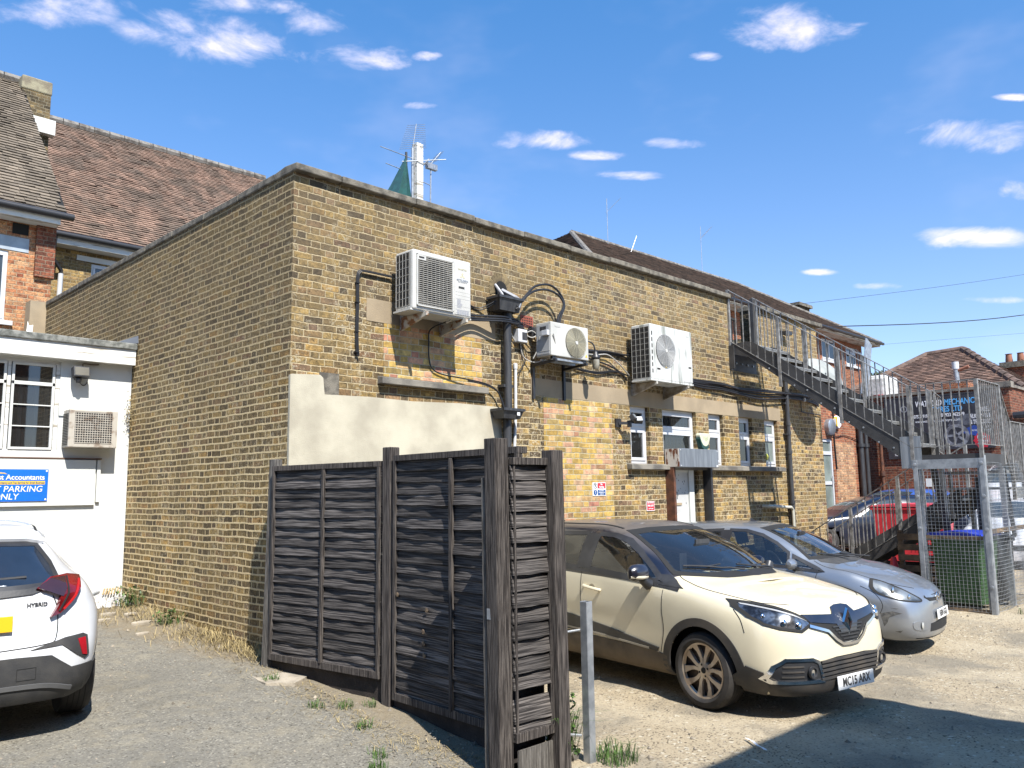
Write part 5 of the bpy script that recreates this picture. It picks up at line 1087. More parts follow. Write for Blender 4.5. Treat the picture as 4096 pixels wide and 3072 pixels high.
q = MB(); q.bar((36.2, YU-.25, 7.83), (37.2, YU-.25, 7.83), .05); q.bar((36.2, YU+.0, 8.08), (36.2, YU-.25, 7.83), .05); q.bar((37.2, YU+.0, 8.08), (37.2, YU-.25, 7.83), .05); q.build('open_sash', m_upvc, w2)
for a, b in ((33.55, 35.25), (36.0, 37.4)): MB().box(a, b, YU-.08, YU, 7.18, 7.28).build('window_sill', m_upvc, RB)
e0, e1, r0, r1 = (17.8, 14.4, 8.45), (38.7, 14.4, 8.45), (22.6, 19.3, 11.42), (34.6, 19.3, 11.5)
tiles(e0, e1, r0, r1, 58, .26, m_tilefar, RB, seed=11, lift=.035); tiles((38.7, 14.4, 8.45), (38.7, 24, 8.45), (34.6, 19.3, 11.5), (34.6, 19.3, 11.5), 50, .3, m_tilefar, RB, seed=12); tiles((17.8, 24, 8.45), (17.8, 14.4, 8.45), (22.6, 19.3, 11.42), (22.6, 19.3, 11.42), 50, .3, m_tilefar, RB, seed=13)
MB().box(17.8, 38.7, 14.45, 15.0, 8.3, 8.42).build('soffit', m_whitewood, RB); MB().tube([(17.8, 14.33, 8.42), (38.75, 14.33, 8.42)], .07, 8).build('gutter', m_gutter, RB)
q = MB(); q.tube([r0, r1], .11, 8); q.tube([e1, r1], .10, 8); q.tube([e0, r0], .09, 8); q.build('ridge_tile', m_ridge, RB, smooth=True)
cs = MB().box(36.9, 38.0, 17.4, 18.0, 8.6, 10.55).build('chimney', b_dark, RB); MB().box(36.75, 38.15, 17.3, 18.1, 10.5, 10.65).build('chimney_cap', m_conc, cs)
for nm, lab, p, h in (('aerial_mast', 'distant television aerial above the far left end of the hipped roof', (24.4, 19.0, 11.0), 2.1), ('aerial_mast', 'very thin aerial pole rising from the middle of the hipped roof', (31.4, 19.2, 11.4), 2.2), ('aerial_mast', 'short slanting aerial arm on the hipped roof right of the distant aerial', (25.5, 18.8, 11.0), .9)):
    t = thing(nm, lab, 'mast', p); x, y, z = p
    MB().tube([(x, y, z), (x+(.5 if h < 1 else 0), y, z+h)], .012, 5).build('pole', m_steel, t)
    if h > 1: yagi(t, (x, y, z+h*.75), (.5, -.3, .6), 8, .8, .5)
# pipes in the corner of the red wall
for k, (x, r, m_, lab) in enumerate(((25.65, .085, m_pipe, 'thick grey soil pipe nearest the pale brick patch'), (26.05, .07, m_pipe, 'middle grey soil pipe in the red brick corner'))):
    q = MB(); q.tube([(x, YR-.12, 4.3), (x, YR-.12, 1.0), (x, YR-.12, 0)], r, 10); q.tube([(x, YR-.12, 3.1), (x, YR-.12, 3.2)], r*1.4, 10); q.tube([(x, YR-.12, .95), (x, YR-.12, 1.1)], r*1.5, 10)
    q.build('soil_pipe', m_, smooth=True, origin=(x, YR-.12, 0), label=lab, cat='pipe')
q = MB(); q.tube([(26.1, 9.95, 4.2), (26.1, 9.95, 0)], .05, 10); q.tube([(26.1, 9.95, 2.2), (26.1, 9.95, 2.35)], .08, 10); q.build('soil_pipe', m_rust, smooth=True, origin=(26.1, 9.95, 0), label='thin brownish soil pipe left of the banner', cat='pipe')
# meter cover and hexagonal alarm on the red wall
q = MB(); q.lathe([(0, -.16), (.20, -.16), (.24, -.13), (.24, 0)], (23.65, YR, 3.63), 'y', 24); q.build('vent_cowl', m_shutter, origin=(23.65, YR, 3.6), label='round grey vent cowl on the red wall', cat='vent', smooth=True)
q = MB(); q.prism([(24.17+.20*math.cos(R(60*k+30)), 3.80+.2*math.sin(R(60*k+30))) for k in range(6)], YR-.12, YR); hx = thing('alarm_box', 'white and yellow hexagonal alarm box on the red wall', 'alarm', (24.17, YR, 3.8)); q.build('cover', m_signwhite, hx, bevel=.02); MB().prism([(24.0, 3.68), (24.06, 3.66), (24.06, 3.95), (24.0, 3.9)], YR-.125, YR-.001).build('strobe', m_yellow, hx)
q = MB(); q.tube(bez([(24.0, YR-.03, 4.45), (24.02, YR-.03, 3.6), (23.98, YR-.03, 3.3), (24.03, YR-.03, 2.4)], 6), .02, 5); q.tube(bez([(23.7, YR-.03, 3.4), (24.2, YR-.03, 3.37), (24.8, YR-.03, 3.42), (26, YR-.03, 3.25)], 6), .012, 5); q.build('wall_cable', m_cable, origin=(24, YR, 3), label='cables straggling across the red ground-floor wall', cat='cable')
# things on the low flat roof
bx = thing('storage_box', 'orange timber planter box with black lid on the flat roof behind the railings', 'box', (27, 12.6, 4.6)); MB().box(25.9, 27.4, 12, 12.8, 4.6, 5.55).build('body', mat('orange_timber', (.42, .19, .05), .75, col2=(.30, .12, .035), scale=3, stretch=(1, 1, 8)), bx); MB().prism([(11.9, 5.5), (12.9, 5.5), (12.9, 5.95), (12.2, 6.15), (11.9, 5.7)], 25.7, 27.6, 'yz').build('lid', m_black, bx)
q = MB().box(30.3, 31.6, 11.2, 12.0, 4.6, 5.9); q.build('covered_tank', m_plasticbag, origin=(31, 11.5, 4.6), bevel=.15, label='pale sheet-covered box beside red pots on the flat roof', cat='tank')
t = thing('plant_pot', 'pair of red pots beside the sheeted box on the flat roof', 'pot', (29.9, 11.4, 4.6))
for k in range(2): MB().lathe([(0, 0), (.13, 0), (.17, .35), (.15, .35), (.1, .05)], (29.75+k*.4, 11.3, 4.75), n=12).build('pot', m_red, t)
MB().bar((29.0, 11.5, 5.0), (30.0, 11.6, 7.1), .5, .05, up=(0, 1, 0)).build('leaning_panel', m_steel, origin=(29, 11.5, 5), label='grey panel leaning above the flat roof beside the sheeted box', cat='panel')
# garage wall with banner
GX = 26.2
GR = thing('garage_building', 'red brick garage carrying the black tyre banner', 'building', (GX, 8, 0))
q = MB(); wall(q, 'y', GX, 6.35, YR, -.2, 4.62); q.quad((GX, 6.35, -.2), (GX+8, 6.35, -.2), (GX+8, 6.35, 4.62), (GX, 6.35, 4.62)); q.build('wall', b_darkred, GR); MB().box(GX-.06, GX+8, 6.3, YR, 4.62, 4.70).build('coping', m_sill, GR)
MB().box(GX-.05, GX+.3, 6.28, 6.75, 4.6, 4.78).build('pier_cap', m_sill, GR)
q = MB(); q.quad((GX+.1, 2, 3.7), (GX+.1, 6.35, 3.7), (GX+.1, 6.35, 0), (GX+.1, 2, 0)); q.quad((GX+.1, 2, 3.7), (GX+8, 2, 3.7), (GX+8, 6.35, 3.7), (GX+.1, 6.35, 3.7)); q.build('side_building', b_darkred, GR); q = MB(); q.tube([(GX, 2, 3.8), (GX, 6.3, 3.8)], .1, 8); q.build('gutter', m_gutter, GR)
bn_ = thing('banner', 'black Watford Mechanics banner on the garage wall', 'banner', (GX-.02, 8.3, 3)); fx = face((-1, 0, 0)); bxn = GX-.05
MB().box(bxn, GX-.01, 6.80, 9.78, 2.93, 4.55).build('sheet', m_bannerblack, bn_); MB().box(bxn, GX-.01, 9.05, 9.75, 2.70, 2.92).build('lower_sheet', m_bannerblack, bn_)
def T(s, size, m_, y0_, y1_, z, **k):          # fitted between two places along the wall
    o = text(s, size, m_, bn_, (bxn-.004, (y0_+y1_)/2, z), fx, **k); off_ = bn_.get('_o'); ys = [v.co.y for v in o.data.vertices]; c = (max(ys)+min(ys))/2; f = abs(y0_-y1_)/(max(ys)-min(ys)); yc = (y0_+y1_)/2-off_[1]
    for v in o.data.vertices: v.co.y = (v.co.y-c)*f+yc
    return o
T('WATFORD', .235, m_signwhite, 8.86, 8.12, 4.31, bold=.006, shear=.1); T('MECHANICS', .235, m_cyan, 8.05, 7.16, 4.31, bold=.006, shear=.1)
T('&', .2, m_signred, 8.53, 8.42, 4.11, bold=.006); T('TYRES LTD', .225, m_cyan, 8.38, 7.58, 4.11, bold=.006)
T('07577 919166', .14, m_signwhite, 8.93, 8.40, 3.94, bold=.003); T('01923 962599', .14, m_signwhite, 8.16, 7.53, 3.94, bold=.003); T('www.watfordmechanicstyres.com', .12, m_signwhite, 8.90, 7.66, 3.79)
T('WHEEL', .17, m_signwhite, 7.20, 6.86, 4.03, bold=.003); T('ALIGNMENT', .17, m_signwhite, 7.40, 6.85, 3.85, bold=.003); T('& TRACKING', .17, m_signwhite, 7.40, 6.85, 3.68, bold=.003); T('TYRE BURST', .085, m_signwhite, 7.19, 6.85, 3.53); T('IN HOUSE TYRE FIX', .075, m_signwhite, 7.38, 6.85, 3.44)
T('REPAIRS', .13, m_signwhite, 9.52, 9.18, 3.74, bold=.002, shear=.15); T('& TYRE', .11, m_signwhite, 9.38, 9.08, 3.61, bold=.002, shear=.15)
for i, s in enumerate(('SCRATCHES', 'LOW PROFILE', 'PAINT/LE TYRES')): T(s, .10, m_signwhite, 9.56, 9.24-.03*i, 2.99-.085*i, bold=.002)
q = MB(); q.prism([(7.12+(.20 if k % 2 else .24)*math.cos(math.pi*k/12), 3.15+(.20 if k % 2 else .24)*math.sin(math.pi*k/12)) for k in range(24)], bxn-.003, bxn, 'yz'); q.build('red_burst', m_signred, bn_)
T('FROM', .12, m_signwhite, 7.24, 7.0, 3.24, bold=.002); T('39.99', .16, m_signwhite, 7.24, 6.98, 3.10, bold=.003)
m_gb = mat('banner_grey_print', (.16, .17, .19), .5, col2=(.05, .05, .06), scale=6); m_gb2 = mat('banner_light_print', (.30, .31, .33), .5, col2=(.12, .12, .13), scale=8)
q = MB(); q.lathe([(.24, -.003), (.34, -.003)], (bxn, 7.78, 3.32), 'x', 28)
for k in range(5): a = 2*math.pi*k/5; q.bar((bxn-.004, 7.78+.04*math.cos(a), 3.32+.04*math.sin(a)), (bxn-.004, 7.78+.24*math.cos(a), 3.32+.24*math.sin(a)), .07, .002, up=(1, 0, 0))
MB().lathe([(.07, -.003), (.10, -.003)], (bxn, 9.2, 4.2), 'x', 20).build('printed_tyre', m_gb2, bn_)
q.build('printed_wheel', m_gb2, bn_)
q = MB(); q.prism([(7.1, 3.62), (8.0, 3.62), (7.9, 3.78), (7.7, 3.92), (7.35, 3.94), (7.2, 3.85)], bxn-.002, bxn, 'yz'); q.prism([(8.3, 3.0), (9.0, 3.05), (8.9, 3.4), (8.4, 3.42)], bxn-.002, bxn, 'yz'); q.build('printed_car', m_gb, bn_)
q = MB(); q.prism([(7.25, 3.28), (7.6, 3.38), (7.55, 3.5), (7.3, 3.6), (7.12, 3.5)], bxn-.0025, bxn, 'yz'); q.build('printed_sleeve', mat('banner_blue_print', (.03, .08, .35), .5), bn_)
q = MB(); q.box(bxn-.006, bxn, 6.9, 9.8, 4.53, 4.56); q.build('batten', m_pipe, bn_)
# hip roofed house
HP = thing('hip_roofed_house', 'house with orange-brown hipped tile roof behind the tyre banner', 'house', (36, 11.5, 0)); ex, ez = 33.0, 4.7
ra, rb_ = (38.2, 12.3, 7.60), (38.2, 10.85, 7.66)
tiles((ex, 6.9, ez), (ex, 16.3, ez), rb_, ra, 36, .24, m_tileorange, HP, seed=21, lift=.04); tiles((43.4, 6.9, ez), (ex, 6.9, ez), rb_, rb_, 36, .24, m_tileorange, HP, seed=22, lift=.04); tiles((ex, 16.3, ez), (43.4, 16.3, ez), ra, ra, 36, .3, m_tileorange, HP, seed=23, lift=.04)
q = MB(); q.tube([ra, rb_], .13, 8); q.tube([(ex, 16.3, ez), ra], .13, 8)
n = 14
for k in range(n):
    a = Vector((ex, 6.9, ez)).lerp(Vector(rb_), k/n); b = Vector((ex, 6.9, ez)).lerp(Vector(rb_), (k+.9)/n); q.tube([a, b], [.17, .14], 8)
q.build('ridge_tile', m_terracotta if False else mat('hip_tile', (.20, .13, .10), .9, col2=(.10, .07, .055), scale=4, bump=.5), HP, smooth=True)
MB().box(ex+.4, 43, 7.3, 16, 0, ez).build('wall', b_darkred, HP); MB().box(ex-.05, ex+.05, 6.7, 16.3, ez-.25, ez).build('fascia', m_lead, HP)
ck = MB().box(40.2, 41.0, 9.0, 9.9, 4, 7.1).build('chimney', b_darkred, HP); MB().box(40.1, 41.1, 8.9, 10.0, 6.9, 7.15).build('chimney_cap', m_conc, ck)
for y in (9.25, 9.7): MB().lathe([(.13, 0), (.15, .1), (.12, .4), (.15, .42)], (40.5, y, 7.12), n=12).build('chimney_pot', m_terracotta, ck, smooth=True)
yagi(HP, (40.3, 9.0, 7.5), (.2, -1, .05), 9, 1.2, .4)
ct = thing('flue', 'white metal flue with slotted cowl on a short brick stack behind the banner', 'flue', (27, 8.6, 4.7)); MB().tube([(27.2, 7.95, 4.7), (27.2, 7.97, 5.5)], .08, 10).build('pipe', m_steel, ct, smooth=True); MB().tube([(27.2, 7.97, 5.4), (27.2, 7.97, 5.62)], .10, 10).build('cowl', m_upvc, ct, smooth=True); MB().box(26.95, 27.5, 7.6, 8.3, 4.7, 4.95).build('stack', b_red, ct); MB().tube([(27.2, 7.9, 5.35), (27.2, 7.6, 5.45)], .05, 8).build('side_branch', m_terracotta, ct)
# bush beyond
def crown(name, label, c, r, n, leaf, m_, seed, cat, trunk=None, squash=1., group=None, hollow=.35):
    g = random.Random(seed); t = thing(name, label, cat, (c[0], c[1], 0 if trunk else c[2]), group=group); q = MB(); cl = []
    for k in range(14):
        a = g.uniform(0, 6.28); e = g.uniform(-.6, 1.2); rr = r*g.uniform(.35, .8); cl.append((Vector((c[0]+rr*math.cos(a)*math.cos(e), c[1]+rr*math.sin(a)*math.cos(e), c[2]+rr*math.sin(e)*squash)), r*g.uniform(.25, .45)))
    for k in range(n):
        cc, cr = g.choice(cl); d = Vector((g.gauss(0, 1), g.gauss(0, 1), g.gauss(0, 1))).normalized()*cr*g.uniform(.5, 1.05); p = cc+d
        u = Vector((g.gauss(0, 1), g.gauss(0, 1), g.gauss(0, 1))).normalized(); v = u.cross(Vector((g.gauss(0, 1), g.gauss(0, 1), g.gauss(0, 1)))).normalized(); s = leaf*g.uniform(.6, 1.3)
        q.add([p-u*s, p+v*s*.5, p+u*s, p-v*s*.5], [(0, 1, 2, 3)])
    q.build('crown', m_, t, fixn=False)
    if trunk:
        q = MB(); q.tube([(c[0], c[1], 0), (c[0], c[1], c[2]*.6), (c[0]+.2, c[1], c[2])], [trunk, trunk*.7, trunk*.4], 8)
        for k in range(5): a = 1.3*k; q.tube([(c[0], c[1], c[2]*.6), (c[0]+r*.5*math.cos(a), c[1]+r*.5*math.sin(a), c[2]+r*.2)], [trunk*.4, trunk*.15], 6)
        q.build('trunk', m_bark, t)
    return t
crown('tree', 'dark green tree top showing between the red house and hipped roof', (44, 17.3, 6.4), 1.9, 3500, .16, m_treeleaf, 4, 'tree', trunk=.2)
# overhead wires
q = MB(); q.tube(bez([(33.5, 14.8, 8.6), (45, 11, 10.0), (62, 5, 13.2)], 10), .022, 5); q.build('overhead_wire', m_cable, origin=(33.5, 14.8, 8.6), label='thick overhead wire rising to the right edge from the red house eaves', cat='wire')
q = MB(); q.tube(bez([(34.0, 16.5, 9.9), (45, 12, 12.0), (60, 6, 15.2)], 10), .010, 4); q.build('overhead_wire', m_cable, origin=(34, 16.5, 9.9), label='thin upper overhead wire rising to the right edge', cat='wire')
q = MB(); q.tube([(38.7, 14.4, 8.4), (60, 6, 11.1)], .006, 4); q.build('overhead_wire', m_cable, origin=(38.7, 14.4, 8.4), label='thin level overhead wire leaving the eave corner', cat='wire')
# building behind the camera, whose shadow falls across the front right of the yard
SB = thing('brick_building', 'tall brick building behind the viewpoint shading the front right of the yard', 'building', (0, -4, 0))
MB().box(-30, 6.4, -14, -1.32, -1, 6.0).build('wall', b_red, SB)
# ---------------------------------------------------------------- weeds, dry grass, rubbish
def zsurf(x, y): return zg(x, y)
def blades(q, c, n, r, h, w, g, lean=.5):
    for k in range(n):
        a = g.uniform(0, 6.283); d = r*math.sqrt(g.random()); x = c[0]+d*math.cos(a); y = c[1]+d*math.sin(a); z = zsurf(x, y); b = g.uniform(0, 6.283); L = h*g.uniform(.5, 1.2); ln = g.uniform(.1, lean)*L
        p0 = Vector((x, y, z-.005)); p1 = Vector((x+ln*.4*math.cos(b), y+ln*.4*math.sin(b), z+L*.6)); p2 = Vector((x+ln*math.cos(b), y+ln*math.sin(b), z+L*(1-.4*min(1, lean))))
        s = Vector((-math.sin(b), math.cos(b), 0))*w; q.add([p0-s, p0+s, p1+s*.7, p1-s*.7, p2], [(0, 1, 2, 3), (3, 2, 4)])
g = random.Random(31); q = MB()
for k in range(2600):                                   # straw lying and standing along the foot of the wall
    y = 7.5+g.random()**1.2*3.9; wd = .10+.10*max(0, y-7.5); x = 4.28-abs(g.gauss(0, wd)); z = zsurf(x, y)
    if math.sin(y*5.1)+math.sin(y*2.3+1) < -.5 and g.random() < .75: continue
    a = g.uniform(0, 6.28); L = g.uniform(.03, .13); up = g.uniform(.0, .07) if g.random() < .7 else g.uniform(.05, .13)
    d = Vector((math.cos(a), math.sin(a), 0))*L; s = Vector((-math.sin(a), math.cos(a), 0))*.0022; p = Vector((x, y, z+.004)); q.add([p-s, p+s, p+d+s+Vector((0, 0, up)), p+d-s+Vector((0, 0, up))], [(0, 1, 2, 3)])
for k in range(900):                                    # and thinner along the fence and over the tarmac
    t = g.random(); x = 4.2-.35*abs(math.sin(t*3))*t-abs(g.gauss(0, .22)); y = 7.6-3.4*t; z = zsurf(x, y); a = g.uniform(0, 6.28); L = g.uniform(.02, .08)
    d = Vector((math.cos(a), math.sin(a), 0))*L; s = Vector((-math.sin(a), math.cos(a), 0))*.0018; p = Vector((x, y, z+.006)); up = g.uniform(0, .03); q.add([p-s, p+s, p+d+s+Vector((0, 0, up)), p+d-s+Vector((0, 0, up))], [(0, 1, 2, 3)])
q.build('dry_grass', m_straw, origin=(4.2, 8, 0), label='straw-coloured dead grass along the foot of the dark brick wall', cat='grass', kind='stuff', fixn=False)
q = MB()
for k in range(2600):
    if g.random() < .55: x = g.uniform(4.5, 15); y = g.uniform(1.2, 6)
    elif g.random() < .5: x = 4.25-abs(g.gauss(0, .35)); y = g.uniform(4.5, 11.5)
    else: x = g.uniform(1.2, 4.2); y = g.uniform(3, 10)
    z = zsurf(x, y); s = g.uniform(.004, .015) if g.random() < .95 else g.uniform(.015, .03); a = g.uniform(0, 6.28); c, sn = math.cos(a)*s, math.sin(a)*s
    q.add([(x+c, y+sn, z), (x-sn*.7, y+c*.7, z), (x-c, y-sn, z), (x+sn*.8, y-c*.8, z), (x+g.uniform(-.3, .3)*s, y, z+s*.9)], [(0, 1, 4), (1, 2, 4), (2, 3, 4), (3, 0, 4)])
q.build('loose_stones', m_stone, origin=(6, 4, 0), label='scattered small stones and grit over the yard', cat='stones', kind='stuff', fixn=False)
def weed(label, x, y, n, r, h, w=.004, leafy=False, seed=0):
    g = random.Random(seed); q = MB(); blades(q, (x, y), n, r, h, w, g, .9)
    if leafy:
        for k in range(n*3):
            a = g.uniform(0, 6.28); d = r*1.3*g.random(); p = Vector((x+d*math.cos(a), y+d*math.sin(a), zsurf(x, y)+h*g.uniform(.1, .95))); u = Vector((g.gauss(0, 1), g.gauss(0, 1), g.gauss(0, .5))).normalized()*.022; v = u.cross(Vector((0, .3, 1))).normalized()*.014
            q.add([p-u, p+v, p+u, p-v], [(0, 1, 2, 3)])
    o = q.build('weed', m_leaf, origin=(x, y, zsurf(x, y)), label=label, cat='weed', group='weeds growing along the wall and fence', fixn=False); return o
weed('leafy bright green nettle clump at the foot of the dark brick wall', 4.12, 11.0, 60, .16, .26, .004, True, 1)
weed('small green weed right beside the white plastic rubbish', 4.05, 11.45, 20, .06, .14, .004, True, 2)
weed('green weed clump among straw midway along the brick wall', 4.10, 9.75, 45, .16, .18, .004, True, 3)
weed('low grass tuft in front of the fence end post', 3.86, 6.95, 60, .07, .09, .003, False, 4)
weed('grass tuft at the foot of the middle fence post', 4.15, 5.85, 40, .06, .08, .003, False, 5)
for k, (x, y, lab) in enumerate(((3.80, 6.1, 'tiny tuft left of the middle fence post'), (3.98, 5.95, 'small green tuft just left of the middle fence post'), (3.82, 5.45, 'grass tuft between the middle post and the shadow edge'), (3.55, 4.9, 'green tuft inside the fence shadow edge'), (3.42, 4.72, 'larger green tuft nearest the camera by the fence'))): weed(lab, x, y, 45, .07, .085, .003, False, 10+k)
weed('tall flowering weed clump between fence end and galvanised post', 4.53, 4.08, 150, .10, .48, .004, True, 20)
weed('green weeds round the foot of the galvanised post', 4.78, 3.80, 170, .16, .16, .003, False, 21)
weed('small weed patch beside the mesh cage corner', 13.4, 3.2, 60, .2, .12, .004, False, 22)
q = MB(); g = random.Random(8); n = 14; vs = []
for i in range(n+1):
    for j in range(n+1):
        x = 3.60+.62*i/n; y = 11.05+.62*j/n; e = min(i, j, n-i, n-j)/n; vs.append((x+g.uniform(-.02, .02), y+g.uniform(-.02, .02), zsurf(x, y)+(.13*min(1, e*4)*(.45+.55*j/n)+g.uniform(-.05, .05))*(1 if e > 0 else 0)+.004))
q.add(vs, [(i*(n+1)+j, (i+1)*(n+1)+j, (i+1)*(n+1)+j+1, i*(n+1)+j+1) for i in range(n) for j in range(n)])
rub = thing('rubbish_bag', 'crumpled white plastic sheeting with wood slats in the corner by the white wall', 'rubbish', (3.9, 11.3, zsurf(3.9, 11.3))); q.build('sheeting', m_plasticbag, rub)
q = MB()
for k in range(7): q.bar((3.86+k*.034, 11.22, .66), (3.98+k*.034, 11.50, .70), .018, .010)
q.build('slat_bundle', m_cardboard, rub); MB().bar((3.50, 11.1, .60), (3.85, 11.35, .68), .05, .03).build('pipe_offcut', m_steel, rub)
for k, (x, y, s, lab) in enumerate(((3.72, 10.6, .09, 'largest pale rubble piece in front of the plastic sheeting'), (3.95, 10.5, .07, 'rubble piece right of the largest one'), (3.55, 10.3, .08, 'flat buff rubble piece near the rear bumper'), (3.85, 9.9, .10, 'long flat buff slab piece on the dirt'), (3.66, 9.4, .07, 'low buff stone half buried in the dirt'))):
    g = random.Random(50+k); q = MB(); z = zsurf(x, y); pts = [(x+s*math.cos(a)*g.uniform(.8, 1.3), y+s*.7*math.sin(a)*g.uniform(.8, 1.2)) for a in [i*math.pi/4 for i in range(8)]]; q.prism(pts, z-.01, z+s*.35, 'xy'); q.build('rubble', m_asph_patch, origin=(x, y, z), bevel=.01, label=lab, cat='rubble')
q = MB(); g = random.Random(77); pts = [(4.0+.26*math.cos(a)*g.uniform(.8, 1.2), 7.02+.30*math.sin(a)*g.uniform(.8, 1.2)) for a in [i*math.pi/7 for i in range(14)]]; q.prism(pts, zsurf(4, 7)-.03, zsurf(4, 7.0)+.018, 'xy'); o = q.build('cement_pad', m_asph_patch); o['kind'] = 'structure'
MB().box(4.50, 4.62, 3.99, 4.12, -.02, .06).build('paving_block', m_sill, origin=(4.56, 4.05, 0), bevel=.008, label='small pale concrete block behind the galvanised post', cat='block')
q = MB(); p = [(5.62+.02*k, 3.1+.028*k, .018+.004*math.sin(k*1.3)) for k in range(10)]; q.add([(a, b-.016, c) for a, b, c in p]+[(a, b+.016, c) for a, b, c in p], [(i, i+1, i+11, i+10) for i in range(9)]); q.build('litter', m_signwhite, origin=(5.6, 3.1, 0), label='strip of white litter on the gravel in front of the cream car', cat='litter')
q = MB(); g = random.Random(3)
for k in range(160):
    p = Vector((4.27+g.gauss(0, .03), 11.72+g.gauss(0, .05), 3.02+g.gauss(0, .12))); u = Vector((g.gauss(0, 1), g.gauss(0, 1), g.gauss(0, 1))).normalized()*.016; v = u.orthogonal().normalized()*.007; q.add([p-u, p+v, p+u, p-v], [(0, 1, 2, 3)])
q.build('wall_plant', m_straw, origin=(4.27, 11.72, 3.0), label='small dry plant growing high in the corner beside the beige air conditioner', cat='plant', fixn=False)
# ---------------------------------------------------------------- cars
def hermite(P, K):
    """P: list of control values (tuples of Vectors rows) -> dense rows, non uniform Catmull-Rom"""
    n = len(P); T = [0.]
    for i in range(1, n):
        d = sum((P[i][j]-P[i-1][j]).length for j in range(len(P[0])))/len(P[0]); T.append(T[-1]+max(d, 1e-4)**.6)
    M = []
    for i in range(n):
        row = []
        for j in range(len(P[0])):
            if i == 0: m_ = (P[1][j]-P[0][j])/(T[1]-T[0])
            elif i == n-1: m_ = (P[-1][j]-P[-2][j])/(T[-1]-T[-2])
            else:
                a = (P[i][j]-P[i-1][j])/(T[i]-T[i-1]); b = (P[i+1][j]-P[i][j])/(T[i+1]-T[i]); h0 = T[i]-T[i-1]; h1 = T[i+1]-T[i]
                m_ = (a*h1+b*h0)/(h0+h1)
                for c in range(3):
                    if a[c]*b[c] <= 0: m_[c] *= .25
                    else:
                        lim = 2.5*min(abs(a[c]), abs(b[c]))
                        if abs(m_[c]) > lim: m_[c] = math.copysign(lim, m_[c])
            row.append(m_)
        M.append(row)
    out = []
    for i in range(n-1):
        h = T[i+1]-T[i]
        for k in range(K):
            t = k/K; a = 2*t**3-3*t*t+1; b = t**3-2*t*t+t; c = -2*t**3+3*t*t; d = t**3-t*t
            out.append([P[i][j]*a+M[i][j]*(b*h)+P[i+1][j]*c+M[i+1][j]*(d*h) for j in range(len(P[0]))])
    out.append(list(P[-1])); return out
def inpoly(p, poly):
    x, y = p; c = False; n = len(poly)
    for i in range(n):
        x0, y0 = poly[i]; x1, y1 = poly[(i+1) % n]
        if (y0 > y) != (y1 > y) and x < (x1-x0)*(y-y0)/(y1-y0)+x0: c = not c
    return c
def resample(poly, step=.03, closed=True, smooth=0):
    if smooth:
        n = len(poly); P = [Vector((*p, 0)) for p in poly]; out = []
        rng = n if closed else n-1
        for i in range(rng):
            p0 = P[(i-1) % n] if closed or i > 0 else P[i]; p1 = P[i]; p2 = P[(i+1) % n]; p3 = P[(i+2) % n] if closed or i+2 < n else P[(i+1) % n]
            for k in range(smooth):
                t = k/smooth; q = .5*((2*p1)+(p2-p0)*t+(2*p0-5*p1+4*p2-p3)*t*t+(3*p1-p0-3*p2+p3)*t**3); out.append((q.x, q.y))
        if not closed: out.append(tuple(poly[-1]))
        poly = out
    out = []; n = len(poly)
    for i in range(n if closed else n-1):
        a = Vector(poly[i]); b = Vector(poly[(i+1) % n]); k = max(1, int((b-a).length/step))
        for j in range(k): out.append(tuple(a.lerp(b, j/k)))
    if not closed: out.append(tuple(poly[-1]))
    return out
def offset(poly, d, closed=True):
    """move an outline inwards by d (counted by orientation)"""
    n = len(poly); ar = sum(poly[i][0]*poly[(i+1) % n][1]-poly[(i+1) % n][0]*poly[i][1] for i in range(n)); s = 1 if ar > 0 else -1; out = []
    for i in range(n):
        p = Vector(poly[i]); a = Vector(poly[i-1]); b = Vector(poly[(i+1) % n])
        u = (p-a).normalized(); v = (b-p).normalized(); nn = Vector((-u.y, u.x))+Vector((-v.y, v.x))
        if nn.length < 1e-6: nn = Vector((-u.y, u.x))
        nn.normalize(); k = max(.45, nn.dot(Vector((-u.y, u.x)))); q = p+nn*(s*d/k); out.append((q.x, q.y))
    return out
CARS = []
def biggest(q):
    par = list(range(len(q.v)))
    def fd(a):
        while par[a] != a: par[a] = par[par[a]]; a = par[a]
        return a
    for f in q.f:
        for b in f[1:]: par[fd(f[0])] = fd(b)
    cnt = {}
    for f in q.f: k = fd(f[0]); cnt[k] = cnt.get(k, 0)+1
    if len(cnt) > 1:
        m_ = max(cnt, key=cnt.get); q.f = [f for f in q.f if fd(f[0]) == m_]
    used = sorted({i for f in q.f for i in f}); mp = {a: b for b, a in enumerate(used)}
    q.v = [q.v[i] for i in used]; q.f = [tuple(mp[i] for i in f) for f in q.f]; q.mi = [0]*len(q.f); return q
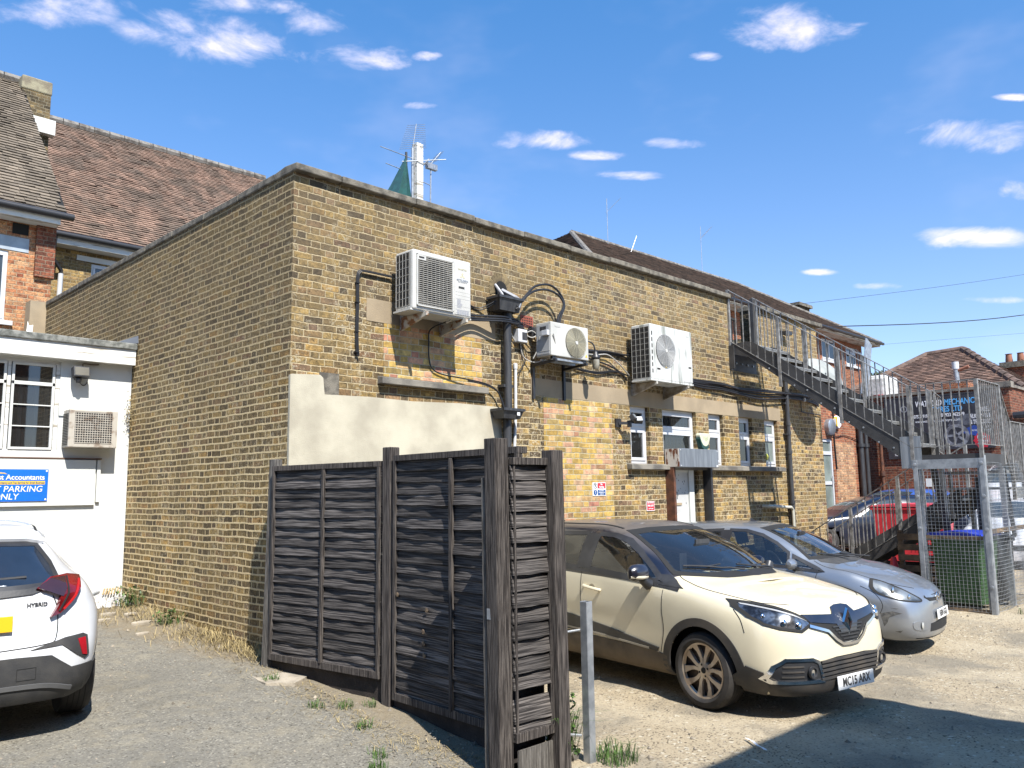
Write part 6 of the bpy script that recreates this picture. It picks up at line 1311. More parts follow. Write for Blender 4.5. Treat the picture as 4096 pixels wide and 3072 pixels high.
class Car:
    def __init__(s, name, label, cat, loc, rz, rings, K=7, group=None):
        s.t = thing(name, label, cat, loc, rz, group); s.t['_o'] = [0, 0, 0]
        if abs(rz) < 1e-9: s.t['_o'] = [0, 0, 0]
        P = [[Vector(p) for p in r] for r in rings]
        D = hermite(P, K)                                  # along the car
        Dt = [[D[i][j] for i in range(len(D))] for j in range(len(D[0]))]
        E = hermite(Dt, K)                                 # round the section
        G = [[E[j][i] for j in range(len(E))] for i in range(len(D))]
        ni, nj = len(G), len(G[0]); vs = []; fs = []
        for sg in (-1, 1):
            b = len(vs); vs += [Vector((p.x, p.y*sg, p.z)) for r in G for p in r]
            for i in range(ni-1):
                for j in range(nj-1):
                    q = (b+i*nj+j, b+(i+1)*nj+j, b+(i+1)*nj+j+1, b+i*nj+j+1); fs.append(q if sg > 0 else q[::-1])
        bm = bmesh.new(); bv = [bm.verts.new(v) for v in vs]
        for f in fs:
            try: bm.faces.new([bv[i] for i in f])
            except ValueError: pass
        bmesh.ops.remove_doubles(bm, verts=bm.verts, dist=.0012)
        bmesh.ops.dissolve_degenerate(bm, edges=bm.edges, dist=1e-5)
        bmesh.ops.recalc_face_normals(bm, faces=bm.faces)
        up = max(bm.faces, key=lambda f: f.calc_center_median().z)
        if up.normal.z < 0: bmesh.ops.reverse_faces(bm, faces=bm.faces)
        s.bm = bm; s.bvh = BVHTree.FromBMesh(bm); CARS.append(s)
    def hit(s, view, a, b):
        if view == 'R': o, d = Vector((a, -2.5, b)), Vector((0, 1, 0))
        elif view == 'L': o, d = Vector((a, 2.5, b)), Vector((0, -1, 0))
        elif view == 'F': o, d = Vector((4, a, b)), Vector((-1, 0, 0))
        else: o, d = Vector((a, b, 4)), Vector((0, 0, -1))
        h = s.bvh.ray_cast(o, d)
        if h[0] is None: return None
        n = h[1]
        if n.dot(d) > 0: n = -n
        return h[0], n
    def cut(s, view, poly, cond=lambda c: True):
        """remove the body faces inside an outline"""
        bad = []
        for f in s.bm.faces:
            c = f.calc_center_median()
            if view in 'RL':
                if abs(f.normal.y) < .3 or (c.y > 0) != (view == 'L'): continue
                p = (c.x, c.z)
            elif view == 'F': p = (c.y, c.z)
            else: p = (c.x, c.y)
            if inpoly(p, poly) and cond(c): bad.append(f)
        bmesh.ops.delete(s.bm, geom=bad, context='FACES')
    def patch(s, name, view, poly, m_, off=.004, par=None, res=.045, thick=.008, label=None, smooth=0, bdry=.03):
        poly = resample(poly, bdry, True, smooth); n = len(poly)
        xs = [p[0] for p in poly]; zs = [p[1] for p in poly]; pts = [Vector(p) for p in poly]
        x = min(xs)+res/2; inner = offset(poly, res*.4)
        while x < max(xs):
            z = min(zs)+res/2
            while z < max(zs):
                if inpoly((x, z), inner): pts.append(Vector((x, z)))
                z += res
            x += res
        V, E_, F_, *_ = delaunay_2d_cdt(pts, [], [list(range(n))], 1, 1e-5)
        h = [s.hit(view, v.x, v.y) for v in V]
        q = MB(); q.v = [tuple(a[0]+a[1]*off) if a else (0, 0, -9) for a in h]
        q.f = [tuple(f) for f in F_ if all(h[i] for i in f)]
        cnt = {}
        for f in q.f:
            for i in range(len(f)): e = (f[i], f[(i+1) % len(f)]); cnt[e] = 1
        nb = len(q.v); q.v += [tuple(a[0]+a[1]*(off-thick)) if a else (0, 0, -9) for a in h]
        q.f += [(b, a, a+nb, b+nb) for (a, b) in list(cnt) if (b, a) not in cnt]
        biggest(q)
        return q.build(name, m_, par or s.t, label=label, smooth=True, fixn=True)
    def ring(s, name, view, poly, w_out, w_in, m_, off=.005, par=None, smooth=0, label=None, bdry=.03):
        poly = resample(poly, bdry, True, smooth); A = offset(poly, -w_out); B = offset(poly, w_in); return s.strip2(name, view, A, B, m_, off, par, True, label)
    def strip2(s, name, view, A, B, m_, off, par=None, closed=True, label=None, thick=.01):
        n = len(A); q = MB(); ha = [s.hit(view, *p) for p in A]; hb = [s.hit(view, *p) for p in B]
        for h in (ha, hb): q.v += [tuple(a[0]+a[1]*off) if a else (0, 0, -9) for a in h]
        for h in (ha, hb): q.v += [tuple(a[0]+a[1]*(off-thick)) if a else (0, 0, -9) for a in h]
        for i in range(n if closed else n-1):
            j = (i+1) % n
            if not (ha[i] and ha[j] and hb[i] and hb[j]): continue
            q.f += [(i, j, n+j, n+i), (i, 2*n+i, 2*n+j, j), (n+i, n+j, 3*n+j, 3*n+i)]
        biggest(q); return q.build(name, m_, par or s.t, label=label, smooth=True)
    def line(s, name, view, pts, w, m_, off=.002, par=None, smooth=0, thick=.006):
        pts = resample(pts, .03, False, smooth); n = len(pts); A = []; B = []
        for i in range(n):
            d = Vector(pts[min(i+1, n-1)])-Vector(pts[max(i-1, 0)]); d.normalize(); nn = Vector((-d.y, d.x))*(w/2); p = Vector(pts[i]); A.append(tuple(p+nn)); B.append(tuple(p-nn))
        return s.strip2(name, view, A, B, m_, off, par, False, thick=thick)
    def both(s, fn, name, poly, *a, **k):
        fn(name, 'R', poly, *a, **k); return fn(name, 'L', poly, *a, **k)
    def finish(s, m_body, roofm=None, rooftest=None):
        ms = [m_body]+([roofm] if roofm else [])
        if roofm:
            rb = s.bm.copy(); bmesh.ops.delete(rb, geom=[f for f in rb.faces if not rooftest(f.calc_center_median())], context='FACES')
            bmesh.ops.delete(s.bm, geom=[f for f in s.bm.faces if rooftest(f.calc_center_median())], context='FACES')
            me = bpy.data.meshes.new('roof'); rb.to_mesh(me); rb.free(); me.materials.append(roofm); me.polygons.foreach_set('use_smooth', [True]*len(me.polygons))
            o = bpy.data.objects.new('roof', me); COL.objects.link(o); o.parent = s.t
        me = bpy.data.meshes.new('body'); s.bm.to_mesh(me); me.materials.append(m_body); me.polygons.foreach_set('use_smooth', [True]*len(me.polygons))
        o = bpy.data.objects.new('body', me); COL.objects.link(o); o.parent = s.t; s.bm.free(); return o
    def wheel(s, x, sg, r, w, yo, rimfn, rr=.66):
        q = MB(); y1 = sg*yo; y0 = sg*(yo-w)
        prof = [(r*rr, 0), (r*(rr+.03), -.012), (r*.80, -.022), (r*.93, -.010), (r*.975, .012), (r, .035), (r, w-.035), (r*.97, w-.01), (r*.8, w), (r*rr, w)]
        q.lathe([(a, y1-sg*b) for a, b in prof], (x, 0, r), 'y', 48)
        g_ = MB()
        for k in range(4):
            yy = yo-.05-k*(w-.10)/3; g_.lathe([(r+.0008, sg*(yy-.004)), (r+.0008, sg*(yy+.004))], (x, 0, r), 'y', 48)
        t = q.build('wheel', m_rubber, s.t, smooth=True); g_.build('tread_groove', m_gap, t)
        MB().lathe([(0, y1-sg*.085), (r*rr*.98, y1-sg*.085), (r*rr*1.0, y1-sg*.0)], (x, 0, r), 'y', 40).build('rim_barrel', m_under, t)
        rimfn(x, r, rr, y1, sg, t)
def seats(c, x0, z0, mir=True, col=None):
    for y in (-.37, .37):
        q = MB(); q.box(x0-.50, x0, y-.24, y+.24, z0-.05, z0+.12); M = Matrix.Translation((x0-.50, y, z0+.05)) @ Matrix.Rotation(R(-14), 4, 'Y'); q.box(-.06, .06, -.23, .23, 0, .56, M); q.box(-.045, .045, -.12, .12, .60, .80, M); q.bar(M @ Vector((0, -.06, .5)), M @ Vector((0, -.06, .65)), .015); q.bar(M @ Vector((0, .06, .5)), M @ Vector((0, .06, .65)), .015)
        q.build('seat', col or m_seat, c.t, bevel=.035)
    q = MB(); M = Matrix.Translation((x0-1.35, 0, z0+.02)) @ Matrix.Rotation(R(-14), 4, 'Y'); q.box(-.06, .06, -.6, .6, 0, .52, M); q.box(-.04, .04, -.5, -.28, .54, .70, M); q.box(-.04, .04, .28, .5, .54, .70, M); q.build('rear_seat', m_seat, c.t, bevel=.03)
def plate(c, x, y, z, txt, m_, rzn=(1, 0, 0), w=.52, h=.111, size=.098):
    n = Vector(rzn).normalized(); F_ = face(n); M = Matrix.Translation((x, y, z)) @ F_.to_4x4()
    o = MB().box(-w/2, w/2, -h/2, h/2, -.004, .004, M).build('number_plate', m_, c.t, bevel=.003)
    text(txt, size, m_black, o, Vector((x, y, z))+n*.0055, F_, sx=.86, bold=.0018); return o

# ======== cream crossover
def R11(xs, side):  # helper for a plain section: xs = x or list; side = list of (y,z)
    return [((xs[k] if isinstance(xs, (list, tuple)) else xs), y, z) for k, (y, z) in enumerate(side)]
capR = [
 [(.60,0,.19),(.80,0,.20),(.865,0,.26),(.885,0,.42),(.88,0,.60),(.855,0,.76),(.80,0,.862),(.74,0,.90),(.66,0,.925),(.58,0,.942),(.50,0,.958)],
 [(.60,.15,.19),(.785,.30,.20),(.85,.31,.26),(.872,.32,.42),(.868,.32,.60),(.843,.31,.76),(.785,.30,.865),(.72,.28,.905),(.62,.20,.932),(.54,.10,.95),(.48,0,.960)],
 [(.54,.30,.19),(.70,.57,.20),(.775,.60,.26),(.80,.61,.42),(.795,.62,.60),(.765,.61,.76),(.70,.58,.875),(.62,.53,.925),(.50,.38,.96),(.44,.18,.975),(.40,0,.982)],
 [(.44,.40,.19),(.55,.69,.20),(.61,.75,.27),(.64,.785,.42),(.63,.795,.62),(.585,.785,.78),(.505,.735,.895),(.42,.66,.95),(.32,.47,.99),(.28,.24,1.005),(.26,0,1.01)],
 [(.30,.40,.19),(.35,.73,.21),(.39,.81,.28),(.40,.85,.42),(.38,.865,.62),(.35,.855,.80),(.29,.805,.925),(.23,.70,.98),(.15,.50,1.02),(.12,.26,1.035),(.10,0,1.04)],
 R11([.1,.1,.1,.1,.1,.08,.03,.02,.05,.10,.13],[(.40,.19),(.74,.21),(.845,.28),(.88,.42),(.888,.62),(.882,.80),(.835,.95),(.735,1.01),(.52,1.038),(.27,1.048),(0,1.052)]),
 R11([-.25]*5+[-.26,-.27,-.24,-.15,-.05,-.01],[(.40,.19),(.74,.21),(.845,.28),(.878,.42),(.887,.62),(.883,.80),(.85,.975),(.755,1.035),(.55,1.062),(.28,1.075),(0,1.078)]),
 R11([-.50]*5+[-.50,-.50,-.46,-.36,-.22,-.17],[(.40,.19),(.74,.21),(.845,.28),(.872,.42),(.88,.62),(.88,.80),(.858,.985),(.765,1.06),(.585,1.10),(.30,1.105),(0,1.107)]),
 R11([-.90]*5+[-.90,-.92,-.90,-.85,-.72,-.68],[(.40,.19),(.74,.21),(.84,.28),(.868,.42),(.872,.62),(.88,.80),(.868,1.0),(.772,1.20),(.655,1.31),(.34,1.335),(0,1.34)]),
 R11([-1.38]*5+[-1.38,-1.38,-1.38,-1.36,-1.29,-1.25],[(.40,.19),(.74,.21),(.84,.28),(.866,.42),(.868,.62),(.88,.80),(.872,1.01),(.785,1.25),(.615,1.475),(.34,1.52),(0,1.53)]),
 R11(-1.75,[(.40,.19),(.74,.21),(.84,.28),(.866,.42),(.868,.62),(.882,.80),(.874,1.02),(.785,1.27),(.61,1.51),(.34,1.555),(0,1.562)]),
 R11(-2.25,[(.40,.19),(.74,.21),(.84,.28),(.870,.42),(.875,.62),(.89,.80),(.878,1.04),(.78,1.28),(.60,1.505),(.34,1.555),(0,1.563)]),
 R11(-2.75,[(.40,.19),(.74,.21),(.84,.28),(.875,.42),(.885,.62),(.895,.82),(.86,1.06),(.74,1.29),(.57,1.47),(.33,1.525),(0,1.535)]),
 R11([-3.05]*5+[-3.05,-3.03,-3.0,-2.98,-2.98,-2.98],[(.40,.22),(.68,.25),(.78,.32),(.82,.42),(.83,.62),(.82,.85),(.78,1.08),(.68,1.27),(.52,1.42),(.3,1.48),(0,1.49)]),
 R11([-3.2]*6+[-3.18,-3.12,-3.06,-3.03,-3.02],[(.3,.25),(.5,.28),(.58,.35),(.6,.45),(.6,.62),(.58,.85),(.52,1.08),(.45,1.25),(.35,1.40),(.2,1.46),(0,1.47)]),
 R11([-3.22]*6+[-3.2,-3.14,-3.08,-3.04,-3.03],[(0,.25),(0,.28),(0,.35),(0,.45),(0,.62),(0,.85),(0,1.08),(0,1.25),(0,1.40),(0,1.45),(0,1.47)]),
]
def captur(loc, rz):
    c = Car('parked_car', 'cream crossover car with black roof and mirrors parked nearest, plate MC15 ARX', 'car', loc, rz, capR, 8, 'parked cars')
    WX, WR = 0.0, .327; RX = -2.606
    win_f = [(-1.48, 1.105), (-1.51, 1.30), (-1.48, 1.44), (-1.28, 1.432), (-1.08, 1.385), (-.88, 1.29), (-.70, 1.17), (-.52, 1.045), (-.60, 1.045)]
    win_r = [(-2.50, 1.14), (-2.47, 1.25), (-2.33, 1.37), (-2.12, 1.43), (-1.66, 1.445), (-1.66, 1.11)]
    ws = [(-.69, 1.10), (-.60, 1.34), (-.53, 1.475), (-.30, 1.497), (0, 1.503), (.30, 1.497), (.53, 1.475), (.60, 1.34), (.69, 1.10), (.36, 1.082), (0, 1.088), (-.36, 1.082)]
    for v in 'RL':
        c.cut(v, offset(resample(win_f), .02)); c.cut(v, offset(resample(win_r), .02))
        for wx in (WX, RX): c.cut(v, [(wx+.385*math.cos(k*.2), WR+.385*math.sin(k*.2)) for k in range(32)])
        for w in (win_f, win_r):
            c.patch('side_window', v, w, g_car, .002, thick=.002); c.ring('window_trim', v, w, .022, .018, m_black, .006)
    c.cut('F', offset(resample(ws), .03), lambda p: -1.4 < p.x < -.08 and p.z > 1.10)
    wsg = c.patch('windscreen', 'F', ws, g_screen, .003, thick=.002)
    c.ring('windscreen_border', 'F', ws, .006, .03, m_gap, .0045, wsg)
    # cowl panel and wipers
    c.patch('scuttle', 'T', [(-.36, -.62), (-.13, -.36), (-.02, 0), (-.13, .36), (-.36, .62), (-.46, .60), (-.22, .33), (-.12, 0), (-.22, -.33), (-.46, -.60)], m_black, .004, res=.05)
    for pts in ([(-.14, -.06), (-.30, -.36), (-.46, -.56)], [(-.20, .45), (-.24, .12), (-.27, -.02)]):
        q = MB(); P3 = []
        for i in range(9):
            t = i/8; x = pts[0][0]*(1-t)+pts[-1][0]*t; y = pts[0][1]*(1-t)+pts[-1][1]*t; h = c.hit('T', x, y); P3.append(h[0]+Vector((0, 0, .035 if t < .3 else .022)))
        q.tube(P3, .009, 6); q.tube([P3[5]+Vector((.0, .20, .01)), P3[5], P3[8]], .006, 6); q.build('wiper', m_black, c.t)
    # body colour bands: roof, pillars black above the belt
    def roof(p):
        belt = 1.015+.02*max(0, (-p.x-.6))
        return (p.z > belt and p.x < -.56) or (p.z > 1.085 and p.x < -.40 and abs(p.y) > .5)
    # black triangle in front of the mirror
    for v in 'RL':
        c.patch('mirror_sail', v, [(-.22, 1.0), (-.52, 1.015), (-.60, 1.10), (-.48, 1.095), (-.32, 1.035)], m_black, .007, thick=.008)
        c.line('belt_strip', v, [(-.26, .990), (-.50, 1.012), (-1.0, 1.05), (-1.57, 1.08), (-2.6, 1.115)], .030, m_black, .006, smooth=4)
        # arch cladding, sill, side strip, door gaps, handle
        for wx, a0, a1 in ((WX, -30, 205), (RX, -25, 205)):
            A = []; B = []
            for k in range(41):
                a = R(a0+(a1-a0)*k/40); A.append((wx+.455*math.cos(a), WR+.445*math.sin(a))); B.append((wx+.375*math.cos(a), WR+.375*math.sin(a)))
            c.strip2('wheel_arch_trim', v, A, B, p_clad, .010, None, False, thick=.02)
        c.patch('sill_trim', v, [(-.40, .21), (-.40, .40), (-.60, .43), (-2.10, .46), (-2.20, .21)], p_sill, .010, thick=.02)
        c.patch('side_moulding', v, [(-.52, .42), (-.50, .455), (-1.2, .56), (-2.1, .66), (-2.1, .47), (-1.3, .465), (-.70, .435)], m_black, .013, thick=.02)
        c.line('bright_strip', v, [(-.62, .435), (-1.3, .475), (-2.05, .50)], .018, m_chrome if False else mat('pale_strip', (.42, .38, .30), .5), .016)
        for ln in ([(-.44, 1.0), (-.45, .80), (-.43, .62), (-.48, .42)], [(-1.585, 1.07), (-1.60, .8), (-1.56, .48)], [(.34, .88), (.42, .80), (.46, .70)], ):
            c.line('panel_gap', v, ln, .007, m_gap, .0015, smooth=4)
        c.line('door_seam', v, [(-1.58, 1.09), (-1.60, 1.43), (-1.56, 1.485)], .010, m_gap, .0015); c.patch('pillar_cover', v, [(-1.475, 1.10), (-1.475, 1.44), (-1.665, 1.45), (-1.665, 1.105)], m_black, .006, thick=.006)
        h = c.hit(v, -1.42, .905); sg = -1 if v == 'R' else 1
        q = MB(); q.lathe([(0, 0), (.05, .0), (.055, .003)], (-1.42, h[0].y, .905), 'y', 20); q.build('handle_recess', mat('cream_painted_shadow', (.40, .35, .24), .5), c.t)  # flat disc in darker cream, shadow of the handle hollow as colour
        q = MB(); q.tube(bez([(-1.54, h[0].y+sg*.004, .93), (-1.50, h[0].y+sg*.034, .928), (-1.34, h[0].y+sg*.036, .912), (-1.28, h[0].y+sg*.006, .90)], 5), [.010]+[.017]*14+[.010], 8); q.build('door_handle', p_cream, c.t, smooth=True)
        # mirror
        q = MB(); sgn = sg; base = Vector((-.62, sgn*.865, 1.01))
        q.tube([base, base+Vector((.0, sgn*.04, .02)), base+Vector((-.02, sgn*.09, .09))], [.055, .045, .05], 10); mm = q.build('mirror_stalk', m_black, c.t, smooth=True)
        q = MB(); n = 14; prof = [(0, -.11), (.055, -.105), (.085, -.07), (.092, 0), (.088, .07), (.07, .10), (0, .108)]
        q.lathe([(a, b) for a, b in prof], (0, 0, 0), 'y', 22); q.v = [(-.66+v_[0]*(.8 if v_[0] > 0 else .35)+.02, sgn*.99+v_[1]*1.0, 1.125+v_[2]*.88) for v_ in q.v] if sg < 0 else [(-.80+v_[1], .93+v_[0]*.5, 1.10+v_[2]*.8) for v_ in q.v]; q.build('mirror', p_gloss, c.t, smooth=True)
        q = MB(); q.tube(bez([(-.60, sgn*.90, 1.085), (-.575, sgn*1.0, 1.085), (-.62, sgn*1.09, 1.095)], 5), .017, 8); (sg < 0) and q.build('mirror_indicator', mat('cream_lens', (.62, .56, .42), .25), mm, smooth=True)
        # headlamp
        hl = [(.10, .975), (.16, .90), (.30, .825), (.50, .775), (.70, .765), (.80, .80), (.78, .83), (.62, .885), (.40, .93), (.22, .965)]
    for sg, v in ((-1, 'R'), (1, 'L')):
        hlF = [(-.785, .945), (-.815, .90), (-.812, .83), (-.775, .775), (-.70, .745), (-.55, .72), (-.43, .775), (-.45, .80), (-.53, .85), (-.63, .905), (-.71, .93)]
        hlF = [(sg*-a, b) for a, b in hlF]
        hs = [(.20, .955), (.25, .885), (.36, .82), (.48, .785), (.55, .80), (.50, .88), (.40, .915), (.28, .945)]
        L1 = c.patch('headlight', 'F', hlF, mat('headlamp_bowl', (.30, .31, .33), .16, .85, col2=(.05, .05, .055), scale=11), .004, res=.03, bdry=.02); c.ring('lamp_edge', 'F', hlF, .006, .014, m_gap, .009, L1, bdry=.02)
        for yy, zz, rr in ((.66, .79, .034), (.56, .765, .038), (.75, .84, .022)):
            hh_ = c.hit('F', -sg*-1*yy*1.0 if False else sg*yy, zz)
            if hh_:
                q = MB(); q.lathe([(0, .016), (rr*.5, .014), (rr*.9, .006), (rr, .0)], (0, 0, 0), 'x', 16); q.v = [tuple(Vector(v_)+hh_[0]+Vector((.004, 0, 0))) for v_ in q.v]; q.build('lamp_projector', m_chrome, L1, smooth=True)
        c.line('lamp_brow', 'F', [(sg*.775, .925), (sg*.66, .885), (sg*.54, .835), (sg*.47, .80)], .012, m_signwhite if False else mat('grey_lamp_strip', (.42, .43, .44), .3), .007, L1)
        # fog lamp nest
        fg = [(sg*a, b) for a, b in ((.38, .325), (.43, .475), (.49, .50), (.70, .505), (.765, .45), (.79, .355), (.76, .33))]
        f1 = c.patch('fog_lamp_housing', 'F', fg, m_black, .006, bdry=.02); c.ring('chrome_surround', 'F', fg, .014, .012, m_chrome, .014, f1, bdry=.02)
        hh_ = c.hit('F', sg*.50, .40); q = MB(); q.lathe([(0, .004), (.03, .002), (.036, .02), (.05, .02), (.052, 0)], (0, 0, 0), 'x', 20); q.v = [tuple(Vector(v_)+hh_[0]+Vector((.008, 0, 0))) for v_ in q.v]; q.build('fog_lamp', m_black, f1, smooth=True)
        MB().lathe([(0, .008), (.024, .006), (.03, .0)], tuple(hh_[0]+Vector((.012, 0, 0))), 'x', 18).build('fog_lens', m_chrome, f1, smooth=True)
        for zz in (.37, .41, .45): c.line('slat', 'F', [(sg*.57, zz), (sg*.72, zz)], .012, p_clad, .011, f1)
    # bumper lower black, grille, upper band, badge
    bump = [(-.78, .19), (-.85, .30), (-.845, .41), (-.80, .385), (-.72, .33), (-.36, .315), (.36, .315), (.72, .33), (.80, .385), (.845, .41), (.85, .30), (.78, .19)]
    c.patch('bumper', 'F', bump, p_clad, .010, thick=.02)
    for sg in (-1, 1):
        v = 'R' if sg < 0 else 'L'; c.patch('bumper_corner', v, [(.36, .22), (.40, .35), (.455, .44), (.60, .40), (.62, .28), (.56, .21)], p_clad, .011, thick=.02)
    gl = c.patch('lower_grille', 'F', [(-.37, .32), (-.43, .475), (-.2, .495), (.2, .495), (.43, .475), (.37, .32)], m_gap, .005)
    for k in range(5): c.line('grille_slat', 'F', [(-.40, .335+k*.034), (-.2, .342+k*.034), (.2, .342+k*.034), (.40, .335+k*.034)], .019, p_clad, .016, gl, thick=.014)
    gr = c.patch('grille', 'F', [(-.46, .79), (-.46, .755), (-.27, .715), (-.17, .64), (-.10, .60), (.10, .60), (.17, .64), (.27, .715), (.46, .755), (.46, .79), (.16, .80), (-.16, .80)], m_gap, .006, res=.03)
    for k in range(5): c.line('grille_slat', 'F', [(-.10-.028*k, .625+k*.026), (.10+.028*k, .625+k*.026)], .010, m_black, .014, gr)
    c.patch('grille_band', 'F', [(-.50, .845), (-.45, .785), (-.15, .75), (-.11, .68), (.11, .68), (.15, .75), (.45, .785), (.50, .845), (.16, .825), (.12, .875), (.05, .885), (-.05, .885), (-.12, .875), (-.16, .825)], p_gloss, .012, thick=.016, res=.03)
    for sg in (-1, 1): c.line('grille_chrome', 'F', [(sg*.47, .758), (sg*.28, .705), (sg*.19, .63), (sg*.11, .588), (0, .583)], .022, m_chrome, .018, gr, thick=.02)
    h0 = c.hit('F', 0, .755)[0]
    q = MB(); Mx = h0.x+.022
    o_ = [(0, .105), (.062, 0), (0, -.105), (-.062, 0)]; i_ = [(0, .045), (.024, 0), (0, -.045), (-.024, 0)]
    vs = [(Mx, a, .76+b) for a, b in o_]+[(Mx+.014, a*.62, .76+b*.64) for a, b in o_]+[(Mx+.006, a, .76+b) for a, b in i_]+[(Mx-.02, a*1.1, .76+b*1.1) for a, b in o_]
    fs = [(k, (k+1) % 4, (k+1) % 4+4, k+4) for k in range(4)]+[(k+4, (k+1) % 4+4, (k+1) % 4+8, k+8) for k in range(4)]+[(k, k+12, (k+1) % 4+12, (k+1) % 4) for k in range(4)]
    q.add(vs, fs); bd = q.build('badge', m_chrome, c.t)
    MB().add([(Mx-.004, a*1.05, .76+b*1.05) for a, b in i_], [(0, 1, 2, 3)]).build('badge_hollow', m_gap, bd)
    plate(c, .905, .015, .285, 'MC15 ARX', m_plate_w, (1, 0, .06))
    for ln in ([(.66, -.50), (.50, -.66), (.20, -.735), (-.05, -.755), (-.30, -.70), (-.42, -.66)], [(.66, .50), (.50, .66), (.20, .735), (-.05, .755), (-.30, .70), (-.42, .66)], ): c.line('bonnet_gap', 'T', ln, .009, m_gap, .0015, smooth=4)
    q = MB(); q.box(-.012, .012, -.012, .012, 0, .0); ant = c.hit('T', -2.95, 0)[0]
    q = MB(); q.tube([ant+Vector((.05, 0, 0)), ant+Vector((0, 0, .045))], [.03, .012], 8); q.tube([ant+Vector((.0, 0, .03)), ant+Vector((-.14, 0, .25))], .0035, 5); q.build('aerial', m_black, c.t)
    for sg in (-1, 1): c.line('roof_rail_strip', 'T', [(-1.3, sg*.52), (-2.0, sg*.54), (-2.8, sg*.50)], .018, m_gap, .006)
    c.finish(p_cream, p_roof, roof)
    MB().box(-3.0, .55, -.62, .62, .22, .75).build('underbody', m_under, c.t)
    MB().box(-.95, -.42, -.70, .70, .75, 1.03).build('dashboard', m_seat, c.t, bevel=.04)
    MB().box(-3.0, -.5, -.72, .72, .45, .50).build('floor', m_under, c.t); seats(c, -1.15, .62)
    q = MB(); M = Matrix.Translation((-1.0, -.37, 1.0)) @ Matrix.Rotation(R(62), 4, 'Y'); q.tube([M @ Vector((.18*math.cos(k*math.pi/12), .18*math.sin(k*math.pi/12), 0)) for k in range(25)], .014, 6); q.build('steering_wheel', m_black, c.t)
    q = MB(); q.box(-.72, -.70, -.10, .10, 1.33, 1.39); q.box(-.75, -.745, -.30, -.20, 1.10, 1.26); q.build('rear_view_mirror', m_pipe, c.t)
    mr_ = mat('dusty_alloy', (.66, .58, .48), .38, .45, col2=(.40, .31, .23), scale=6); mrd = mat('brake_dust_recess', (.05, .035, .028), .7, col2=(.11, .075, .055), scale=9)
    def rim(x, r, rr, y1, sg, t):
        q = MB(); Rr = r*rr; q.lathe([(Rr*.93, y1-sg*.004), (Rr, y1-sg*.001), (Rr*1.01, y1-sg*.012), (Rr*.92, y1-sg*.03)], (x, 0, r), 'y', 48)
        yf = y1-sg*.022
        for k in range(5):
            a = 2*math.pi*k/5+.35
            for d in (-1, 1):
                w0 = .20; pts = []
                p = [(.045, a+d*.55), (.11, a+d*.36), (Rr*.70, a+d*.42), (Rr*.96, a+d*.52)]; p2 = [(.05, a+d*.0), (.10, a+d*.05), (Rr*.66, a+d*.17), (Rr*.96, a+d*.24)]
                A = [(x+q_*math.cos(b), r+q_*math.sin(b)) for q_, b in p]; B = [(x+q_*math.cos(b), r+q_*math.sin(b)) for q_, b in p2]
                yy = [yf+sg*.004, yf, yf-sg*.0, yf+sg*.012]; yb_ = [u-sg*.03 for u in yy]; n = 4
                vs = [(A[i][0], yy[i], A[i][1]) for i in range(n)]+[(B[i][0], yy[i], B[i][1]) for i in range(n)]+[(A[i][0], yb_[i], A[i][1]) for i in range(n)]+[(B[i][0], yb_[i], B[i][1]) for i in range(n)]
                fs = [(i, i+1, n+i+1, n+i) for i in range(3)]+[(i, 2*n+i, 2*n+i+1, i+1) for i in range(3)]+[(n+i, n+i+1, 3*n+i+1, 3*n+i) for i in range(3)]
                q.add(vs, fs)
        q.lathe([(0, yf+sg*.004), (.058, yf+sg*.004), (.072, yf-sg*.004), (.075, yf-sg*.03)], (x, 0, r), 'y', 24)
        o = q.build('alloy_rim', mr_, t, smooth=True)
        q = MB(); q.lathe([(0, yf-sg*.034), (Rr*.98, yf-sg*.040)], (x, 0, r), 'y', 40); q.build('brake_disc', mrd, t)
        q = MB(); q.lathe([(0, yf+sg*.010), (.024, yf+sg*.009), (.027, yf+sg*.003)], (x, 0, r), 'y', 20)
        for k in range(4): a = 2*math.pi*k/4+.4; q.lathe([(0, yf+sg*.0055), (.010, yf+sg*.0055)], (x+.05*math.cos(a), 0, r+.05*math.sin(a)), 'y', 10)
        q.build('wheel_nut', m_gap, t)
    for x in (WX, RX):
        for sg in (-1, 1): c.wheel(x, sg, WR, .205, .868, rim, .715)
    return c
captur((7.25, 3.95, -.02), R(-99.5))

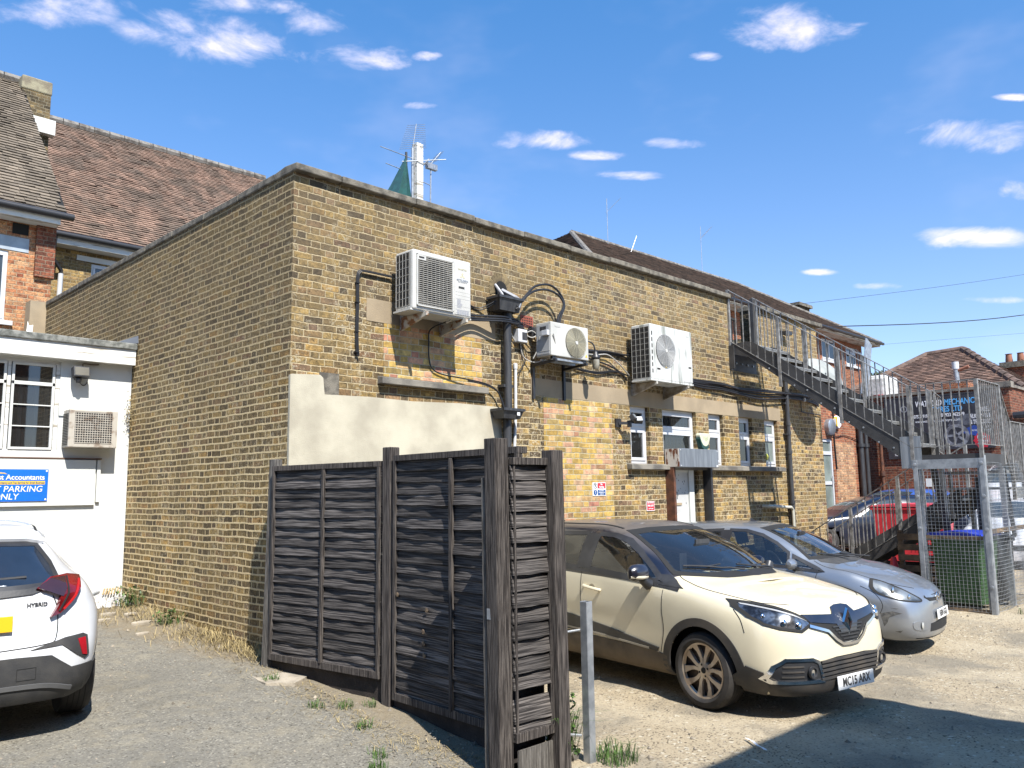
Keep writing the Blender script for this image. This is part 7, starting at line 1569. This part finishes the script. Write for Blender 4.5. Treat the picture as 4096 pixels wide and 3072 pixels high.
# ======== silver hatchback
fitR = [
 [(.50,0,.17),(.72,0,.18),(.78,0,.22),(.80,0,.36),(.79,0,.52),(.765,0,.64),(.72,0,.72),(.66,0,.765),(.58,0,.81),(.50,0,.845),(.42,0,.88)],
 [(.50,.15,.17),(.70,.28,.18),(.765,.30,.22),(.785,.30,.36),(.775,.30,.52),(.75,.30,.64),(.70,.28,.73),(.635,.26,.78),(.54,.19,.83),(.46,.10,.87),(.40,0,.89)],
 [(.45,.30,.17),(.60,.54,.18),(.68,.57,.22),(.705,.58,.36),(.69,.58,.52),(.655,.57,.65),(.59,.53,.75),(.52,.48,.81),(.42,.34,.87),(.37,.17,.90),(.34,0,.915)],
 [(.36,.40,.17),(.46,.65,.18),(.53,.70,.24),(.56,.735,.36),(.545,.74,.52),(.49,.73,.67),(.40,.67,.80),(.33,.59,.865),(.25,.42,.915),(.21,.21,.94),(.19,0,.95)],
 [(.26,.40,.17),(.31,.68,.19),(.34,.75,.26),(.345,.785,.38),(.33,.80,.56),(.28,.785,.72),(.19,.725,.87),(.13,.63,.925),(.06,.45,.965),(.03,.23,.985),(.01,0,.992)],
 R11([.05]*5+[.03,-.02,-.04,-.04,-.03,-.02],[(.40,.17),(.68,.19),(.78,.26),(.815,.38),(.83,.56),(.82,.75),(.765,.92),(.665,.965),(.47,.985),(.24,.995),(0,1.0)]),
 R11([-.25]*5+[-.25,-.28,-.26,-.20,-.16,-.15],[(.40,.17),(.68,.19),(.785,.26),(.82,.38),(.832,.56),(.828,.76),(.785,.945),(.69,.99),(.50,1.01),(.26,1.018),(0,1.022)]),
 R11([-.50]*5+[-.50,-.50,-.46,-.38,-.31,-.29],[(.40,.17),(.68,.19),(.79,.26),(.82,.38),(.828,.56),(.828,.76),(.80,.955),(.715,1.03),(.57,1.06),(.30,1.07),(0,1.075)]),
 R11([-.95]*5+[-.95,-.95,-.94,-.90,-.85,-.83],[(.40,.17),(.68,.19),(.79,.26),(.815,.38),(.822,.56),(.828,.76),(.81,.965),(.72,1.19),(.61,1.315),(.32,1.345),(0,1.352)]),
 R11([-1.38]*5+[-1.38,-1.38,-1.38,-1.34,-1.27,-1.25],[(.40,.17),(.68,.19),(.79,.26),(.812,.38),(.82,.56),(.828,.76),(.813,.98),(.725,1.23),(.575,1.445),(.32,1.487),(0,1.495)]),
 R11(-1.75,[(.40,.17),(.68,.19),(.79,.26),(.812,.38),(.82,.56),(.828,.76),(.815,1.0),(.725,1.26),(.57,1.475),(.32,1.515),(0,1.522)]),
 R11(-2.35,[(.40,.17),(.68,.19),(.79,.26),(.815,.38),(.825,.56),(.83,.78),(.81,1.02),(.715,1.27),(.56,1.455),(.32,1.50),(0,1.508)]),
 R11(-2.75,[(.40,.2),(.66,.22),(.76,.29),(.79,.40),(.80,.58),(.80,.80),(.77,1.04),(.68,1.26),(.53,1.42),(.3,1.465),(0,1.472)]),
 R11([-2.98]*6+[-2.96,-2.9,-2.86,-2.84,-2.83],[(.3,.22),(.55,.24),(.62,.30),(.65,.42),(.66,.6),(.65,.82),(.60,1.05),(.52,1.25),(.42,1.39),(.24,1.44),(0,1.45)]),
 R11([-3.03]*6+[-3.01,-2.95,-2.89,-2.86,-2.85],[(0,.22),(0,.24),(0,.30),(0,.42),(0,.6),(0,.82),(0,1.05),(0,1.25),(0,1.39),(0,1.435),(0,1.45)]),
]
def hatch(loc, rz):
    c = Car('parked_car', 'silver-blue hatchback with scuffed front bumper parked beyond the cream car', 'car', loc, rz, fitR, 8, 'parked cars')
    WX, WR, RX = 0., .288, -2.45
    win_f = [(-1.56, 1.03), (-1.57, 1.25), (-1.56, 1.42), (-1.35, 1.415), (-1.12, 1.36), (-.92, 1.265), (-.76, 1.15), (-.74, .985)]
    win_q = [(-.67, .975), (-.69, 1.11), (-.52, 1.03), (-.33, .95), (-.40, .95)]
    win_r = [(-2.45, 1.07), (-2.40, 1.25), (-2.30, 1.38), (-1.68, 1.42), (-1.68, 1.04)]
    ws = [(-.67, 1.08), (-.58, 1.29), (-.49, 1.445), (-.25, 1.465), (0, 1.47), (.25, 1.465), (.49, 1.445), (.58, 1.29), (.67, 1.08), (.35, 1.085), (0, 1.09), (-.35, 1.085)]
    for v in 'RL':
        for w in (win_f, win_q, win_r):
            c.cut(v, offset(resample(w), .018)); c.patch('side_window', v, w, g_car, .002, thick=.002); c.ring('window_trim', v, w, .02, .016, m_black, .006)
        for wx in (WX, RX): c.cut(v, [(wx+.335*math.cos(k*.2), WR+.335*math.sin(k*.2)) for k in range(32)])
        for wx in (WX, RX):
            A = []; B = []
            for k in range(37):
                a = R(-32+247*k/36); A.append((wx+.362*math.cos(a), WR+.36*math.sin(a))); B.append((wx+.325*math.cos(a), WR+.325*math.sin(a)))
            c.strip2('wheel_arch_lip', v, A, B, p_silver, .006, None, False, thick=.02)
        for ln in ([(-.38, .93), (-.42, .75), (-.42, .40), (-.40, .25)], [(-1.62, 1.02), (-1.64, .7), (-1.60, .3)], [(.12, .80), (.28, .72), (.36, .60), (.33, .50)]): c.line('panel_gap', v, ln, .007, m_gap, .0015, smooth=4)
        c.patch('pillar_cover', v, [(-1.555, 1.04), (-1.555, 1.42), (-1.68, 1.42), (-1.68, 1.05)], m_black, .006, thick=.006)
        sg = -1 if v == 'R' else 1
        q = MB(); q.lathe([(0, -.10), (.05, -.092), (.075, -.05), (.08, 0), (.078, .05), (.055, .09), (0, .10)], (0, 0, 0), 'y', 20); q.v = [(-.66+v_[0]*(.95 if v_[0] > 0 else .4), sg*.935+v_[1], 1.03+v_[2]*.86) for v_ in q.v]; q.build('mirror', p_silver, c.t, smooth=True)
        q = MB(); q.tube([(-.66, sg*.79, .965), (-.66, sg*.86, .985)], .035, 8); q.build('mirror_stalk', m_black, c.t, smooth=True)
        q = MB(); h = c.hit(v, -1.55, .84); q.tube(bez([(-1.66, h[0].y+sg*.004, .85), (-1.62, h[0].y+sg*.03, .85), (-1.5, h[0].y+sg*.03, .845), (-1.45, h[0].y+sg*.004, .84)], 5), .014, 8); q.build('door_handle', p_silver, c.t, smooth=True)
    c.cut('F', offset(resample(ws), .03), lambda p: -1.4 < p.x < -.28 and p.z > 1.085)
    wsg = c.patch('windscreen', 'F', ws, g_screen, .003, thick=.002); c.ring('windscreen_border', 'F', ws, .006, .028, m_gap, .0045, wsg)
    c.patch('scuttle', 'T', [(-.38, -.62), (-.22, -.48), (-.15, 0), (-.22, .48), (-.38, .62), (-.50, .60), (-.33, .3), (-.31, 0), (-.33, -.3), (-.50, -.60)], m_blackrough, .004, res=.08)
    for pts in ([(-.22, -.05), (-.46, -.50)], [(-.22, .40), (-.34, -.02)]):
        P3 = []
        for i in range(9):
            t = i/8; x = pts[0][0]*(1-t)+pts[-1][0]*t; y = pts[0][1]*(1-t)+pts[-1][1]*t; P3.append(c.hit('T', x, y)[0]+Vector((0, 0, .04-.015*t)))
        q = MB(); q.tube(P3, .010, 6); q.tube([P3[0]+Vector((.12, 0, -.0)), P3[3]], .008, 6); q.build('wiper', m_black, c.t)
    for sg in (-1, 1):
        hl = [(sg*a, b) for a, b in ((.70, .875), (.765, .80), (.775, .71), (.72, .655), (.60, .63), (.49, .625), (.47, .65), (.54, .71), (.60, .79), (.65, .86))]
        L1 = c.patch('headlight', 'F', hl, mat('clear_lamp_bowl', (.34, .345, .33), .22, .75, col2=(.07, .07, .068), scale=5), .004, res=.03, bdry=.02, smooth=3); c.ring('lamp_edge', 'F', hl, .004, .010, m_gap, .007, L1, smooth=3, bdry=.02)
        for yy, zz, rr in ((.68, .75, .05), (.60, .68, .04)):
            hh_ = c.hit('F', sg*yy, zz); q = MB(); q.lathe([(0, .014), (rr*.6, .011), (rr, .0)], (0, 0, 0), 'x', 16); q.v = [tuple(Vector(v_)+hh_[0]+Vector((-.004, 0, 0))) for v_ in q.v]; q.build('lamp_projector', m_chrome, L1, smooth=True)
        fp = [(sg*a, b) for a, b in ((.46, .31), (.45, .40), (.56, .415), (.66, .40), (.64, .32))]
        f1 = c.patch('fog_lamp_housing', 'F', fp, p_silver, .007, bdry=.02, smooth=3); hh_ = c.hit('F', sg*.55, .36); MB().lathe([(0, .010), (.03, .008), (.042, 0)], tuple(hh_[0]+Vector((.004, 0, 0))), 'x', 18).build('fog_lamp', mat('clear_fog_lens', (.5, .5, .46), .2), f1, smooth=True)
        v = 'R' if sg < 0 else 'L'
        if sg < 0:
            g_ = random.Random(3); m_sc = mat('scuffed_primer', (.05, .05, .05), .8, col2=(.16, .155, .14), scale=20)
            for k, pl_ in enumerate(([(.33, .50), (.46, .53), (.56, .505), (.50, .49), (.42, .455), (.40, .40), (.36, .35), (.345, .42)], [(.47, .30), (.55, .315), (.52, .285)], [(.44, .565), (.53, .56), (.5, .552)])): c.patch('scuff', v, pl_, m_sc, .0015, res=.02, bdry=.01, thick=.003)
    gr = c.patch('grille', 'F', [(-.40, .665), (-.30, .615), (0, .60), (.30, .615), (.40, .665), (.22, .675), (0, .68), (-.22, .675)], m_gap, .005, res=.03)
    c.line('grille_bar', 'F', [(-.38, .672), (-.2, .66), (0, .655), (.2, .66), (.38, .672)], .026, p_silver, .012, gr)
    h0 = c.hit('F', 0, .64)[0]; q = MB(); X = h0.x+.018
    for a, b, c_, d in ((-.045, .675, -.022, .605), (.045, .675, .022, .605)): q.bar((X, a, b), (X, c_, d), .018, .014, up=(1, 0, 0))
    q.bar((X, -.03, .64), (X, .03, .64), .016, .014, up=(1, 0, 0)); q.tube([(X-.006, .062*math.cos(k*math.pi/12), .64+.052*math.sin(k*math.pi/12)) for k in range(25)], .007, 6); q.build('badge', m_chrome, c.t)
    lg = c.patch('lower_grille', 'F', [(-.40, .28), (-.38, .37), (0, .385), (.38, .37), (.40, .28), (0, .27)], m_gap, .004); c.line('bumper_crease', 'F', [(-.60, .215), (-.3, .205), (0, .20), (.3, .205), (.60, .215)], .012, m_gap, .003)
    plate(c, .815, .03, .455, 'HS04 GGJ', m_plate_w, (1, 0, .05))
    for sg in (-1, 1): c.line('bonnet_gap', 'T', [(.62, sg*.42), (.50, sg*.55), (.30, sg*.66), (.0, sg*.71), (-.30, sg*.70), (-.46, sg*.66)], .008, m_gap, .0015, smooth=4)
    c.line('sunroof_gap', 'T', [(-1.65, -.36), (-1.62, .36), (-2.15, .36), (-2.15, -.36), (-1.65, -.36)], .010, m_gap, .0015); an = c.hit('T', -1.50, 0)[0]; q = MB(); q.add([an+Vector(p) for p in ((.05, 0, 0), (-.05, .02, 0), (-.05, -.02, 0), (-.06, 0, .05))], [(0, 1, 3), (0, 3, 2), (1, 2, 3)]); q.build('aerial', m_black, c.t)
    c.finish(p_silver)
    MB().box(-2.9, .48, -.58, .58, .20, .70).build('underbody', m_under, c.t); MB().box(-1.0, -.5, -.66, .66, .70, .99).build('dashboard', m_seat, c.t, bevel=.05); MB().box(-2.9, -.5, -.70, .70, .40, .45).build('floor', m_under, c.t); seats(c, -1.20, .55)
    q = MB(); M = Matrix.Translation((-1.08, -.36, .98)) @ Matrix.Rotation(R(60), 4, 'Y'); q.tube([M @ Vector((.18*math.cos(k*math.pi/12), .18*math.sin(k*math.pi/12), 0)) for k in range(25)], .014, 6); q.build('steering_wheel', m_black, c.t)
    q = MB(); q.box(-.86, -.83, -.11, .11, 1.33, 1.39); q.build('rear_view_mirror', m_black, c.t)
    ms_ = mat('steel_wheel_cover', (.30, .30, .31), .4, .6)
    def rim(x, r, rr, y1, sg, t):
        q = MB(); Rr = r*rr; q.lathe([(Rr, y1-sg*.002), (Rr*.9, y1-sg*.02), (Rr*.3, y1-sg*.01), (0, y1-sg*.006)], (x, 0, r), 'y', 40); q.build('wheel_cover', ms_, t, smooth=True)
    for x in (WX, RX):
        for sg in (-1, 1): c.wheel(x, sg, WR, .175, .812, rim)
    return c
hatch((10.81, 4.38, -.10), R(-84.5))

# ======== white crossover seen from behind (local +x points to its tail)
chrR = [
 [(.55,0,.24),(.70,0,.25),(.76,0,.30),(.79,0,.42),(.795,0,.58),(.76,0,.74),(.74,0,.90),(.72,0,1.04),(.42,0,1.235),(.10,0,1.40),(-.10,0,1.475)],
 [(.55,.15,.24),(.695,.30,.25),(.75,.32,.30),(.78,.32,.42),(.785,.32,.58),(.75,.32,.74),(.73,.32,.90),(.71,.32,1.04),(.40,.28,1.235),(.08,.25,1.40),(-.12,.22,1.475)],
 [(.50,.35,.24),(.64,.60,.25),(.69,.64,.30),(.72,.66,.42),(.72,.66,.58),(.685,.64,.74),(.66,.62,.90),(.63,.61,1.035),(.33,.53,1.22),(.02,.47,1.38),(-.18,.40,1.47)],
 [(.42,.40,.24),(.50,.72,.25),(.55,.78,.30),(.58,.81,.42),(.585,.825,.58),(.56,.82,.74),(.53,.80,.90),(.48,.765,1.04),(.22,.66,1.18),(-.05,.56,1.345),(-.25,.44,1.465)],
 [(.32,.40,.24),(.38,.76,.26),(.41,.83,.33),(.42,.86,.46),(.42,.885,.62),(.40,.89,.78),(.37,.86,.93),(.30,.80,1.06),(.10,.71,1.16),(-.14,.61,1.325),(-.34,.46,1.475)],
 R11([.12]*5+[.12,.10,.04,-.08,-.26,-.44],[(.40,.24),(.76,.26),(.85,.34),(.885,.48),(.905,.64),(.91,.80),(.87,.95),(.805,1.08),(.73,1.17),(.63,1.32),(.46,1.49)])[:10]+[(-.45,0,1.505)],
]
chrR[5][9] = (-.28, .50, 1.44); chrR[5][8] = (-.12, .70, 1.22)
for r_ in (3, 4): chrR[r_][10] = ((-.25, 0, 1.485), (-.34, 0, 1.495))[r_-3]
chrR[2][10] = (-.18, 0, 1.48); chrR[1][10] = (-.12, 0, 1.477)
for r_, (a, b) in {1: ((.08, .18, 1.405), (.40, .28, 1.235)), 2: ((.0, .40, 1.40), (.33, .53, 1.22)), 3: ((-.08, .46, 1.425), (.20, .655, 1.19)), 4: ((-.18, .48, 1.435), (.06, .70, 1.18))}.items(): chrR[r_][9] = a; chrR[r_][8] = b
chrR += [
 R11([-.35]*5+[-.35,-.36,-.40,-.45,-.55,-.62],[(.40,.24),(.78,.26),(.86,.34),(.88,.48),(.885,.64),(.88,.82),(.85,.98),(.80,1.10),(.715,1.27),(.53,1.47),(0,1.53)]),
 R11([-.9]*5+[-.9,-.9,-.9,-.92,-.98,-1.0],[(.40,.24),(.78,.26),(.86,.34),(.868,.48),(.865,.64),(.87,.82),(.85,.97),(.80,1.09),(.70,1.32),(.52,1.505),(0,1.552)]),
 R11(-1.6,[(.40,.24),(.78,.26),(.86,.34),(.865,.48),(.86,.64),(.87,.82),(.85,.96),(.80,1.08),(.69,1.31),(.52,1.48),(0,1.54)]),
 R11([-2.1]*5+[-2.1,-2.1,-2.1,-2.05,-2.0,-1.98],[(.40,.24),(.78,.26),(.86,.34),(.87,.48),(.87,.64),(.875,.82),(.84,.95),(.76,1.05),(.66,1.16),(.50,1.33),(0,1.40)]),
 R11([-2.6]*11,[(.40,.24),(.78,.26),(.86,.34),(.88,.48),(.885,.64),(.87,.82),(.82,.92),(.70,.97),(.50,1.0),(.25,1.02),(0,1.03)]),
 R11([-3.1]*11,[(.35,.24),(.7,.26),(.78,.32),(.80,.44),(.80,.58),(.78,.72),(.72,.83),(.6,.88),(.42,.91),(.2,.93),(0,.94)]),
 R11([-3.5]*11,[(0,.24),(0,.26),(0,.32),(0,.44),(0,.58),(0,.70),(0,.78),(0,.82),(0,.84),(0,.85),(0,.86)]),
]
def crossrear(loc, rz):
    c = Car('parked_car', 'white hybrid crossover seen from behind at the left edge', 'car', loc, rz, chrR, 8, 'parked cars')
    WR = .345
    for wx in (0, -2.64):
        for v in 'RL': c.cut(v, [(wx+.40*math.cos(k*.2), WR+.40*math.sin(k*.2)) for k in range(32)])
    for v in 'RL':
        for wx in (0, -2.64):
            A = []; B = []
            for k in range(41):
                a = R(-35+250*k/40); A.append((wx+.46*math.cos(a), WR+.45*math.sin(a))); B.append((wx+.39*math.cos(a), WR+.39*math.sin(a)))
            c.strip2('wheel_arch_trim', v, A, B, m_blackrough, .008, None, False, thick=.02)
        c.patch('side_window', v, [(-.55, 1.13), (-.75, 1.40), (-1.4, 1.44), (-1.9, 1.25), (-2.15, 1.08), (-1.2, 1.07)], g_dark, .003)
    gw = [(-.56, 1.085), (-.53, 1.22), (-.46, 1.35), (0, 1.37), (.46, 1.35), (.53, 1.22), (.56, 1.085), (0, 1.065)]
    wg = c.patch('rear_window', 'F', gw, darkglass('tinted_rear_glass', (.015, .022, .035), .04), .003, res=.04); c.ring('glass_edge', 'F', gw, .025, .01, m_black, .006, wg)
    sp_ = c.patch('spoiler', 'F', [(-.52, 1.35), (-.50, 1.42), (-.40, 1.46), (0, 1.475), (.40, 1.46), (.50, 1.42), (.52, 1.35), (.40, 1.375), (0, 1.39), (-.40, 1.375)], p_white, .03, thick=.05)
    q = MB(); q.tube([(.62, -.45, 1.10), (.60, .0, 1.13), (.60, .35, 1.14)], .012, 6); q.tube([(.70, 0, 1.06), (.62, 0, 1.11)], .02, 6); q.build('rear_wiper', m_black, c.t)
    m_tl = mat('dark_red_lens', (.22, .008, .010), .12, col2=(.10, .005, .006), scale=6, coat=1.); m_tl2 = mat('smoked_lens', (.05, .02, .022), .12, coat=1.)
    for sg in (-1, 1):
        band = c.patch('lamp_band', 'F', [(sg*a, b) for a, b in ((.0, 1.0), (.0, 1.05), (.35, 1.055), (.50, 1.085), (.52, 1.06), (.38, 1.02))], m_black, .012, thick=.02)
        t1 = c.patch('tail_light', 'F', [(sg*a, b) for a, b in ((.40, 1.045), (.50, 1.105), (.62, 1.115), (.72, 1.095), (.705, 1.02), (.64, .94), (.56, .865), (.50, .845), (.545, .92), (.565, 1.0), (.50, 1.03))], m_tl, .035, thick=.05, res=.03, bdry=.02)
        c.patch('smoked_section', 'F', [(sg*a, b) for a, b in ((.41, 1.05), (.50, 1.095), (.60, 1.10), (.60, 1.03), (.575, .985))], m_tl2, .039, par=t1, thick=.01, res=.03)
        c.line('lens_crease', 'F', [(sg*.61, 1.10), (sg*.61, 1.0), (sg*.55, .88)], .010, m_gap, .041, t1); c.line('lens_strip', 'F', [(sg*.70, 1.07), (sg*.66, .98), (sg*.58, .89)], .014, mat('bright_red_lens', (.55, .02, .02), .2), .041, t1)
        # black trim with reflector in the bumper corner
        t2 = c.patch('corner_trim', 'F', [(sg*a, b) for a, b in ((.38, .63), (.61, .69), (.74, .70), (.775, .68), (.79, .54), (.76, .515), (.70, .555), (.59, .64))], m_blackrough, .008, bdry=.02)
        c.patch('reflector', 'F', [(sg*a, b) for a, b in ((.70, .665), (.755, .67), (.77, .54), (.735, .55))], mat('red_reflector', (.45, .01, .02), .2, coat=1.), .013, par=t2, res=.03, bdry=.02)
        c.line('tailgate_gap', 'F', [(sg*.52, 1.0), (sg*.555, .89), (sg*.55, .70), (sg*.48, .66), (sg*.20, .645), (0, .64)], .007, m_gap, .002, smooth=4)
    bl = c.patch('bumper', 'F', [(-.80, .30), (-.82, .48), (-.66, .475), (-.52, .58), (-.3, .59), (.3, .59), (.52, .58), (.66, .475), (.82, .48), (.80, .30), (.6, .24), (-.6, .24)], m_blackrough, .012, thick=.03)
    for sg in (-1, 1): c.patch('bumper_side', 'R' if sg < 0 else 'L', [(.38, .27), (.40, .42), (.46, .50), (.62, .46), (.60, .28)], m_blackrough, .012, thick=.03)
    c.line('diffuser_strip', 'F', [(-.66, .33), (-.45, .38), (0, .385), (.45, .38), (.66, .33)], .030, mat('grey_diffuser', (.12, .12, .12), .6), .022, bl, smooth=4, thick=.03)
    c.ring('tow_cover', 'F', [(.30, .43), (.42, .43), (.42, .51), (.30, .51)], .002, .002, m_gap, .014, bl)
    c.patch('plate_recess', 'F', [(-.38, .73), (-.42, .90), (0, .92), (.42, .90), (.38, .73)], p_white, .003)
    plate(c, .775, 0, .83, 'LK19 NZJ', m_plate_y, (1, 0, .05))
    h = c.hit('F', .415, .945); text('HYBRID', .036, m_pipe, c.t, h[0]+h[1]*.006, face(h[1]), sx=1.1, bold=.001, name='hybrid_lettering')
    for sg in (-1, 1): c.line('roof_gap', 'T', [(-.30, sg*.52), (-.9, sg*.57), (-1.6, sg*.57)], .02, m_gap, .003)
    c.finish(p_white)
    MB().box(-3.2, .45, -.62, .62, .28, .80).build('underbody', m_under, c.t)
    def rim(x, r, rr, y1, sg, t):
        q = MB(); Rr = r*rr; q.lathe([(Rr, y1-sg*.002), (Rr*.9, y1-sg*.02), (Rr*.3, y1-sg*.01), (0, y1-sg*.006)], (x, 0, r), 'y', 40); q.build('alloy_rim', mat('dark_alloy', (.12, .12, .125), .35, .7), t, smooth=True)
    for x in (0, -2.64):
        for sg in (-1, 1): c.wheel(x, sg, WR, .215, .892, rim)
    return c
crossrear((1.52, 7.29, .232), R(262.5)).t.scale = (.955,)*3

# ======== background vehicles beyond the staircase (same forms, other makes)
def bgcar(label, loc, rz, rings, paint_, ws, sides, sc=(1, 1, 1), win=g_dark, cat='car', r=.31):
    rg = [[(p[0]*sc[0], p[1]*sc[1], p[2]*sc[2]) for p in q] for q in rings]
    c = Car('parked_car', label, cat, loc, rz, rg, 4, 'parked cars')
    S2 = lambda poly, a, b: [(x*a, y*b) for x, y in poly]
    c.patch('windscreen', 'F', S2(ws, sc[1], sc[2]), win, .004, res=.08)
    for v in 'RL':
        for w in sides: c.patch('side_window', v, S2(w, sc[0], sc[2]), win, .004, res=.1)
        for wx in (0, -2.5): c.cut(v, [(wx*sc[0]+.36*math.cos(k*.3), r+.36*math.sin(k*.3)) for k in range(21)])
    for sg in (-1, 1): c.patch('headlight', 'F', [(sg*a*sc[1], b*sc[2]) for a, b in ((.42, .62), (.70, .64), (.76, .80), (.6, .76))], m_chrome, .006, res=.06)
    c.patch('grille', 'F', [(-.35*sc[1], .55*sc[2]), (.35*sc[1], .55*sc[2]), (.35*sc[1], .65*sc[2]), (-.35*sc[1], .65*sc[2])], m_gap, .006); c.patch('bumper', 'F', [(-.7*sc[1], .2*sc[2]), (.7*sc[1], .2*sc[2]), (.7*sc[1], .36*sc[2]), (-.7*sc[1], .36*sc[2])], m_blackrough, .01)
    c.finish(paint_); MB().box(-2.7*sc[0], .4, -.55*sc[1], .55*sc[1], .2, .7).build('underbody', m_under, c.t)
    def rim(x, r_, rr, y1, sg, t): MB().lathe([(r_*rr, y1-sg*.004), (0, y1-sg*.01)], (x, 0, r_), 'y', 20).build('alloy_rim', m_chrome, t)
    for x in (0, -2.5*sc[0]):
        for sg in (-1, 1): c.wheel(x, sg, r, .2, .80*sc[1], rim)
    return c
WSF = [(-.62, 1.14), (-.49, 1.43), (0, 1.46), (.49, 1.43), (.62, 1.14)]
SDF = [[(-1.70, 1.03), (-1.60, 1.41), (-1.20, 1.34), (-.93, 1.15), (-.75, 1.0)], [(-2.45, 1.07), (-2.30, 1.38), (-1.80, 1.415), (-1.80, 1.04)]]
bgcar('dark blue coupe with window open parked behind the staircase', (19.7, 9.3, .30), R(137), fitR, p_dark, WSF, SDF, (1.18, 1.05, .90))
bgcar('bright blue car mostly hidden behind the dark coupe', (22.6, 9.0, .33), R(170), fitR, p_blue, WSF, SDF, (1.1, 1.05, .97))
bgcar('white car with its bonnet facing the yard behind the mesh cage', (19.2, 4.9, .05), R(186), fitR, p_white, WSF, SDF, (1.1, 1.06, 1.0))
bgcar('tall white van parked beyond the landing of the staircase', (23.4, 6.0, .05), R(180), fitR, p_white, WSF, SDF, (1.5, 1.15, 1.65), r=.36)
bgcar('white pickup at the right edge behind the mesh fence', (19.5, 1.9, .05), R(184), fitR, p_white, WSF, SDF, (1.3, 1.1, 1.2), r=.34)
for o in bpy.data.objects:
    if '_o' in o: del o['_o']
